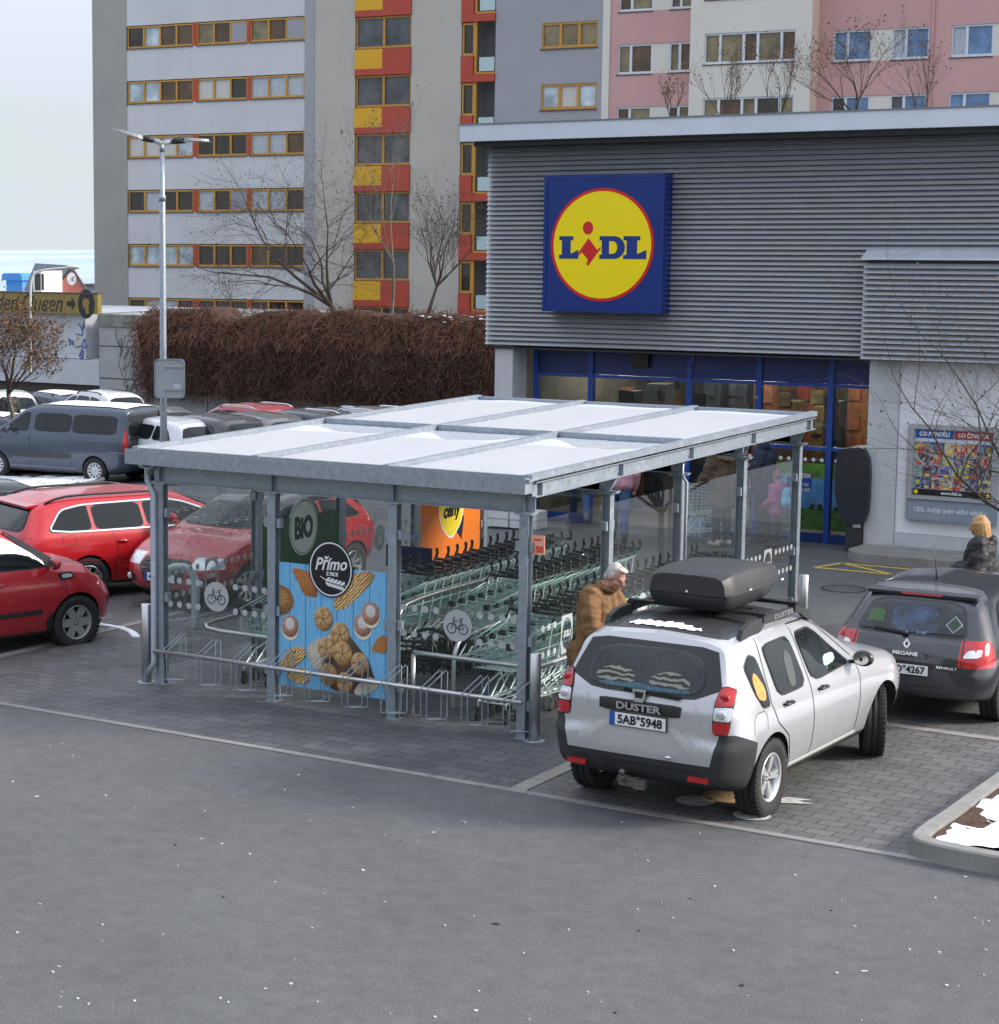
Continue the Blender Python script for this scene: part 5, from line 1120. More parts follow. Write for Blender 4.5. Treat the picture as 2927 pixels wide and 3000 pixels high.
def facade(m,u0,u1,z0,z1,holes,y0,y1):
    "a wall slab with rectangular openings left free"
    us=sorted(set([u0,u1]+[h[k] for h in holes for k in (0,1)])); zs=sorted(set([z0,z1]+[h[k] for h in holes for k in (2,3)]))
    for a,b in zip(us,us[1:]):
        run=None
        for c,d in zip(zs,zs[1:]):
            if any(h[0]<=(a+b)/2<=h[1] and h[2]<=(c+d)/2<=h[3] for h in holes):
                if run is not None: m.box((a,y0,run),(b,y1,c)); run=None
            elif run is None: run=c
        if run is not None: m.box((a,y0,run),(b,y1,z1))
def blocks():
    ZB,ZT=-9.,38.; FL=2.68
    A=thing('apartment_block','grey apartment block with orange window bands and red and yellow balcony columns','apartment block',BA_O,BA_A)
    CG=pbr('wall_grey',(.33,.32,.30),.9,var=(.35,.07)); CL=pbr('wall_light',(.56,.565,.575),.9,var=(.3,.06)); CT=pbr('wall_tan',(.46,.43,.38),.9,var=(.3,.06)); CR=pbr('wall_bluegrey',(.33,.335,.355),.9,var=(.3,.05))
    uL=fu(272); e0=fu(371); e1=fu(892); e2=fu(925); c0=fu(1041); c1=fu(1205); d0=fu(1351); d1=fu(1450); uR=fu(1763)
    m=MB(); m.box((uL,.0,ZB),(e0,14,ZT)); m.obj('end_wall',CG,A)
    m=MB(); m.box((e1,.0,ZB),(e2,14,ZT)); m.obj('shaded_strip',pbr('wall_shade',(.34,.345,.355),.9,var=(.3,.05)),A)  # wall strip with the facade's shading put into its grey
    m=MB(); m.box((e2+.004,-.05,ZB),(c0,14,ZT)); m.obj('stair_wall',CT,A); m=MB(); m.box((c1,-.05,ZB),(d0,14,ZT)); m.obj('middle_wall',CT,A)
    m=MB(); m.box((e0,1.0,ZB),(uR,13.9,ZT-.1)); m.obj('core',CG,A)
    rows=['lddb|bbg|obg|','lodb|wwd|ccc','wwwl|ddd|ccb','dccd|bdg|cdd','llll|bdd|ddd','dcdd||','cddb|bdg|bdd','dbbd|bdd|ccd']
    rows=['dlbb|obg|obg','llbb|wwd|ccc','wwwl|ddd|ccb','dcdd|cdg|ccd','llll|ddd|bdd','dccd|ddd|ddd']; ups=['dlbd|bbd|cbd','wwdl|ddg|bbc','dddb|cwd|ddd','lldd|bbd|wcd','ddcc|ddd|dbd','dbbd|bdg|ccd','wldd|ddb|bbd','dddd|bbd|ccd']
    R0=FA(371,143)[1]; lv=[(R0+FL*k,ups[k-1]) for k in range(8,0,-1)]+[(R0-FL*k,rows[k]) for k in range(6)]
    s1=fu(564);s2=fu(577);s3=fu(723);s4=fu(733); holes=[]
    for z,rw in lv: holes.append((e0,e1,z,z+1.10))
    m=MB(); facade(m,e0+.004,e1-.004,ZB,ZT,holes,.03,1.0); m.obj('spandrel_wall',CL,A)
    for z,rw in lv:
        g=rw.split('|'); last=z<2
        for (a,b),p in zip(((e0+.06,s1),(s2,s3),(s4,e1-.02)),g):
            window(A,a,b,z+.0,z+1.06,p,OR,.10)
        for a,b in ((s1,s2),(s3,s4)): m=MB(); m.box((a+.003,.02,z),(b-.003,.24,z+1.10)); m.obj('red_post',REDP,A)
    # balcony column with two-pane glazing over red and yellow parapets
    zs=FA(1120,141)[1]; cm=fu(1124)
    for k in range(-8,6):
        z=zs-FL*k; m=MB(); m.box((c0+.01,-.13,z-1.22),(c1-.01,.2,z-.03)); p=m.obj('balcony_parapet',REDP,A); m=MB(); m.box((c0+.012,-.135,z-.93),(cm-.03,-.13,z-.04)); m.obj('yellow_panel',YELP,p)
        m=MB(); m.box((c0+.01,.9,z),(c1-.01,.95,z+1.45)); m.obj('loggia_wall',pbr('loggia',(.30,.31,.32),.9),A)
        window(A,c0+.05,c1-.02,z,z+1.44,'rr',OR,.06,.10)
    # second column: narrow window, open loggia with glass balustrade
    zq=FA(1400,163)[1]; dm=fu(1388)
    for k in range(-8,6):
        z=zq-FL*k; m=MB(); m.box((d0+.01,-.12,z-1.17),(dm-.02,.15,z-.02)); m.box((dm-.018,-.119,z-1.17),(d1-.01,.15,z-.83)); m.obj('balcony_parapet',REDP,A)
        window(A,d0+.05,dm,z,z+1.47,'d',OR,.04,.12); m=MB(); m.box((dm+.002,-.03,z-.80),(dm+.12,.12,z+1.50)); m.box((dm+.121,-.03,z-.83),(d1-.01,.1,z-.74)); m.obj('loggia_frame',OR,A)
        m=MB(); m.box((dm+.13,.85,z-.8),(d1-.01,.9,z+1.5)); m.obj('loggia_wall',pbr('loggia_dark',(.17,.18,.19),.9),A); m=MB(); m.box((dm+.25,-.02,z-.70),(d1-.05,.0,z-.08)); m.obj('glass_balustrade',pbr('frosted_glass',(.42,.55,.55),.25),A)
    w0,w1=fu(1585),fu(1748); zw=FA(1665,140)[1]; hol=[(w0,w1,zw-FL*k,zw-FL*k+1.12) for k in range(-8,5)]
    m=MB(); facade(m,d1,uR,ZB,ZT,hol,-.02,1.0); m.obj('right_wall',CR,A)
    for k in range(-8,5): window(A,w0,w1,zw-FL*k,zw-FL*k+1.12,['ooo','lwl','ddb'][k%3],OR,.06,.12)
    m=MB(); m.box((uL-.1,-.2,ZT),(uR,14.1,ZT+.4)); m.obj('roof',SILL,A)
    # pink and cream block
    B=thing('apartment_block','pink and cream apartment block with white window frames above the shop roof','apartment block',BA_O+BU*uR,BA_A); o=uR+.006
    CP=pbr('wall_pink',(.56,.335,.32),.9,var=(.3,.06)); CC=pbr('wall_cream',(.66,.63,.565),.9,var=(.3,.05)); CPE=pbr('cream_sunlit',(.72,.55,.42),.9)
    f=lambda px:fu(px)-o
    b1=f(1784);b2=f(2041);b3=f(2392);b4=f(2960)+3; zt=FA(1850,130)[1]; zb=FA(1850,217)[1]; ztc=FA(2200,100)[1]-.0; hC=FA(2200,190)[1]; zr=FA(2500,88)[1]; zrb=FA(2500,180)[1]
    m=MB(); m.box((.0,-.06,ZB),(b1,6,ZT)); m.obj('cream_strip',CC,B)
    W1=[(f(1808),f(1907),'bo'),(f(1958),f(2038),'bo')]; W2=[(f(2083),f(2347),'obodo')]; W3=[(f(2436),f(2547),'ds'),(f(2608),f(2715),'rs'),(f(2780),f(2902),'ss'),(f(2962),f(3060),'ss')]
    def sect(u0,u1,wins,z_top,z_bot,mat,y,infill,name):
        hol=[]
        for k in range(-7,4):
            for a,b,p in wins: hol.append((a,b,z_bot-FL*k,z_top-FL*k))
            for a,b in infill: hol.append((a,b,z_bot-FL*k,z_top-FL*k))
        m=MB(); facade(m,u0,u1,ZB,ZT,hol,y,y+1.0); m.box((u0+.01,y+1.0,ZB),(u1-.01,y+12,ZT-.1)); m.obj(name,mat,B)
        for k in range(-7,4):
            for i,(a,b,p) in enumerate(wins):
                pp=p if k%3 else {'bo':'ob','obodo':'oobob','ds':'ss','rs':'cs','ss':'cs'}.get(p,p)
                window(B,a+.002,b-.002,z_bot-FL*k,z_top-FL*k,pp,WFR,y+.10,.10,[1,1.7] if len(p)==2 else [1,1.5,.9,1.5,.9])
            m=MB()
            for a,b in infill: q=MB(); q.box((a+.003,y+.04,z_bot-FL*k),(b-.003,y+.5,z_top-FL*k)); q.obj('cream_infill',CC,B)
            if infill and not m.f: pass
    sect(b1,b2,W1,zt,zb,CP,0,[(f(1907),f(1958))],'pink_wall'); sect(b2+.004,b3,W2,ztc,hC,CC,-1.1,[],'cream_bay'); sect(b3+.004,b4,W3,zr,zrb,CP,0,[(f(2547),f(2608)),(f(2902),f(2962))],'pink_wall')
    m=MB(); m.box((b3-.0,-1.09,ZB),(b3+.012,-.002,ZT)); m.obj('sunlit_return',CPE,B); m=MB(); m.box((-.1,-1.2,ZT),(b4,12,ZT+.4)); m.obj('roof',SILL,B)  # warm sunlight on the cream bay's side is put into this peach colour
    m=MB(); m.tube([(f(2725),-.06,ZB),(f(2725),-.06,ZT)],.05,6); m.obj('downpipe',CP,B)
    # the block across the road behind the photographer, seen only as reflections in glass and paint
    m=MB(); Cb=thing('apartment_block','pale green balcony block across the road, mirrored in the van windows','apartment block',(0,-62,0)); m.box((-75,-14,-2),(60,0,13)); m.obj('wall',pbr('wall_palegreen',(.30,.31,.22),.9),Cb)
    m=MB(); [m.box((-75,.0,1.2+2.8*k),(60,1.2,2.3+2.8*k)) for k in range(4)]; m.obj('balcony_band',pbr('balcony_green',(.50,.54,.30),.8),Cb); m=MB(); [m.box((-74,.01,2.4+2.8*k),(59,.05,3.8+2.8*k)) for k in range(4)]; m.obj('window_band',G_D,Cb)
blocks()
# ------------------------------------------------------------------ retaining wall, sign hoarding, distant house
YW=40.
def leftbits():
    CO=pbr('stained_concrete',(.36,.37,.37),.9,var=(.9,.18),bmp=(20,.4,.02)); WP=pbr('white_panel',(.52,.54,.57),.8,var=(.8,.10))
    a=onY(290,920,YW); zt=a.z; x1=-13.
    w=thing('retaining_wall','stained grey concrete retaining wall with climbing stems, left of the brown hedge','wall',(0,0,0)); m=MB(); m.box((a.x,YW,-3),(x1,YW+.5,zt-.45)); m.obj('wall_panels',CO,w); m=MB(); m.box((a.x-.02,YW-.05,zt-.44),(x1,YW+.55,zt)); m.obj('coping',pbr('mossy_coping',(.20,.21,.18),.9,var=(1.5,.45)),w)
    m=MB(); [m.box((a.x+.004,YW-.012,z),(x1,YW-.004,z+.035)) for z in (zt-1.15,zt-2.3)]; [m.box((x,YW-.012,-3),(x+.03,YW-.004,zt-.46)) for x in (a.x+2.4,a.x+4.8)]; m.obj('panel_joint',SILL,w)
    rr=random.Random(4); m=MB()
    for k in range(60):
        x=a.x+rr.uniform(.9,2.6); z=rr.uniform(-1,zt-1.2); p=[V((x,YW-.03,z))]
        for j in range(5): p.append(p[-1]+V((rr.uniform(-.12,.16),rr.uniform(-.01,.01),rr.uniform(.05,.2))))
        m.tube(p,.011,3,False)
    m.obj('stems',pbr('dry_stem',(.10,.065,.045),.9),w)
    # hoarding over a pale building
    YQ=46.; q=lambda x,y:onY(x,y,YQ)
    h=thing('sign_hoarding','gold hoarding with black script lettering, an arrow and an oval cameo','sign',(0,0,0)); l=q(-160,850);r=q(286,862); zb=q(286,921).z; zt2=r.z
    m=MB(); m.box((l.x,YQ,zb),(r.x,YQ+.25,zt2)); m.obj('board',pbr('gold_board',(.27,.20,.055),.55,.25,var=(.8,.12)),h); m=MB(); m.box((l.x,YQ-.03,zt2+.002),(r.x+.02,YQ+.3,zt2+.05)); m.obj('board_cap',SILL,h)
    zc=(zb+zt2)/2; k=lambda px: q(px,890).x; INK=BLK2
    text('Queen',1.02,INK,h,((k(62)+k(180))/2,YQ-.01,zc-.02),(1,0,0),(0,0,1),shear=.35,width=k(180)-k(62)); text('Golden',.98,INK,h,(k(47)-1.2,YQ-.01,zc-.02),(1,0,0),(0,0,1),shear=.35,width=2.4)
    m=MB(); u=(k(222)-k(196)); m.prism([(0,-.10),(u*.55,-.10),(u*.55,-.26),(u,0),(u*.55,.26),(u*.55,.10),(0,.10)],0,.012,(k(196),YQ,zc),(1,0,0),(0,0,1),(0,-1,0)); m.obj('arrow',INK,h,True)
    m=MB(); disc(m,(k(253),YQ,zc),(1,0,0),(0,0,1),(0,-1,0),(0,0),.42,.58,0,.012,36); ov=m.obj('oval',INK,h,True); m=MB(); m.prism(rnd([(-.14,.22),(.08,.28),(.18,.1),(.12,-.1),(.16,-.38),(-.02,-.40),(-.04,-.18),(-.16,-.1),(-.19,.02)],2),.013,.02,(k(253),YQ,zc),(1,0,0),(0,0,1),(0,-1,0)); m.obj('profile_head',pbr('gold_board',(.27,.2,.055)),ov,True)
    m=MB(); m.prism([(-.03,.28),(.17,.34),(.12,.22),(.0,.2)],.013,.022,(k(253),YQ,zc),(1,0,0),(0,0,1),(0,-1,0)); m.obj('crown',INK,ov,True)
    b=thing('pale_building','pale panelled building under the gold hoarding with a dark recess','building',(0,0,0)); xa=k(-260); xd0,xd1=k(236),k(283); z0=q(250,1053).z
    m=MB(); m.box((xa,YQ+.3,z0),(xd0,YQ+9,zb)); m.obj('upper_wall',WP,b); m=MB(); m.box((xd0,YQ+1.2,z0),(xd1,YQ+9,zb)); m.obj('recess',pbr('grey_tiles',(.20,.21,.24),.6,var=(6,.2)),b); m=MB(); m.box((xd1,YQ+.3,-4),(a.x+1.5,YQ+9,zb)); m.obj('corner_wall',CO,b)
    m=MB(); m.box((xa,YQ+.1,q(250,1128).z),(xd1,YQ+1,z0-.03)); m.obj('lower_panel',WP,b); m=MB(); m.box((xa,YQ+.4,-6),(xd1,YQ+9,q(250,1128).z-.02)); m.obj('base_wall',SILL,b)
    m=MB(); rr=random.Random(3)
    for i in range(7): x=k(rr.uniform(190,232)); z=lerp(z0,zb,rr.random()*.7); m.tube(chaikin([(x+rr.uniform(-.3,.3),YQ+.285,z+rr.uniform(-.3,.3)) for _ in range(4)],2,False),.022,4)
    m.obj('graffiti',pbr('graffiti_blue',(.05,.12,.38),.6),b)
    # pink house with a clock gable, grey roof, and a blue tower
    D=135; P=lambda x,y,d=0:atD(x,y,D+d)
    hs=thing('clock_house','small pink house with a white clock in its gable and a grey roof','house',(0,0,0)); m=MB()
    g=[P(168,866),P(253,866),P(253,842),P(214,783),P(168,842)]; bk=V((-4.6,4.0,0))
    m.add(g+[p+bk for p in g],[(0,1,2,3,4),(9,8,7,6,5),(0,4,9,5),(1,6,7,2)]); m.obj('wall',pbr('house_pink',(.62,.20,.15),.85),hs,True)
    m=MB(); up=V((0,0,.12)); e=[g[4]+V((-.5,-.3,-.25)),g[3]+up+V((0,-.2,0)),g[2]+V((.3,-.2,-.25))]; f=[p+bk*1.25 for p in e]; f[1]=P(103,771,4); f[0]=P(72,845,3)
    m.add([e[0],e[1],e[2],f[0],f[1],f[2]]+[p-V((0,0,.15)) for p in (e[0],e[1],e[2],f[0],f[1],f[2])],[(0,1,4,3),(1,2,5,4),(9,10,7,6),(10,11,8,7),(0,6,7,1),(1,7,8,2),(0,3,9,6),(2,8,11,5),(3,4,10,9),(4,5,11,10)]); m.obj('roof',pbr('slate',(.14,.155,.17),.7,var=(1,.15)),hs,True)
    c=P(210,817,-.6); r_=RGT; m=MB(); disc(m,c,r_,(0,0,1),-FWD,(0,0),.29,.40,0,.05,28); cl=m.obj('clock_face',WHT,hs,True); m=MB(); m.bar(c-FWD*.07,c-FWD*.07+r_*.22+V((0,0,.17)),.05,.03); m.bar(c-FWD*.07,c-FWD*.07+r_*.16-V((0,0,.17)),.06,.03); m.obj('clock_hands',BLK2,cl)
    m=MB(); d0=P(98,857,-3);d1=P(143,794,-3); m.box((d0.x,d0.y,d0.z),(d1.x,d0.y+2,d1.z)); dm_=m.obj('dormer',WHT,hs); m=MB(); m.box((d0.x+.14,d0.y-.04,d0.z+.15),(d0.x+.60,d0.y-.01,d1.z-.15)); m.box((d0.x+.72,d0.y-.04,d0.z+.15),(d0.x+.9,d0.y-.01,d1.z-.15)); m.obj('dormer_window',G_D,dm_)
    t0=atD(62,860,150); tw=thing('blue_tower','bright blue boxy tower with a wider cap left of the clock house','tower',(0,0,0)); BT=pbr('tower_blue',(.06,.25,.55),.7); m=MB(); m.box((t0.x-.75,t0.y-.75,t0.z-3),(t0.x+.75,t0.y+.75,t0.z+.95)); m.obj('shaft',BT,tw); m=MB(); m.prism([(-.95,0),(.95,0),(.95,.34),(.7,.5),(-.8,.5),(-.95,.34)],-1,1,(t0.x,t0.y,t0.z+.96),(1,0,0),(0,0,1),(0,1,0)); m.obj('cap',BT,tw,True)
    fb=thing('flat_roof_building','low dark flat-roofed building right of the clock house','building',(0,0,0)); p0=atD(250,866,150);p1=atD(305,840,150); m=MB(); m.box((p0.x,p0.y,p0.z-3),(p1.x,p0.y+5,p1.z)); m.obj('wall',pbr('grey_far',(.28,.29,.31),.8),fb); m=MB(); m.box((p0.x-.2,p0.y-.3,p1.z+.002),(p1.x,p0.y+5,p1.z+.22)); m.obj('roof',SILL,fb)
    # curved street lamp in front of the hoarding
    p=lambda x,y:atD(x,y,66); lp=thing('street_lamp','pale curved street lamp arching in front of the gold hoarding','street lamp',(0,0,0)); m=MB(); m.tube(chaikin([p(90,1100),p(89,905),p(90,820),p(105,795),p(150,788),p(205,784)],2,False),.036,8); m.obj('pole',pbr('pale_pole',(.50,.50,.47),.6),lp); m=MB(); c=p(213,783); m.ell(c,(.30,.16,.07),None,14,8); m.obj('lamp_head',pbr('lamp_head',(.55,.53,.46),.5),lp)
leftbits()
def double_lamp():
    D=43.; P=lambda x,y,d=D:atD(x,y,d); b=P(489,1330); b.z=gh(b.x,b.y); top=P(475,446); rt=thing('street_lamp','tall galvanised lamp post with two flat lamp heads by the grey van','street lamp',(top.x,top.y,b.z)); O=V((top.x,top.y,b.z)); H=top.z-b.z
    m=MB(); m.tube([(0,0,0),(0,0,1.5),(0,0,H-.95),(0,0,H-.92),(0,0,H)],[.085,.075,.062,.052,.05],14); m.obj('pole',GALV,rt); m=MB(); m.lathe([(.075,0),(.075,.10),(.065,.12)],16,Matrix.Translation((0,0,H-1.0))); m.obj('collar',GALV,rt)
    jt=P(475,421)-O
    for sg,(tip,mid,el) in enumerate((((330,377),(420,405),(448,410)),((612,411),(540,411),(505,414)))):
        e=P(*el)-O; mi=P(*mid)-O; ti=P(*tip)-O
        m=MB(); m.tube([(0,0,H-.03),jt*.5+V((0,0,H*.5)),jt,e],.05,10); m.obj('arm',GALV,rt)
        d=(ti-mi).normalized(); sd=V((0,0,1)).cross(d).normalized(); m=MB(); n=8; prof=[.08,.13,.155,.16,.155,.14,.10,.05]; vs=[]
        for i in range(n):
            t=i/(n-1); c=mi.lerp(ti,t); w_=prof[i]; th=lerp(.055,.02,t)
            vs+= [c+sd*w_-V((0,0,.02)),c+sd*w_*.8+V((0,0,th)),c-sd*w_*.8+V((0,0,th)),c-sd*w_-V((0,0,.02))]
        fs=[(i*4+j,i*4+(j+1)%4,(i+1)*4+(j+1)%4,(i+1)*4+j) for i in range(n-1) for j in range(4)]+[(3,2,1,0),tuple((n-1)*4+j for j in range(4))]
        m.add(vs,fs,0,False); hd=m.obj('lamp_head',pbr('lamp_grey',(.30,.31,.32),.5,.4),rt,True); m=MB(); m.tube([e,mi+d*.02],.065,10); m.obj('socket',BLK,rt)
        m=MB(); m.obox(mi.lerp(ti,.5)-V((0,0,.027)),d*.30,sd*.09,(0,0,.004)); m.obj('lens',pbr('lamp_lens',(.60,.60,.58),.2),hd)
    a=P(452,1050)-O;c=P(542,1166)-O; sgn=thing('road_sign','back of a rounded grey road sign clamped to the lamp post','sign',O); w=c-a; cx=(a+c)/2; uy=V((0,0,1)); ux=V((w.x,w.y,0)).normalized(); W2=V((w.x,w.y,0)).length/2; H2=abs(w.z)/2; off=FWD*.09
    pl=rnd([(-W2,-H2),(W2,-H2),(W2,H2),(-W2,H2)],3,.08); m=MB(); m.prism(pl,0,.02,cx+off+V((0,0,0)),ux,uy,ux.cross(uy)); m.obj('plate',pbr('sign_back',(.42,.46,.50),.4,.4,var=(3,.08)),sgn,True)
    m=MB(); N=len(pl); pin=[(x*.95,y*.965) for x,y in pl]; m.add([cx+off+ux*x+uy*y+ux.cross(uy)*z_ for (P_,z_) in ((pl,.021),(pl,.045),(pin,.045),(pin,.021)) for x,y in P_],[(r*N+t,r*N+(t+1)%N,((r+1)%4)*N+(t+1)%N,((r+1)%4)*N+t) for r in range(4) for t in range(N)]); m.obj('rim',GALV,sgn,True)
    for z in (H2*.62,-H2*.55): m=MB(); m.bar(cx+off+uy*z-ux*.12+ux.cross(uy)*.04,cx+off+uy*z+ux*.30+ux.cross(uy)*.04,.03,.035); m.obj('clamp',STEEL,sgn)
    m=MB(); m.obox(cx+off+ux*W2*.5-uy*H2*.4+ux.cross(uy)*.025,ux*.07,uy*.05,ux.cross(uy)*.003); m.obj('sticker',pbr('sticker_pale',(.55,.6,.66),.5),sgn)
double_lamp()
# ------------------------------------------------------------------ bare trees, hedge, shrubs
BARK=pbr('tree_bark',(.055,.045,.038),.9,var=(8,.4)); BARK2=pbr('pale_bark',(.16,.14,.11),.9,var=(6,.4)); TWIG=pbr('twig',(.05,.038,.030),.9)
def tree(name,label,base,segs,H,spread,seed,r0,lv=5,mat=BARK,leaf=None,trunk=None,droop=0.,group=None,up=.25,first=(3,5),lean=(0,0)):
    rr=random.Random(seed); root=thing(name,label,'tree',base,0,group); mt=MB(); mc=MB(); lf=MB()
    def rv(): return V((rr.gauss(0,1),rr.gauss(0,1),rr.gauss(0,1)))
    def grow(p,d,L,r,l):
        n=3 if l<lv-1 else 2; pts=[p]; rad=[r]; q=p; dd=d
        for i in range(n):
            dd=(dd+rv()*.16+V((0,0,up*.25-droop*(l>2)))).normalized(); q=q+dd*L/n; pts.append(q); rad.append(r*lerp(1,.55,(i+1)/n))
        (mt if l==0 else mc).tube(pts,rad,7 if l<2 else (4 if l<4 else 3),False)
        if l>=lv:
            if leaf and rr.random()<leaf[1]:
                for _ in range(leaf[2]):
                    c=pts[rr.randrange(len(pts))]+rv()*.03; a=rv().normalized()*leaf[3]; b=a.cross(rv()).normalized()*leaf[3]*.45; lf.add([c-a,c+b,c+a,c-b],[(0,1,2,3)])
            return
        k=rr.randint(*first) if l==0 else rr.randint(2,3+(l>1))
        for j in range(k):
            t=1. if l==0 else rr.uniform(.35,1.); i=min(n-1,int(t*n)); c=pts[i].lerp(pts[i+1],t*n-i) if t<1 else pts[-1]
            s=V((rr.gauss(0,1),rr.gauss(0,1),0)); s=(s-dd*s.dot(dd)); s=s.normalized() if s.length>1e-3 else V((1,0,0))
            nd=(dd*rr.uniform(.5,1.)+s*rr.uniform(.5,1.)*spread+V((0,0,up))).normalized(); grow(c,nd,L*rr.uniform(.62,.86) if l else H*rr.uniform(.30,.40),rad[-1]*rr.uniform(.55,.8),l+1)
        if l and l<lv: grow(pts[-1],(dd+rv()*.15).normalized(),L*.75,rad[-1]*.9,l+1)
    if trunk: grow(V((0,0,0)),V((lean[0],lean[1],1)).normalized(),trunk,r0,0)
    mt.obj('trunk',mat,root); mc.obj('crown',TWIG if mat!=BARK2 else BARK2,root)
    if leaf and lf.f: o=lf.obj('leaves',leaf[0],root); o['kind']='stuff'
    return root
DRY=pbr('dry_leaf',(.13,.065,.03),.8,var=(20,.4)); TAG_L=pbr('seed_pod',(.05,.035,.025),.8)
p=atD(990,905,82); tree('bare_tree','large spreading bare tree standing behind the middle of the brown hedge',(p.x,p.y,p.z-1.2),5,7.6,1.45,11,.21,6,BARK,(TAG_L,.25,1,.05),1.3,.10,None,.20,(5,6))
p=atD(1135,905,84); tree('birch_tree','slender pale bare tree in front of the red and yellow balconies',(p.x,p.y,p.z-1.2),5,6.5,.55,23,.09,5,BARK2,(TAG_L,.3,1,.06),3.2,0,None,.5,(3,4))
p=atD(1247,905,80); tree('pollard_tree','small pollarded bare tree with a knotted head near the louvred wall',(p.x,p.y,p.z-1.0),5,4.6,1.3,31,.10,5,BARK,(TAG_L,.3,1,.05),1.9,0,None,.45,(7,9),(.05,0))
p=atD(700,905,84); tree('bare_tree','thin bare sapling left of the large tree behind the hedge',(p.x,p.y,p.z-1.2),5,3.6,1.2,41,.06,4,BARK,(TAG_L,.2,1,.05),.9,.02,None,.3,(4,5))
p=atD(2570,335,62); tree('bare_tree','bare tree rising centrally behind the shop roof before the pink wall',(p.x,p.y,p.z-2.0),5,3.9,1.2,53,.085,5,pbr('brown_bark',(.12,.075,.055),.9),(DRY,.35,1,.05),2.1,0,None,.35,(5,6))
for k,(x,y,h,s_,lb) in enumerate(((2005,330,1.3,61,'thin bare branches behind the shop roof left of the cream bay'),(2130,330,2.0,62,'bare sapling behind the shop roof under the long white window'),(2290,330,2.2,63,'bare sapling behind the shop roof at the cream corner'),(2720,330,2.4,64,'bare sapling behind the shop roof at the far right'))):
    p=atD(x,y,64); tree('bare_tree',lb,(p.x,p.y,p.z-1.6),5,h*1.4,.75,s_,.05,4,BARK,(DRY,.4,1,.05),1.35,0,'saplings behind the shop roof',.5,(4,6))
p=atD(2965,1560,26.5); tree('bare_tree','bare tree whose branches reach across the poster case from the right edge',(p.x+.25,p.y+.3,0),5,4.4,1.5,79,.07,6,BARK,(DRY,.03,1,.03),1.1,.0,None,.20,(9,10),(-.08,0))
tp=onG(62,1385); tree('small_tree','small round-headed tree with brown leaves in the planter by the grey van',(tp.x,tp.y,gh(tp.x,tp.y)+.12),5,2.6,1.0,88,.095,6,pbr('grey_bark',(.14,.125,.105),.9,var=(10,.3)),(DRY,.30,2,.045),1.95,0,None,.30,(7,8))
def hedge():
    rr=random.Random(17); root=thing('hedge','tall brown leafless hedge of climbers smothering the retaining wall','hedge',(0,0,0)); xa=onY(372,1000,YW-1).x; xb=-14.5; zt=onY(700,905,YW-.8).z; zb=-1.15
    def topz(x):
        t=(x-xa)/(xb-xa); return zt+.20*mnoise.noise(V((x*.9,0,0)))+.12*mnoise.noise(V((x*3,5,0)))-.55*(1-sst(0,.05,t))-.28*math.exp(-((t-.20)/.035)**2)
    def front(x,z): t=(x-xa)/(xb-xa); return YW-.25-.75*sst(zb,zt-.3,z)**.7*(.3+.7*sst(0,.08,t))-.25*mnoise.noise(V((x*.8,z*.8,2)))-.12*mnoise.noise(V((x*2.6,z*2.6,4)))
    m=MB(); NX,NZ=190,26; vs=[]
    for j in range(NZ+1):
        for i in range(NX+1):
            x=lerp(xa,xb,i/NX); v=j/NZ
            if v<.8: z=lerp(zb+.75+.3*mnoise.noise(V((x*1.3,9,0))),topz(x)-.12,v/.8); y=front(x,z)+.14
            else: z=topz(x)-.12+.05*math.sin((v-.8)/.2*PI); y=lerp(front(x,z)+.14,YW+.8,(v-.8)/.2)
            vs.append((x,y,z))
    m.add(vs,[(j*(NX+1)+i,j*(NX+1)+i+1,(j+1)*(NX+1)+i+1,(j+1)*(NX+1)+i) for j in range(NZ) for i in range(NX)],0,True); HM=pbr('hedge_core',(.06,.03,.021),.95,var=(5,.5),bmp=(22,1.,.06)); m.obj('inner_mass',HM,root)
    A=MB()
    for k in range(30000):
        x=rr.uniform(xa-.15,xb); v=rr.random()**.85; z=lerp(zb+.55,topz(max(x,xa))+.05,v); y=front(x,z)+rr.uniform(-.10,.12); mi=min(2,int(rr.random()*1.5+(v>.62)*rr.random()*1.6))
        L=rr.uniform(.10,.34); p=V((x,y,z)); d=V((rr.uniform(-.8,.8),rr.uniform(-.5,.15),rr.uniform(-1,.55 if v<.9 else 1.0))).normalized(); w=rr.uniform(.004,.010); s=d.cross(V((0,1,0))); s=(s.normalized() if s.length>1e-3 else V((1,0,0)))*w; vs=[]
        for j in range(3): vs+=[p-s,p+s]; d=(d+V((rr.uniform(-.4,.4),rr.uniform(-.2,.2),rr.uniform(-.45,.2)))).normalized(); p=p+d*L/2
        A.add(vs,[(0,1,3,2),(2,3,5,4)],mi)
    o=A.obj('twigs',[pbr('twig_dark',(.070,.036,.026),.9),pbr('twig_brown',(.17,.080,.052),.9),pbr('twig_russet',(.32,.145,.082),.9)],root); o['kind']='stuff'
    m=MB()
    for k in range(75):
        x=lerp(xa,xb,1-rr.random()**1.6*.45) if k>4 else rr.uniform(xa+.6,xb); z=topz(x)+rr.uniform(-.25,.05); y=front(x,z)+rr.uniform(-.1,.1); m.ell((x,y,z),(rr.uniform(.03,.10),rr.uniform(.03,.08),rr.uniform(.012,.03)),None,6,4)
    tag(m.obj('snow',SNOW),'flecks of snow caught in the top of the brown hedge','snow',kind='stuff')
hedge()
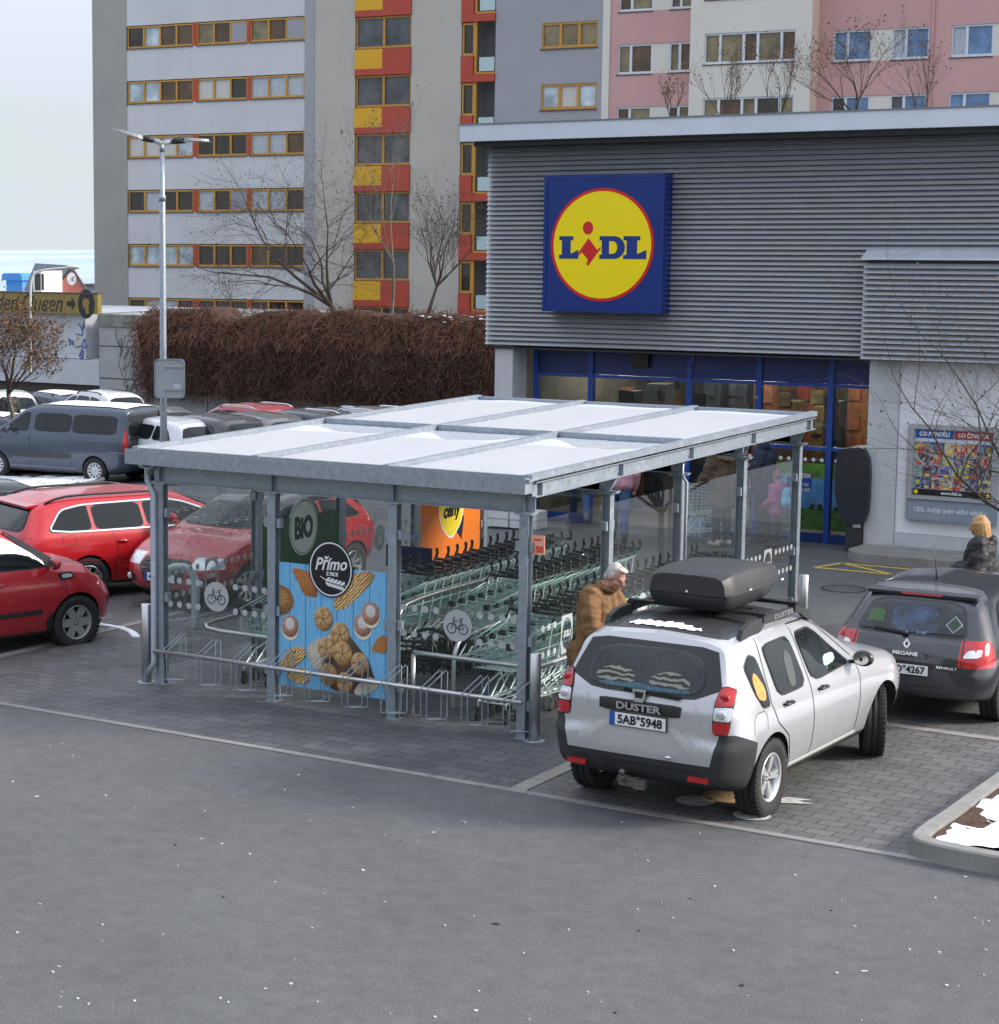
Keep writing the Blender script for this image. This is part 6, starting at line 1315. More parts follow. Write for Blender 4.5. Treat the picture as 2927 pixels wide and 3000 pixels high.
def shrub(name,label,c,rx,ry,h,n,seed,cols):
    rr=random.Random(seed); root=thing(name,label,'shrub',c); m=MB()
    for k in range(n):
        a=rr.uniform(0,2*PI); q=math.sqrt(rr.random()); p=V((rx*q*math.cos(a)*.6,ry*q*math.sin(a)*.6,0)); d=V((math.cos(a)*q*rx,math.sin(a)*q*ry,h*(1.1-.6*q*q))); pts=[p]; 
        for j in (1,2,3): pts.append(p+d*(j/3)*rr.uniform(.8,1.1)+V((rr.uniform(-.05,.05),rr.uniform(-.05,.05),-.05*(j==3)*q)))
        m.tube(pts,[.006,.005,.004,.002],3,False,rr.randrange(len(cols)))
    m.obj('twigs',cols,root)
q=onG(110,1402); shrub('shrub','low reddish-brown shrub around the foot of the small tree',(q.x-.3,q.y+.2,gh(q.x,q.y)+.1),1.35,.8,.50,2600,5,[pbr('shrub_dark',(.07,.03,.026),.9),pbr('shrub_red',(.15,.06,.048),.9)])
# ------------------------------------------------------------------ the other cars
def anchor(px,py,h):                       # point on the pixel ray that stands h above the local ground
    z=h
    for _ in range(40):
        p=onZ(px,py,z); z=.6*z+.4*(gh(p.x,p.y)+h)
    return p
def base(label,pt,L,W,H,wb,ro,Rw,head,**k):
    xr,xf,hw=-ro,L-ro,W/2; zc=k.pop('zc',H*.675); zh=k.pop('zh',H*.565); bz=k.pop('bz',H*.64); cow=k.pop('cow',wb-.18); wt=k.pop('wt',wb*.56)
    S=dict(name='parked_car',label=label,cat='car',loc=(0,0,0),head=head,paint=pt,xr=xr,xf=xf,W=hw,R=Rw,wb=wb,tr=hw-.125,arch=.045,
     top=[(xr,H-.12),(xr+.12,H-.06),(xr+.5,H-.015),(xr+1.2,H),(wt-.4,H),(wt,H-.05),(cow,zc),(cow+.4,zc-.05),(xf-.35,zh),(xf-.12,zh-.08),(xf,zh-.2)],
     belt=[(xr,bz+.05),(wb*.4,bz),(wb,bz-.04),(xf,zh-.1)],wr=[(xr,hw-.28),(0,hw-.25),(wt,hw-.27),(cow,hw-.22)],gh=H-bz-.02,crown=.03,
     zb=[(xr,.34),(xr+.4,.24),(wb*.5,.20),(wb+.3,.2),(xf-.2,.2),(xf,.28)],leanR=[(0,.10),(.34,.02),(.5,0),(bz*.9,.02),(bz+.03,.07),(H,.40)],leanF=[(0,.1),(.35,0),(.6,0),(.9,.12)],
     dlo=[(xr+.42,bz+.075),(xr+.72,H-.17),(xr+1.15,H-.125),(wt-.25,H-.12),(wt+.02,H-.165),(cow-.10,bz+.05)],pillars=[wb*.26-.25,wb*.26+.55],
     rwin=[(-hw+.34,H-.115),(hw-.34,H-.115),(hw-.22,bz+.14),(hw-.30,bz+.07),(-hw+.30,bz+.07),(-hw+.22,bz+.14)],wwin=[(-hw+.34,H-.11),(hw-.34,H-.11),(hw-.17,zc+.04),(-hw+.17,zc+.04)],
     handles=[wb*.26-.12,wb*.26+.75],hz=bz-.09,mir=(cow-.25,bz+.12,pt),tl=(bz-.22,bz+.05,hw-.30,xr+.20),hl=(zh-.20,zh-.02,hw-.42,xf-.36+.25*zh),
     seams=[[(wb*.26+.58,H-.1),(wb*.26+.55,bz),(wb*.26+.58,.45),(wb*.26+.55,.26)],[(wb*.26-.35,bz+.04),(wb*.26-.28,.75),(.42,.50),(.46,.27)],[(cow-.05,bz+.02),(cow+.0,.7),(cow-.05,.27)]])
    S['wagon']=k.pop('wagon',False); S.update(k); lamp_cls(S); 
    if 'mats2' in S: S['mats'].update(S['mats2'])
    return S
def rails(c,S,mat,z=None,x0=None,x1=None):
    H=max(p[1] for p in S['top']); hw=S['W']; x0=S['xr']+.75 if x0 is None else x0; x1=S['wb']*.52 if x1 is None else x1
    for sg in (-1,1):
        m=MB(); y=sg*(hw-.30); pts=[]
        for i in range(13):
            t=i/12; x=lerp(x0,x1,t); h=c.bvh.ray_cast(V((x,y,4)),V((0,0,-1)))[0]; pts.append(h+V((0,0,.045*min(1,t*8,(1-t)*8)+.008)))
        m.tube(pts,.018,6); m.obj('roof_rail',mat,c.root)
def place(S,local,p,c=True):
    h=S['head']; ca,sa=math.cos(h),math.sin(h); S['loc']=(p.x-(local[0]*ca-local[1]*sa),p.y-(local[0]*sa+local[1]*ca),0); x,y,_=S['loc']; S['loc']=(x,y,gh(x,y)); return S
def roofsnow(c,S,n=1,x0=None,x1=None,wd=.5):
    x0=S['xr']+.55 if x0 is None else x0; x1=S['wb']*.5 if x1 is None else x1
    pl=[(lerp(x0,x1,.5)+(x1-x0)*.5*math.cos(a)*(1+.10*math.sin(5*a+n)),wd*math.sin(a)*(1+.1*math.sin(7*a))) for a in [2*PI*i/40 for i in range(40)]]
    pl=[(x0+(x1-x0)*min(1,max(0,((p[0]-x0)/(x1-x0)-.5)*1.5+.5)),max(-wd,min(wd,p[1]*1.5))) for p in pl]
    return c.panel('roof_snow',pl,'T',SNOW,c.root,.02,.12)
# --- dark grey hatchback in front of the silver car
def hatch():
    pt=paint('dark_grey_paint',(.018,.020,.027),.1,.30,.22)
    S=base('dark grey hatchback with stickers in its rear window, parked in front of the silver car',pt,4.21,1.78,1.46,2.625,.80,.315,1.585,wagon=False,rim=.20,spk=9,cover=True,rimmat=pbr('dull_cover',(.30,.30,.31),.5,.3),
      leanR=[(0,.10),(.30,.03),(.45,0),(.62,.0),(.80,.02),(.95,.12),(1.46,.62)],tl=(.70,.98,.56,-.50),mir=(1.95,1.04,pt))
    S['rwin']=[(-.50,1.33),(.50,1.33),(.60,1.02),(.55,.985),(-.55,.985),(-.60,1.02)]
    S['dlo']=[(-.15,1.02),(.1,1.27),(.5,1.34),(1.2,1.34),(1.5,1.29),(2.3,.99)]; S['pillars']=[1.0]
    place(S,(0,-.765,0),onZ(2888,2112)+V((.10,.12,0))); c=mkcar(S); r_=c.root; r_.scale=(.95,.94,.935)
    c.plate('6SD\u00b04267',-.815,.635)
    c.panel('lower_bumper',rnd([(-.78,.24),(.78,.24),(.80,.46),(.55,.50),(.45,.66),(-.45,.66),(-.55,.50),(-.80,.46)],1,.12),'B',pbr('bumper_grey',(.055,.057,.062),.5),r_,.003,.07)
    c.panel('dark_band',rnd([(-.62,.72),(.62,.72),(.3,.665),(-.3,.665)],1,.15),'B',BLK2,r_,.004,.06)
    c.strip([[(-.60,.70),(-.585,.98)],[(.60,.70),(.585,.98)]],.012,'B',BLK2,r_,'tailgate_seam',.004)
    for sg in (-1,1): c.panel('lamp_inset',rnd([(sg*.60,.80),(sg*.78,.82),(sg*.78,.90),(sg*.64,.88)],1,.15),'B',CLRL,r_,.007,.05)
    h=c.hit('B',0,.90,.006); m=MB(); m.prism([(0,.065),(.042,0),(0,-.065),(-.042,0)],0,.012,h,(0,-1,0),(.15,0,1),(-1,0,0)); b=m.obj('badge',CHR,r_,True); m=MB(); m.prism([(0,.03),(.018,0),(0,-.03),(-.018,0)],.012,.014,h,(0,-1,0),(.15,0,1),(-1,0,0)); m.obj('badge_inset',BLK2,b,True)
    h=c.hit('B',0,.80,.008); text('MEGANE',.055,CHR,r_,h,(0,-1,0),(.1,0,1),name='model_name',bold=.001,width=.27); h=c.hit('B',-.45,.685,.014); text('RENAULT',.04,CHR,r_,h,(0,-1,0),(.1,0,1),name='maker_name',width=.22)
    m=MB(); h=c.hit('B',0,1.385,.0); m.obox(h+V((-.01,0,.0)),(.06,0,.01),(0,.60,0),(-.004,0,.018)); m.obj('spoiler',pt,r_); m=MB(); m.obox(h+V((-.072,.0,-.004)),(.003,0,0),(0,.22,0),(0,0,.011)); m.obj('brake_lamp',REDL,r_)
    m=MB(); a=c.bvh.ray_cast(V((.25,0,4)),V((0,0,-1)))[0]; m.tube([a,a+V((-.02,0,.03)),a+V((-.14,0,.42))],[.018,.008,.003],6); m.obj('aerial',BLK2,r_)
    gl=[o for o in r_.children if o.name.startswith('rear_window')][0]
    for o in list(gl.children): bpy.data.objects.remove(o)
    c.panel('interior',rnd(shrink(S['rwin'],.03),2,.15),'B',pbr('car_interior',(.035,.042,.055),.8,var=(5,.6)),gl,.006,.06)
    c.panel('blue_cushion',rnd([(-.30,1.0),(.22,1.02),(.27,1.28),(-.25,1.26)],2,.2),'B',pbr('blue_film',(.06,.12,.24),.6,var=(4,.9)),gl,.010,.05)
    c.panel('green_toy',rnd([(.30,1.08),(.34,1.12),(.32,1.17),(.38,1.21),(.45,1.21),(.50,1.17),(.49,1.11),(.52,1.07),(.42,1.085)],2,.2),'B',pbr('toy_green',(.08,.25,.03),.7),gl,.012,.03)
    c.panel('sticker_edge',[(-.43,1.20),(-.53,1.115),(-.45,1.03),(-.35,1.105)],'B',WHT,gl,.012,.03); c.panel('sticker',[(-.432,1.185),(-.513,1.115),(-.448,1.045),(-.367,1.107)],'B',pbr('sticker_green',(.05,.12,.05),.6,var=(40,.9)),gl,.015,.03)
    h=c.hit('B',-.12,1.015,.014); text('A ruf',.05,pbr('pale_blue_ink',(.4,.6,.8),.5),gl,h,(0,-1,0),(.5,0,1))
    c.panel('pane',rnd(shrink(S['rwin'],.03),2,.15),'B',glassmat('car_pane',(.62,.66,.68),1.0),gl,.022,.08)
    m=MB(); p0=c.hit('B',.05,.995,.026); p1=c.hit('B',.40,1.02,.02); m.bar(p0,p1,.02,.03); m.ell(p0,(.04,.04,.03)); m.obj('wiper',BLK2,r_)
hatch()
RED1=paint('red_paint',(.42,.012,.022),.15,.30,.10); RED2=paint('red_paint_bright',(.46,.012,.018),.12,.26,.08); RED3=paint('red_paint_deep',(.40,.014,.02),.1,.28,.06)
def boxy():
    S=base('red boxy car at the left edge, nose towards the shelter, steel wheels',RED1,4.02,1.79,1.61,2.55,.74,.335,R(74),rim=.21,spk=6,spw=(.048,.052),**{'if':.50,'rf':.72},rimmat=pbr('dull_steel',(.36,.36,.345),.45,.4),zc=1.10,zh=.93,bz=1.0,cow=2.40,wt=1.62,arch=.05,hl=(.70,.90,.52,3.28+.2),tw=.22)
    p=onG(216,1886); place(S,(2.55,-.78,0),p); c=mkcar(S); r_=c.root
    for sd in 'RL':
        c.panel('side_trim',[(.55,.50),(2.0,.50),(2.05,.53),(2.0,.56),(.55,.56)],sd,BLK,r_,.008,.08)
        q=c.panel('side_vent',rnd([(2.30,.885),(2.52,.90),(2.49,.98),(2.28,.975)],1,.1),sd,BLK2,r_,.006,.04); c.panel('side_lamp',rnd([(2.34,.91),(2.49,.915),(2.47,.955),(2.33,.955)],1,.15),sd,CLRL,q,.011,.04)
        c.panel('mud_flap',[(2.12,.20),(2.20,.20),(2.18,.52),(2.10,.42)],sd,BLK,r_,.006,.05)
        c.panel('headlamp_side',rnd([(2.98,.93),(3.10,.90),(3.22,.74),(3.20,.69),(3.05,.80)],2,.2),sd,CLRL,r_,.008,.04)
        c.panel('a_pillar',[(1.62,1.50),(1.72,1.50),(2.40,1.06),(2.20,1.06)],sd,BLK2,r_,.012,.05)
boxy()
def wagon_red():
    S=base('red estate car with chrome window line and roof rails beyond the boxy red car',RED2,4.84,1.82,1.50,2.84,1.05,.325,R(66),rim=.21,spk=9,trim=BLK2,bz=.97,handles=[.55,1.62],hz=.86,pillars=[.12,.95],slant=.10)
    S['dlo']=[(-.62,1.03),(-.36,1.33),(.0,1.385),(1.3,1.39),(1.62,1.33),(2.50,1.00)]
    p=onG(252,1758); place(S,(0,-.78,0),p); c=mkcar(S); rails(c,S,BLK2,x0=-.55,x1=1.4); r_=c.root
    for sd in 'RL': q=rnd(S['dlo'],2,.13); c.strip([q+[q[0]]],.022,sd,CHR,r_,'chrome_window_line',.012)
    c.strip([[(-.40,.85),(-.40,.98),(-.2,.99),(-.2,.86),(-.40,.85)]],.006,'R',BLK2,r_,'fuel_flap',.003); c.strip([[(-.95,.62),(2.9,.60)]],.010,'R',pbr('red_shade',(.25,.008,.012),.4),r_,'crease_shade',.002)  # darker red strip: shade of the crease put into colour
    for sg in (-1,1): c.panel('lamp_inset',rnd([(sg*.55,.80),(sg*.74,.80),(sg*.74,.86),(sg*.56,.86)],1,.15),'B',CLRL,r_,.008,.05)
    m=MB(); h=c.hit('B',0,1.39,0); m.obox(h,(.09,0,.01),(0,.58,0),(-.004,0,.016)); m.obj('spoiler',RED2,r_)
    c.plate('2AL\u00b07713',-1.10,.74)
wagon_red()
def small_red():
    BR=pbr('black_roof_paint',(.012,.013,.015),.12,coat=.6)
    S=base('small red car with a black roof behind the left pane of the shelter',RED3,3.95,1.74,1.42,2.47,.67,.31,R(-93),rim=.20,spk=9,spw=(.014,.011),tw2=[-.09,.09],zc=.99,zh=.80,cow=2.22,wt=1.42,handles=[.95],pillars=[.68],hl=(.60,.74,.44,2.96+.15),bz=.93,steer=-.15)
    S['cuts']=S['cuts']+[((0,0,1.29),(0,0,1)),((.0,0,1.36),(-.6,0,1))]
    old=S['cls']; S['cls']=lambda p:'roof_panel' if p.z>1.29 else old(p); S['mats']['roof_panel']=BR
    p=onG(716,1778); place(S,(2.47,.76,0),p); c=mkcar(S); r_=c.root
    c.panel('grille',rnd([(-.40,.70),(.40,.70),(.42,.60),(.30,.38),(-.30,.38),(-.42,.60)],1,.12),'F',BLK2,r_,.006,.06); m=MB()
    for k in range(6):
        z=.42+k*.045; q=[c.hit('F',y,z,.010) for y in (-.34,-.15,.15,.34)]; m.tube(q,.006,4)
    m.obj('grille_bars',pbr('dark_chrome',(.10,.10,.11),.3,.8),r_)
    for sg in (-1,1): c.panel('air_intake',rnd([(sg*.46,.36),(sg*.78,.36),(sg*.74,.50),(sg*.50,.46)],2,.2),'F',BLK2,r_,.006,.05); m=MB(); h=c.hit('F',sg*.62,.42,.012); m.ell(h,(.012,.05,.045)); m.obj('fog_lamp',CLRL,r_)
    c.plate('4AE\u00b02236',3.325,.46,back=False)
    for sd in 'RL': c.panel('roof_arch',[(-.45,1.12),(-.2,1.30),(.3,1.345),(1.2,1.345),(1.50,1.29),(2.1,1.02),(2.02,1.02),(1.46,1.25),(1.15,1.30),(.3,1.30),(-.15,1.25),(-.36,1.10)],sd,BR,r_,.003,.07)
small_red()
def van():
    pt=paint('slate_blue_paint',(.060,.080,.115),.4,.34,.25)
    S=base('slate grey passenger van with a black tailgate, parked behind the snowy planter',pt,4.81,1.90,1.93,3.0,.96,.335,R(184),wagon=True,rim=.205,spk=11,spw=(.022,.022),rimmat=pbr('cover_silver',(.62,.63,.64),.4,.3),
      top=[(-.96,1.86),(-.85,1.90),(-.3,1.93),(1.5,1.93),(2.0,1.88),(2.25,1.80),(3.02,1.27),(3.3,1.17),(3.6,1.02),(3.75,.88),(3.85,.70)],bz=1.20,belt=[(-.96,1.25),(2.0,1.22),(3.0,1.12),(3.85,.8)],wr=[(-1,.74),(2,.72),(2.9,.78)],gh=.62,
      leanR=[(0,.06),(.35,.02),(.5,0),(1.1,.02),(1.93,.12)],dlo=[(-.62,1.26),(-.62,1.66),(-.5,1.72),(1.86,1.72),(1.86,1.26)],pillars=[.72],slant=0,rwin=[(-.70,1.74),(.70,1.74),(.76,1.22),(-.76,1.22)],wwin=[(-.66,1.78),(.66,1.78),(.80,1.28),(-.80,1.28)],
      handles=[2.05],hz=1.05,mir=(2.52,1.30,pt),tl=(.80,1.42,.78,-.82),hl=(.72,.96,.5,3.45+.2),seams=[[(1.92,1.78),(1.95,1.2),(1.95,.32)],[(.72,1.2),(.70,.34)],[(2.85,1.2),(2.9,.7),(2.6,.32)]],arch=.05)
    p=onG(280,1418); place(S,(0,.83,0),p); c=mkcar(S); r_=c.root; r_.scale=(.96,.95,.935)
    for sd in 'RL':
        c.glass([rnd([(2.02,1.24),(2.02,1.70),(2.14,1.74),(2.62,1.42),(2.72,1.26)],2,.12)],sd,['side_window']); c.panel('corner_window',[(2.66,1.16),(2.95,1.20),(2.86,1.30),(2.72,1.36)],sd,BLK2,r_,.005,.06)
        c.panel('side_moulding',rnd([(.75,.60),(2.55,.58),(2.62,.66),(2.55,.74),(.75,.74),(.66,.67)],2,.15),sd,pbr('moulding_grey',(.045,.05,.06),.5),r_,.010,.08); c.strip([[(-.95,.82),(-.45,.84)],[(.55,.36),(2.55,.36)]],.014,sd,pbr('bright_line',(.30,.33,.38),.4),r_,'trim_line',.004)
        c.strip([[(.05,1.06),(.05,.93),(.18,.93),(.18,1.06),(.05,1.06)]],.007,sd,BLK2,r_,'fuel_flap',.003)
    c.panel('tailgate',rnd([(-.78,1.80),(.78,1.80),(.80,.86),(-.80,.86)],1,.06),'B',pbr('black_tailgate',(.018,.02,.024),.22,coat=.6),r_,.003,.08)
    for o in list(r_.children):
        if o.name.startswith('rear_window'): bpy.data.objects.remove(o.children[0]); bpy.data.objects.remove(o)
    c.glass([rnd([(-.70,1.74),(.70,1.74),(.75,1.24),(-.75,1.24)],2,.08)],'B',['rear_window'])
    c.strip([[(-.74,1.205),(.74,1.205)]],.018,'B',CHR,r_,'chrome_strip',.008); c.panel('plate_recess',rnd([(-.40,.96),(.40,.96),(.42,1.05),(-.42,1.05)],1,.1),'B',BLK,r_,.008,.08)
    c.plate('4L7\u00b09084',-.985,.72)
    for k in (0,1): h=c.hit('B',0,1.10+.05*k,.012); m=MB(); m.tube([h+V((0,.085,-.045)),h+V((0,0,.02)),h+V((0,-.085,-.045))],.011,5); m.obj('badge_chevron',CHR,r_)
    roofsnow(c,S,2,-.75,1.6,.62)
van()
def backrow():
    for label,col,me,H,L,W,(px,py),hd,rl,sn in (
      ('dark purple-brown estate car behind the shelter roof, side windows facing the lot',(.030,.024,.030),.3,1.46,4.5,1.76,(705,1222),160,0,0),
      ('grey car with a pale rear window right behind the dark brown estate',(.16,.155,.15),.5,1.44,4.3,1.76,(828,1216),160,0,0),
      ('red estate with silver roof rails parked against the hedge',(.36,.014,.02),.1,1.50,4.5,1.80,(812,1190),162,1,0),
      ('dark blue hatchback parked right of the red estate',(.016,.020,.032),.3,1.46,4.2,1.76,(1000,1206),163,0,0),
      ('black estate car partly hidden by the shelter roof',(.014,.014,.016),.2,1.46,4.4,1.76,(1062,1203),163,1,0),
      ('silver estate with bright roof rails, farthest right of the back row',(.34,.36,.38),.6,1.47,4.5,1.78,(1178,1201),163,1,0),
      ('white car with a sloping rear window just right of the lamp post',(.60,.61,.63),.0,1.43,4.3,1.76,(572,1231),161,0,0),
      ('grey car beyond the van tailgate beside the lamp post',(.13,.135,.14),.5,1.48,4.3,1.76,(488,1192),161,0,0),
      ('white high-roofed car with black roof rails before the concrete wall',(.62,.63,.65),.0,1.62,4.2,1.70,(352,1150),160,2,0),
      ('blue estate car with snow on its roof beyond the van',(.035,.055,.10),.4,1.47,4.5,1.77,(214,1153),160,2,1),
      ('white car with red tail lamps behind the small tree',(.62,.63,.65),.0,1.46,4.2,1.76,(38,1152),140,0,0),
      ('dark blue car with a snowy roof at the left edge by the tree trunk',(.022,.028,.048),.4,1.45,4.4,1.78,(30,1212),196,0,1),
      ('dark car half hidden behind the red estate at the left edge',(.02,.024,.032),.4,1.46,4.3,1.78,(2,1398),66,0,0)):
        pt=paint('paint_%d_%d'%(px,py),col,me,.32,.3)
        S=base(label,pt,L,W,H,2.6,.85,.31,R(hd),rim=.2,spk=9,st=.11,group='cars parked along the back of the lot'); del S['seams']
        loc=(1.25,0,H) if hd<100 else (-.25,0,H); place(S,loc,anchor(px,py,H)); c=mkcar(S)
        if rl: rails(c,S,CHR if rl==1 else BLK2)
        if sn: roofsnow(c,S,px)
        if hd>100: c.plate('%dA%s\u00b0%04d'%(1+px%9,'BCEHKLT'[px%7],(px*37+py)%9999),S['xr']-.045,.72,frame=BLK)
backrow()
# ------------------------------------------------------------------ people
SKIN=pbr('skin',(.46,.26,.19),.55,var=(30,.12)); HAIRW=pbr('white_hair',(.46,.445,.41),.6,var=(40,.25),bmp=(60,.6,.004)); BROWN=pbr('tan_cloth',(.20,.105,.042),.85,var=(6,.22),bmp=(14,.5,.02)); BLKC=pbr('black_coat',(.012,.012,.014),.6,var=(6,.3),bmp=(12,.6,.02)); JEAN=pbr('blue_denim',(.045,.085,.19),.85,var=(10,.3),bmp=(14,.4,.015)); SHOE=pbr('dark_shoe',(.03,.03,.032),.6); NAVY=pbr('navy_cloth',(.028,.036,.065),.85,var=(8,.25)); PINK=pbr('pink_jacket',(.52,.27,.32),.75,var=(8,.15),bmp=(12,.4,.02)); TROU=pbr('dark_trousers',(.022,.022,.028),.85)
def cap(m,a,b,ra,rb,n=12,k=4,mi=0):
    "tapered limb with rounded ends"
    a=V(a);b=V(b); d=(b-a); L=d.length; d=d/L if L>1e-6 else V((0,0,1)); pts=[];rad=[]
    for i in range(k+1): t=PI/2*i/k; pts.append(a-d*ra*math.cos(t)); rad.append(max(.001,ra*math.sin(t)))
    for i in range(k+1): t=PI/2*i/k; pts.append(b+d*rb*math.sin(t)); rad.append(max(.001,rb*math.cos(t)))
    m.tube(pts,rad,n,True,mi)
def fuse(m,name,mat,parent,vox,wr=0.,seed=0):
    o=m.obj(name,mat,parent); md=o.modifiers.new('r','REMESH'); md.mode='VOXEL'; md.voxel_size=vox; md.use_smooth_shade=True
    sm=o.modifiers.new('s','SMOOTH'); sm.factor=.5; sm.iterations=3
    me=evalmesh(o); o.modifiers.clear(); o.data=me; me.materials.clear(); me.materials.append(mat); me.name=name
    if wr:
        nn=[v.normal.copy() for v in me.vertices]; cc=[v.co.copy() for v in me.vertices]; out=[]
        for c,n in zip(cc,nn): out.extend(c+n*wr*(mnoise.noise(c*9+V((seed,0,0)))+.5*mnoise.noise(V((c.x*14,c.y*14,c.z*26))+V((0,seed,0)))))
        me.vertices.foreach_set('co',out); me.update()
    me.polygons.foreach_set('use_smooth',[True]*len(me.polygons)); return o
def hand(m,w,d,up,s=1.,curl=.5):
    "palm, four unequal curled fingers and a thumb from the side of the palm"
    w=V(w);d=V(d).normalized();up=V(up); up=(up-d*up.dot(d)).normalized(); sd=d.cross(up)
    for k in range(4):
        o=(k-1.5)*.020*s; cap(m,w+sd*o*.7,w+d*.085*s+sd*o,.014*s,.012*s,8,3); L=[.066,.078,.073,.055][k]*s; a=w+d*.088*s+sd*o; b=a+(d*math.cos(curl*.6)-up*math.sin(curl*.6))*L*.45; c=b+(d*math.cos(curl*1.4)-up*math.sin(curl*1.4))*L*.32; e=c+(d*math.cos(curl*2.1)-up*math.sin(curl*2.1))*L*.25
        cap(m,a,b,.0095*s,.009*s,8,3); cap(m,b,c,.009*s,.008*s,8,3); cap(m,c,e,.008*s,.007*s,8,3)
    t0=w+d*.025*s-sd*.032*s; t1=t0+(d*.7-sd*.6-up*.3).normalized()*.045*s; cap(m,t0,t1,.013*s,.011*s,8,3); cap(m,t1,t1+(d*.9-sd*.1-up*.35).normalized()*.034*s,.011*s,.008*s,8,3)
def person(label,loc,rotz,J,clothes,hair,vox=.011,s=1.,skin=SKIN,hold=None,group=None):
    """J: joints in metres, x forward, y left. Body is one remeshed surface; hair and clothes are its children."""
    root=thing('person',label,'person',loc,rotz,group); root.scale=(s,s,s)
    H=V(J['head']); f=V(J.get('face',(1,0,0))).normalized(); up=V(J.get('up',(0,0,1))); up=(up-f*up.dot(f)).normalized(); sd=up.cross(f); M=Matrix((f,sd,up)).transposed(); P=lambda x,y,z:H+f*x+sd*y+up*z
    m=MB(); m.ell(P(-.012,0,.025),(.094,.074,.10),M,18,12); m.ell(P(.022,0,-.035),(.070,.060,.075),M,16,10); m.ell(P(.052,0,-.085),(.034,.036,.026),M)
    cap(m,P(.086,0,.015),P(.108,0,-.030),.012,.017,8,3); cap(m,P(.078,-.022,-.062),P(.078,.022,-.062),.011,.011,8,3); cap(m,P(.074,-.018,-.074),P(.074,.018,-.074),.011,.011,8,3)
    for q in (-1,1): m.ell(P(.074,q*.032,.008),(.012,.014,.010),M); cap(m,P(.080,q*.016,.026),P(.072,q*.046,.026),.009,.007,8,3); m.ell(P(.048,q*.048,-.028),(.026,.020,.022),M); m.ell(P(-.012,q*.077,-.005),(.020,.010,.031),M)
    nk=V(J['neck']); cap(m,P(-.02,0,-.07),nk,.052,.060); ch=V(J['chest']); hp=V(J['hip']); cap(m,nk,ch,.06,.13); cap(m,ch,hp,.13,.13)
    for q,S_ in ((1,'l'),(-1,'r')):
        sh,el,wr_=V(J['sh'+S_]),V(J['el'+S_]),V(J['wr'+S_]); cap(m,sh,el,.050,.040); cap(m,el,wr_,.040,.027); cap(m,nk.lerp(ch,.5),sh,.06,.055); d=V(J.get('hd'+S_,tuple(wr_-el))); hand(m,wr_+d.normalized()*.01,d,V(J.get('hu'+S_,(0,0,1))),1.,J.get('curl',.6))
        kn,an=V(J['kn'+S_]),V(J['an'+S_]); h=hp+V((0,q*.09,-.02)); cap(m,h,kn,.085,.058); cap(m,kn,an,.056,.038); t=V(J.get('to'+S_,tuple(an+V((.15,0,-.06))))); cap(m,an+V((-.03,0,-.04)),t,.04,.034)
    fuse(m,'body',skin,root,vox)
    for q in (-1,1):
        e=MB(); e.ell(P(.083,q*.032,.009),(.006,.009,.005),M,8,6); e.obj('eye',BLK2,root); 
    for c in clothes:
        m=MB(); k=c['k']; g=c.get('g',.03)
        if k=='jacket':
            hem=hp+V((0,0,-c.get('hem',.12))); w=c.get('w',.155)
            for y in (-.06,.06): cap(m,ch+V((0,y,.05)),hem.lerp(ch,.45)+V((c.get('belly',.01),y*1.15,0)),w*.92,w); cap(m,hem.lerp(ch,.45)+V((c.get('belly',.01),y*1.15,0)),hem+V((0,y*1.2,.10)),w,w*1.02)
            cap(m,nk+V((-.01,0,-.03)),ch,.085,.14); cap(m,nk+V((-.03,-.05,.0)),nk+V((-.03,.05,.0)),.055,.055)
            for S_ in 'lr':
                sh,el,wr_=V(J['sh'+S_]),V(J['el'+S_]),V(J['wr'+S_]); cap(m,sh,el,.068+g,.056+g); cap(m,el,el.lerp(wr_,.94),.056+g,.040+g); cap(m,nk.lerp(ch,.4),sh,.09,.068+g)
            o=fuse(m,c['n'],c['m'],root,vox*1.25,c.get('wr',.012),c.get('seed',1))
        elif k=='trousers':
            for q,S_ in ((1,'l'),(-1,'r')):
                kn,an=V(J['kn'+S_]),V(J['an'+S_]); h=hp+V((0,q*.085,0)); cap(m,h+V((-.01,0,.03)),kn,.108,.075); cap(m,kn,kn.lerp(an,.97),.075,.062)
            cap(m,hp+V((-.01,-.05,.02)),hp+V((-.01,.05,.02)),.12,.12); fuse(m,c['n'],c['m'],root,vox*1.25,.008,3)
        elif k=='shoes':
            for q,S_ in ((1,'l'),(-1,'r')):
                m=MB(); an=V(J['an'+S_]); t=V(J.get('to'+S_,tuple(an+V((.15,0,-.06))))); hl=an+V((-.035,0,-.045)); cap(m,hl,t,.052,.046); cap(m,an+V((0,0,.03)),hl,.052,.05); fuse(m,c['n'],c['m'],root,vox)
        elif k=='custom': c['f'](m,J,P,M); fuse(m,c['n'],c['m'],root,vox*1.1,c.get('wr',.0),2)
    if hair:
        m=MB(); hair[1](m,P,M); fuse(m,hair[2] if len(hair)>2 else 'hair',hair[0],root,vox*.8,hair[3] if len(hair)>3 else .006,5)
    return root
def short_hair(m,P,M): m.ell(P(-.034,0,.042),(.082,.080,.090),M,18,12); m.ell(P(.028,.01,.096),(.058,.060,.024),M); m.ell(P(-.070,0,-.02),(.046,.070,.07),M); [m.ell(P(-.02,q*.070,.02),(.045,.016,.045),M) for q in (-1,1)]
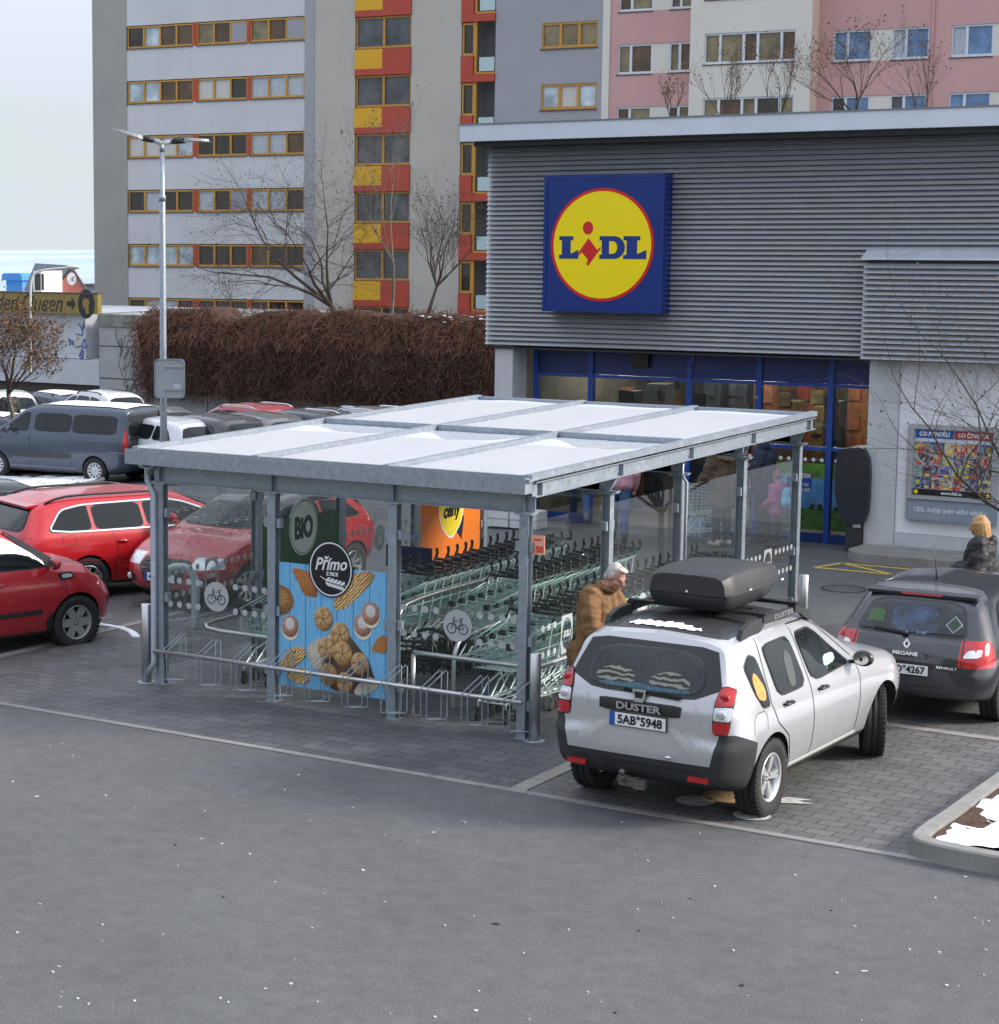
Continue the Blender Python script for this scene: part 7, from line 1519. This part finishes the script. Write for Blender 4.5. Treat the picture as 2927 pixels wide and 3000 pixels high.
STAND=dict(hip=(0,0,.93),chest=(.01,0,1.28),neck=(.0,0,1.46),head=(.03,0,1.62),shl=(0,.19,1.41),shr=(0,-.19,1.41),ell=(-.02,.25,1.12),elr=(-.02,-.25,1.12),wrl=(.08,.24,.88),wrr=(.08,-.24,.88),knl=(.03,.10,.50),knr=(.03,-.10,.50),anl=(0,.11,.09),anr=(0,-.11,.09))
def J(**k): d=dict(STAND); d.update(k); return d
# man in the tan jacket bending over beside the silver car
def collar(m,J_,P,M):
    n=V(J_['neck']); 
    for k in range(14): a=2*PI*k/14; b=2*PI*(k+1)/14; cap(m,n+V((.01+.085*math.cos(a),.090*math.sin(a),.015-.03*math.cos(a))),n+V((.01+.085*math.cos(b),.090*math.sin(b),.015-.03*math.cos(b))),.024,.024,8,2)
man=J(hip=(-.04,0,.96),chest=(.05,0,1.32),neck=(.13,0,1.49),head=(.235,0,1.605),face=(.88,-.1,-.42),up=(.42,0,.88),shl=(.07,.20,1.44),shr=(.07,-.20,1.43),ell=(.16,.27,1.13),elr=(.14,-.27,1.12),wrl=(.40,.14,1.10),wrr=(.39,-.14,1.10),hdl=(1,-.15,.0),hdr=(1,.15,.0),curl=.8)
person('elderly man with white hair in a tan jacket standing by the silver car',(.57,.36,0),R(-4),man,[dict(k='jacket',n='jacket',m=BROWN,hem=.22,w=.175,g=.035,wr=.022,belly=.04),dict(k='custom',n='collar',m=BROWN,f=collar),dict(k='trousers',n='trousers',m=TROU),dict(k='shoes',n='shoe',m=SHOE)],(HAIRW,short_hair),.009,1.04,pbr('ruddy_skin',(.50,.25,.19),.5,var=(25,.18)))
# woman in black at the right edge
def long_hair(m,P,M):
    m.ell(P(-.026,0,.035),(.092,.086,.094),M,18,12)
    for k in range(12): a=PI*.28+PI*1.44*k/11; x,y=-.02+.085*math.cos(a),.088*math.sin(a); cap(m,P(x,y,.03),P(x*1.05-.01,y*1.05,-.16-.03*math.sin(k*2.1)),.030,.016,8,3)
def hood_back(m,J_,P,M): n=V(J_['neck']); m.ell(n+V((-.085,0,-.05)),(.075,.15,.07)); m.ell(n+V((-.12,0,-.01)),(.045,.10,.06))
wo=J(head=(.05,0,1.61),face=(.95,.1,-.12),ell=(.0,.27,1.14),elr=(.0,-.27,1.14),wrl=(.27,.14,1.08),wrr=(.27,-.14,1.08),curl=.9)
w_=onZ(2866,1528,1.66); person('blonde woman in a black padded coat walking past the shop wall',(w_.x+.06,w_.y,0),R(186),wo,[dict(k='jacket',n='coat',m=BLKC,hem=.34,w=.185,g=.045,wr=.02,belly=.03),dict(k='custom',n='hood',m=BLKC,f=hood_back,wr=.01),dict(k='trousers',n='trousers',m=TROU),dict(k='shoes',n='shoe',m=SHOE)],(pbr('blonde_hair',(.42,.23,.085),.5,var=(45,.4),bmp=(70,.8,.004)),long_hair),.011,1.0)
# shopper in pink seen from behind and a striding figure in jeans
pk=J(knl=(.16,.09,.52),anl=(.18,.10,.11),knr=(-.02,-.09,.50),anr=(-.20,-.10,.13),tor=(-.06,-.10,.04),wrl=(-.05,.23,.90),wrr=(.12,-.23,.90))
q=onG(1812,1588); person('shopper in a pink jacket and blue jeans walking into the shop',(q.x,q.y,0),R(112),pk,[dict(k='jacket',n='jacket',m=PINK,hem=.06,w=.15,g=.03,wr=.014),dict(k='trousers',n='jeans',m=JEAN),dict(k='shoes',n='shoe',m=SHOE)],(pbr('brown_hair',(.06,.035,.02),.6),short_hair),.012,1.02)
st=J(knl=(.30,.09,.53),anl=(.34,.10,.11),knr=(-.16,-.09,.52),anr=(-.46,-.10,.17),tor=(-.33,-.10,.06),wrl=(-.12,.24,.92),wrr=(.25,-.22,.95))
q=onG(1672,1540); person('striding shopper in blue jeans half hidden by the shelter roof',(q.x-.05,q.y+.45,0),R(118),st,[dict(k='jacket',n='jacket',m=NAVY,hem=.05,w=.15),dict(k='trousers',n='jeans',m=JEAN),dict(k='shoes',n='shoe',m=pbr('grey_trainer',(.16,.16,.17),.6))],(pbr('brown_hair',(.06,.035,.02),.6),short_hair),.013,1.02)
# group by the trolley: brown coat, hooded man with an infant, child with a backpack
def fur(m,J_,P,M):
    n=V(J_['neck']); 
    for k in range(10): a=2*PI*k/10; m.ell(n+V((-.05+.13*math.cos(a),.15*math.sin(a),-.02+.04*math.cos(a))),(.06,.06,.045))
q=onG(2114,1600); person('person in a brown fur-collared parka and pale boots by the loose trolley',(q.x,q.y,0),R(150),J(wrl=(.32,.18,1.02),wrr=(.32,-.18,1.02),ell=(.08,.26,1.12),elr=(.08,-.26,1.12)),[dict(k='jacket',n='parka',m=pbr('brown_parka',(.10,.070,.042),.85,var=(6,.3)),hem=.30,w=.175,g=.04,wr=.02),dict(k='custom',n='fur_collar',m=pbr('fur',(.17,.12,.075),.95,var=(40,.5)),f=fur,wr=.02),dict(k='trousers',n='trousers',m=TROU),dict(k='shoes',n='boot',m=pbr('pale_boot',(.42,.38,.30),.7))],(pbr('dark_hair',(.03,.022,.018),.6),short_hair),.012,1.03)
def hood(m,P,M): m.ell(P(-.035,0,.04),(.112,.108,.125),M,18,12); m.ell(P(-.04,0,-.10),(.10,.11,.09),M)
hm=onG(2228,1592); HJ=J(neck=(.06,0,1.46),head=(.12,0,1.60),face=(.85,0,-.5),up=(.5,0,.85),ell=(.06,.27,1.14),elr=(.06,-.27,1.14),wrl=(.28,.10,1.12),wrr=(.30,-.06,1.20),curl=.9)
person('hooded man in dark navy carrying an infant in pink',(hm.x,hm.y+.1,0),R(176),HJ,[dict(k='jacket',n='hoodie',m=NAVY,hem=.16,w=.165,g=.035,wr=.016),dict(k='trousers',n='trousers',m=TROU),dict(k='shoes',n='shoe',m=SHOE)],(NAVY,hood,'hood'),.012,1.04)
BJ=J(hip=(0,0,.93),chest=(0,0,1.22),knl=(.25,.10,.80),knr=(.25,-.10,.80),anl=(.28,.10,.50),anr=(.28,-.10,.50),shl=(0,.16,1.36),shr=(0,-.16,1.36),ell=(.10,.22,1.14),elr=(.10,-.22,1.14),wrl=(.25,.14,1.2),wrr=(.25,-.14,1.2))
def bonnet(m,P,M): m.ell(P(-.02,0,.03),(.112,.11,.125),M,16,10)
person('infant in a pink patterned suit held against the hooded man',(hm.x-.33,hm.y+.02,.72),R(10),BJ,[dict(k='jacket',n='pink_suit',m=pbr('pink_pattern',(.55,.30,.42),.8,var=(26,.6)),hem=.05,w=.17,g=.04),dict(k='trousers',n='pink_leggings',m=pbr('pink_pattern',(.55,.30,.42),.8)),dict(k='shoes',n='bootee',m=WHT)],(pbr('pink_bonnet',(.60,.24,.32),.8),bonnet,'bonnet'),.016,.46)
ck=onG(2272,1602); BLUEB=pbr('light_blue_pack',(.14,.42,.60),.6,var=(5,.3)); CJ=J(face=(1,.2,0),wrl=(.2,.24,.95),wrr=(.2,-.24,.95))
def hatf(m,P,M): m.ell(P(-.015,0,.055),(.118,.108,.105),M,18,12); m.ell(P(-.02,0,.165),.030)
cr=person('child in a pink jacket with a striped red hat and pale blue backpack',(ck.x,ck.y,0),R(168),CJ,[dict(k='jacket',n='jacket',m=pbr('magenta_jacket',(.42,.09,.24),.8,var=(8,.2)),hem=.16,w=.17,g=.035),dict(k='trousers',n='trousers',m=TROU),dict(k='shoes',n='shoe',m=pbr('brown_shoe',(.10,.06,.05),.7))],None,.014,.70)
mz,nt,b,out=newmat('striped_hat'); tc=nt.nodes.new('ShaderNodeTexCoord'); wv=nt.nodes.new('ShaderNodeTexWave'); wv.bands_direction='Z'; wv.inputs['Scale'].default_value=11; nt.links.new(tc.outputs['Object'],wv.inputs[0]); nt.links.new(ramp(nt,wv.outputs['Fac'],[(.35,(.015,.012,.014)),(.5,(.42,.02,.02)),(.85,(.42,.02,.02)),(.95,(.6,.5,.45))]),b.inputs['Base Color']); b.inputs['Roughness'].default_value=.9
m=MB(); Hh=V(CJ['head']); Mi=Matrix.Identity(3); hatf(m,lambda x,y,z:Hh+V((x,y,z)),Mi); fuse(m,'knitted_hat',mz,cr,.014)
bp=thing('backpack','pale blue and mauve school backpack on the child','backpack',cr.matrix_basis@V((-.27,0,.0)),R(168)); bp.scale=(.70,.70,.70); m=MB(); m.M=Matrix.Translation((0,0,1.17)); m.ell((0,0,0),(.15,.19,.25)); m.ell((-.10,0,-.09),(.09,.14,.12)); [m.ell((-.02,q*.17,-.1),(.08,.07,.12)) for q in (-1,1)]; fuse(m,'pack_body',BLUEB,bp,.016); m=MB(); m.box((-.185,-.10,1.10),(-.165,.10,1.30)); m.box((-.17,-.13,1.32),(-.10,.13,1.36)); m.obj('pack_flap',pbr('mauve_flap',(.35,.20,.30),.6),bp)
# loose trolley by the group
put_cart(*(lambda p:(p.x,p.y))(onG(2075,1588)),'loose wire trolley standing by the water bottles and brown parka','trolleys outside the shelter',R(120))
# figure in a dark coat and white hat by the small tree
dp=anchor(27,1140,1.74); person('figure in a dark coat and white hat beyond the small tree',(dp.x,dp.y,gh(dp.x,dp.y)),R(150),J(),[dict(k='jacket',n='coat',m=BLKC,hem=.3,w=.18,g=.04),dict(k='trousers',n='trousers',m=TROU),dict(k='shoes',n='shoe',m=SHOE)],(WHT,lambda m,P,M:m.ell(P(-.015,0,.055),(.115,.105,.10),M,16,10),'hat'),.018,1.0)
# ------------------------------------------------------------------ camera, sky, sun
cd=bpy.data.cameras.new('camera'); co=bpy.data.objects.new('camera',cd); COL.objects.link(co); SC.camera=co
M3=Matrix((RGT,UPV,-FWD)).transposed(); co.matrix_world=Matrix.Translation(CAM)@M3.to_4x4()
cd.sensor_fit='HORIZONTAL'; cd.sensor_width=36; cd.lens=FPX/IW*36; cd.shift_x=(IW/2-PX)/IW; cd.shift_y=0; cd.clip_end=20000; cd.clip_start=.1
w=bpy.data.worlds.new('World'); SC.world=w; w.use_nodes=True; nt=w.node_tree; bg=nt.nodes['Background']
AZ=R(28); EL=R(27)          # sun towards +X, a little behind the store line
sky=nt.nodes.new('ShaderNodeTexSky'); sky.sky_type='NISHITA'; sky.sun_disc=False; sky.sun_elevation=EL; sky.sun_rotation=PI/2-AZ; sky.altitude=250; sky.air_density=1.0; sky.dust_density=1.5
tc=nt.nodes.new('ShaderNodeTexCoord'); sv=nt.nodes.new('ShaderNodeSeparateXYZ'); nt.links.new(tc.outputs['Generated'],sv.inputs[0]); zx=nt.nodes.new('ShaderNodeMath'); zx.operation='MAXIMUM'; zx.inputs[1].default_value=.06; nt.links.new(sv.outputs[2],zx.inputs[0])
cv=nt.nodes.new('ShaderNodeCombineXYZ'); nt.links.new(sv.outputs[0],cv.inputs[0]); nt.links.new(sv.outputs[1],cv.inputs[1]); nt.links.new(zx.outputs[0],cv.inputs[2]); nt.links.new(cv.outputs[0],sky.inputs[0])
mp=nt.nodes.new('ShaderNodeMapping'); mp.inputs['Scale'].default_value=(1,1,3.2); nt.links.new(tc.outputs['Generated'],mp.inputs[0])
nz=nt.nodes.new('ShaderNodeTexNoise'); nz.inputs['Scale'].default_value=3.2; nz.inputs['Detail'].default_value=6; nz.inputs['Roughness'].default_value=.5; nt.links.new(mp.outputs[0],nz.inputs['Vector'])
f=ramp(nt,nz.outputs['Fac'],[(.36,.40),(.60,.95)])
# overcast cloud layer: the zenith about three times as bright as the horizon
gr=nt.nodes.new('ShaderNodeMath'); gr.operation='MULTIPLY_ADD'; gr.inputs[1].default_value=.67; gr.inputs[2].default_value=.33; nt.links.new(zx.outputs[0],gr.inputs[0])
nt.links.new(mix(nt,f,sky.outputs[0],mix(nt,1.,(11.2,11.9,13.6),gr.outputs[0],'MULTIPLY')),bg.inputs[0]); bg.inputs[1].default_value=.1
sl=bpy.data.lights.new('sun','SUN'); so=bpy.data.objects.new('sun',sl); COL.objects.link(so); sl.energy=2.8; sl.angle=R(14); sl.color=(1,.93,.83)
so.rotation_euler=V((math.cos(AZ)*math.cos(EL),math.sin(AZ)*math.cos(EL),math.sin(EL))).to_track_quat('Z','Y').to_euler()
SC.view_settings.view_transform='Standard'; SC.view_settings.look='None'; SC.view_settings.exposure=.86; SC.view_settings.gamma=1
SC.cycles.max_bounces=10; SC.cycles.transparent_max_bounces=24; SC.cycles.caustics_reflective=False; SC.cycles.caustics_refractive=False
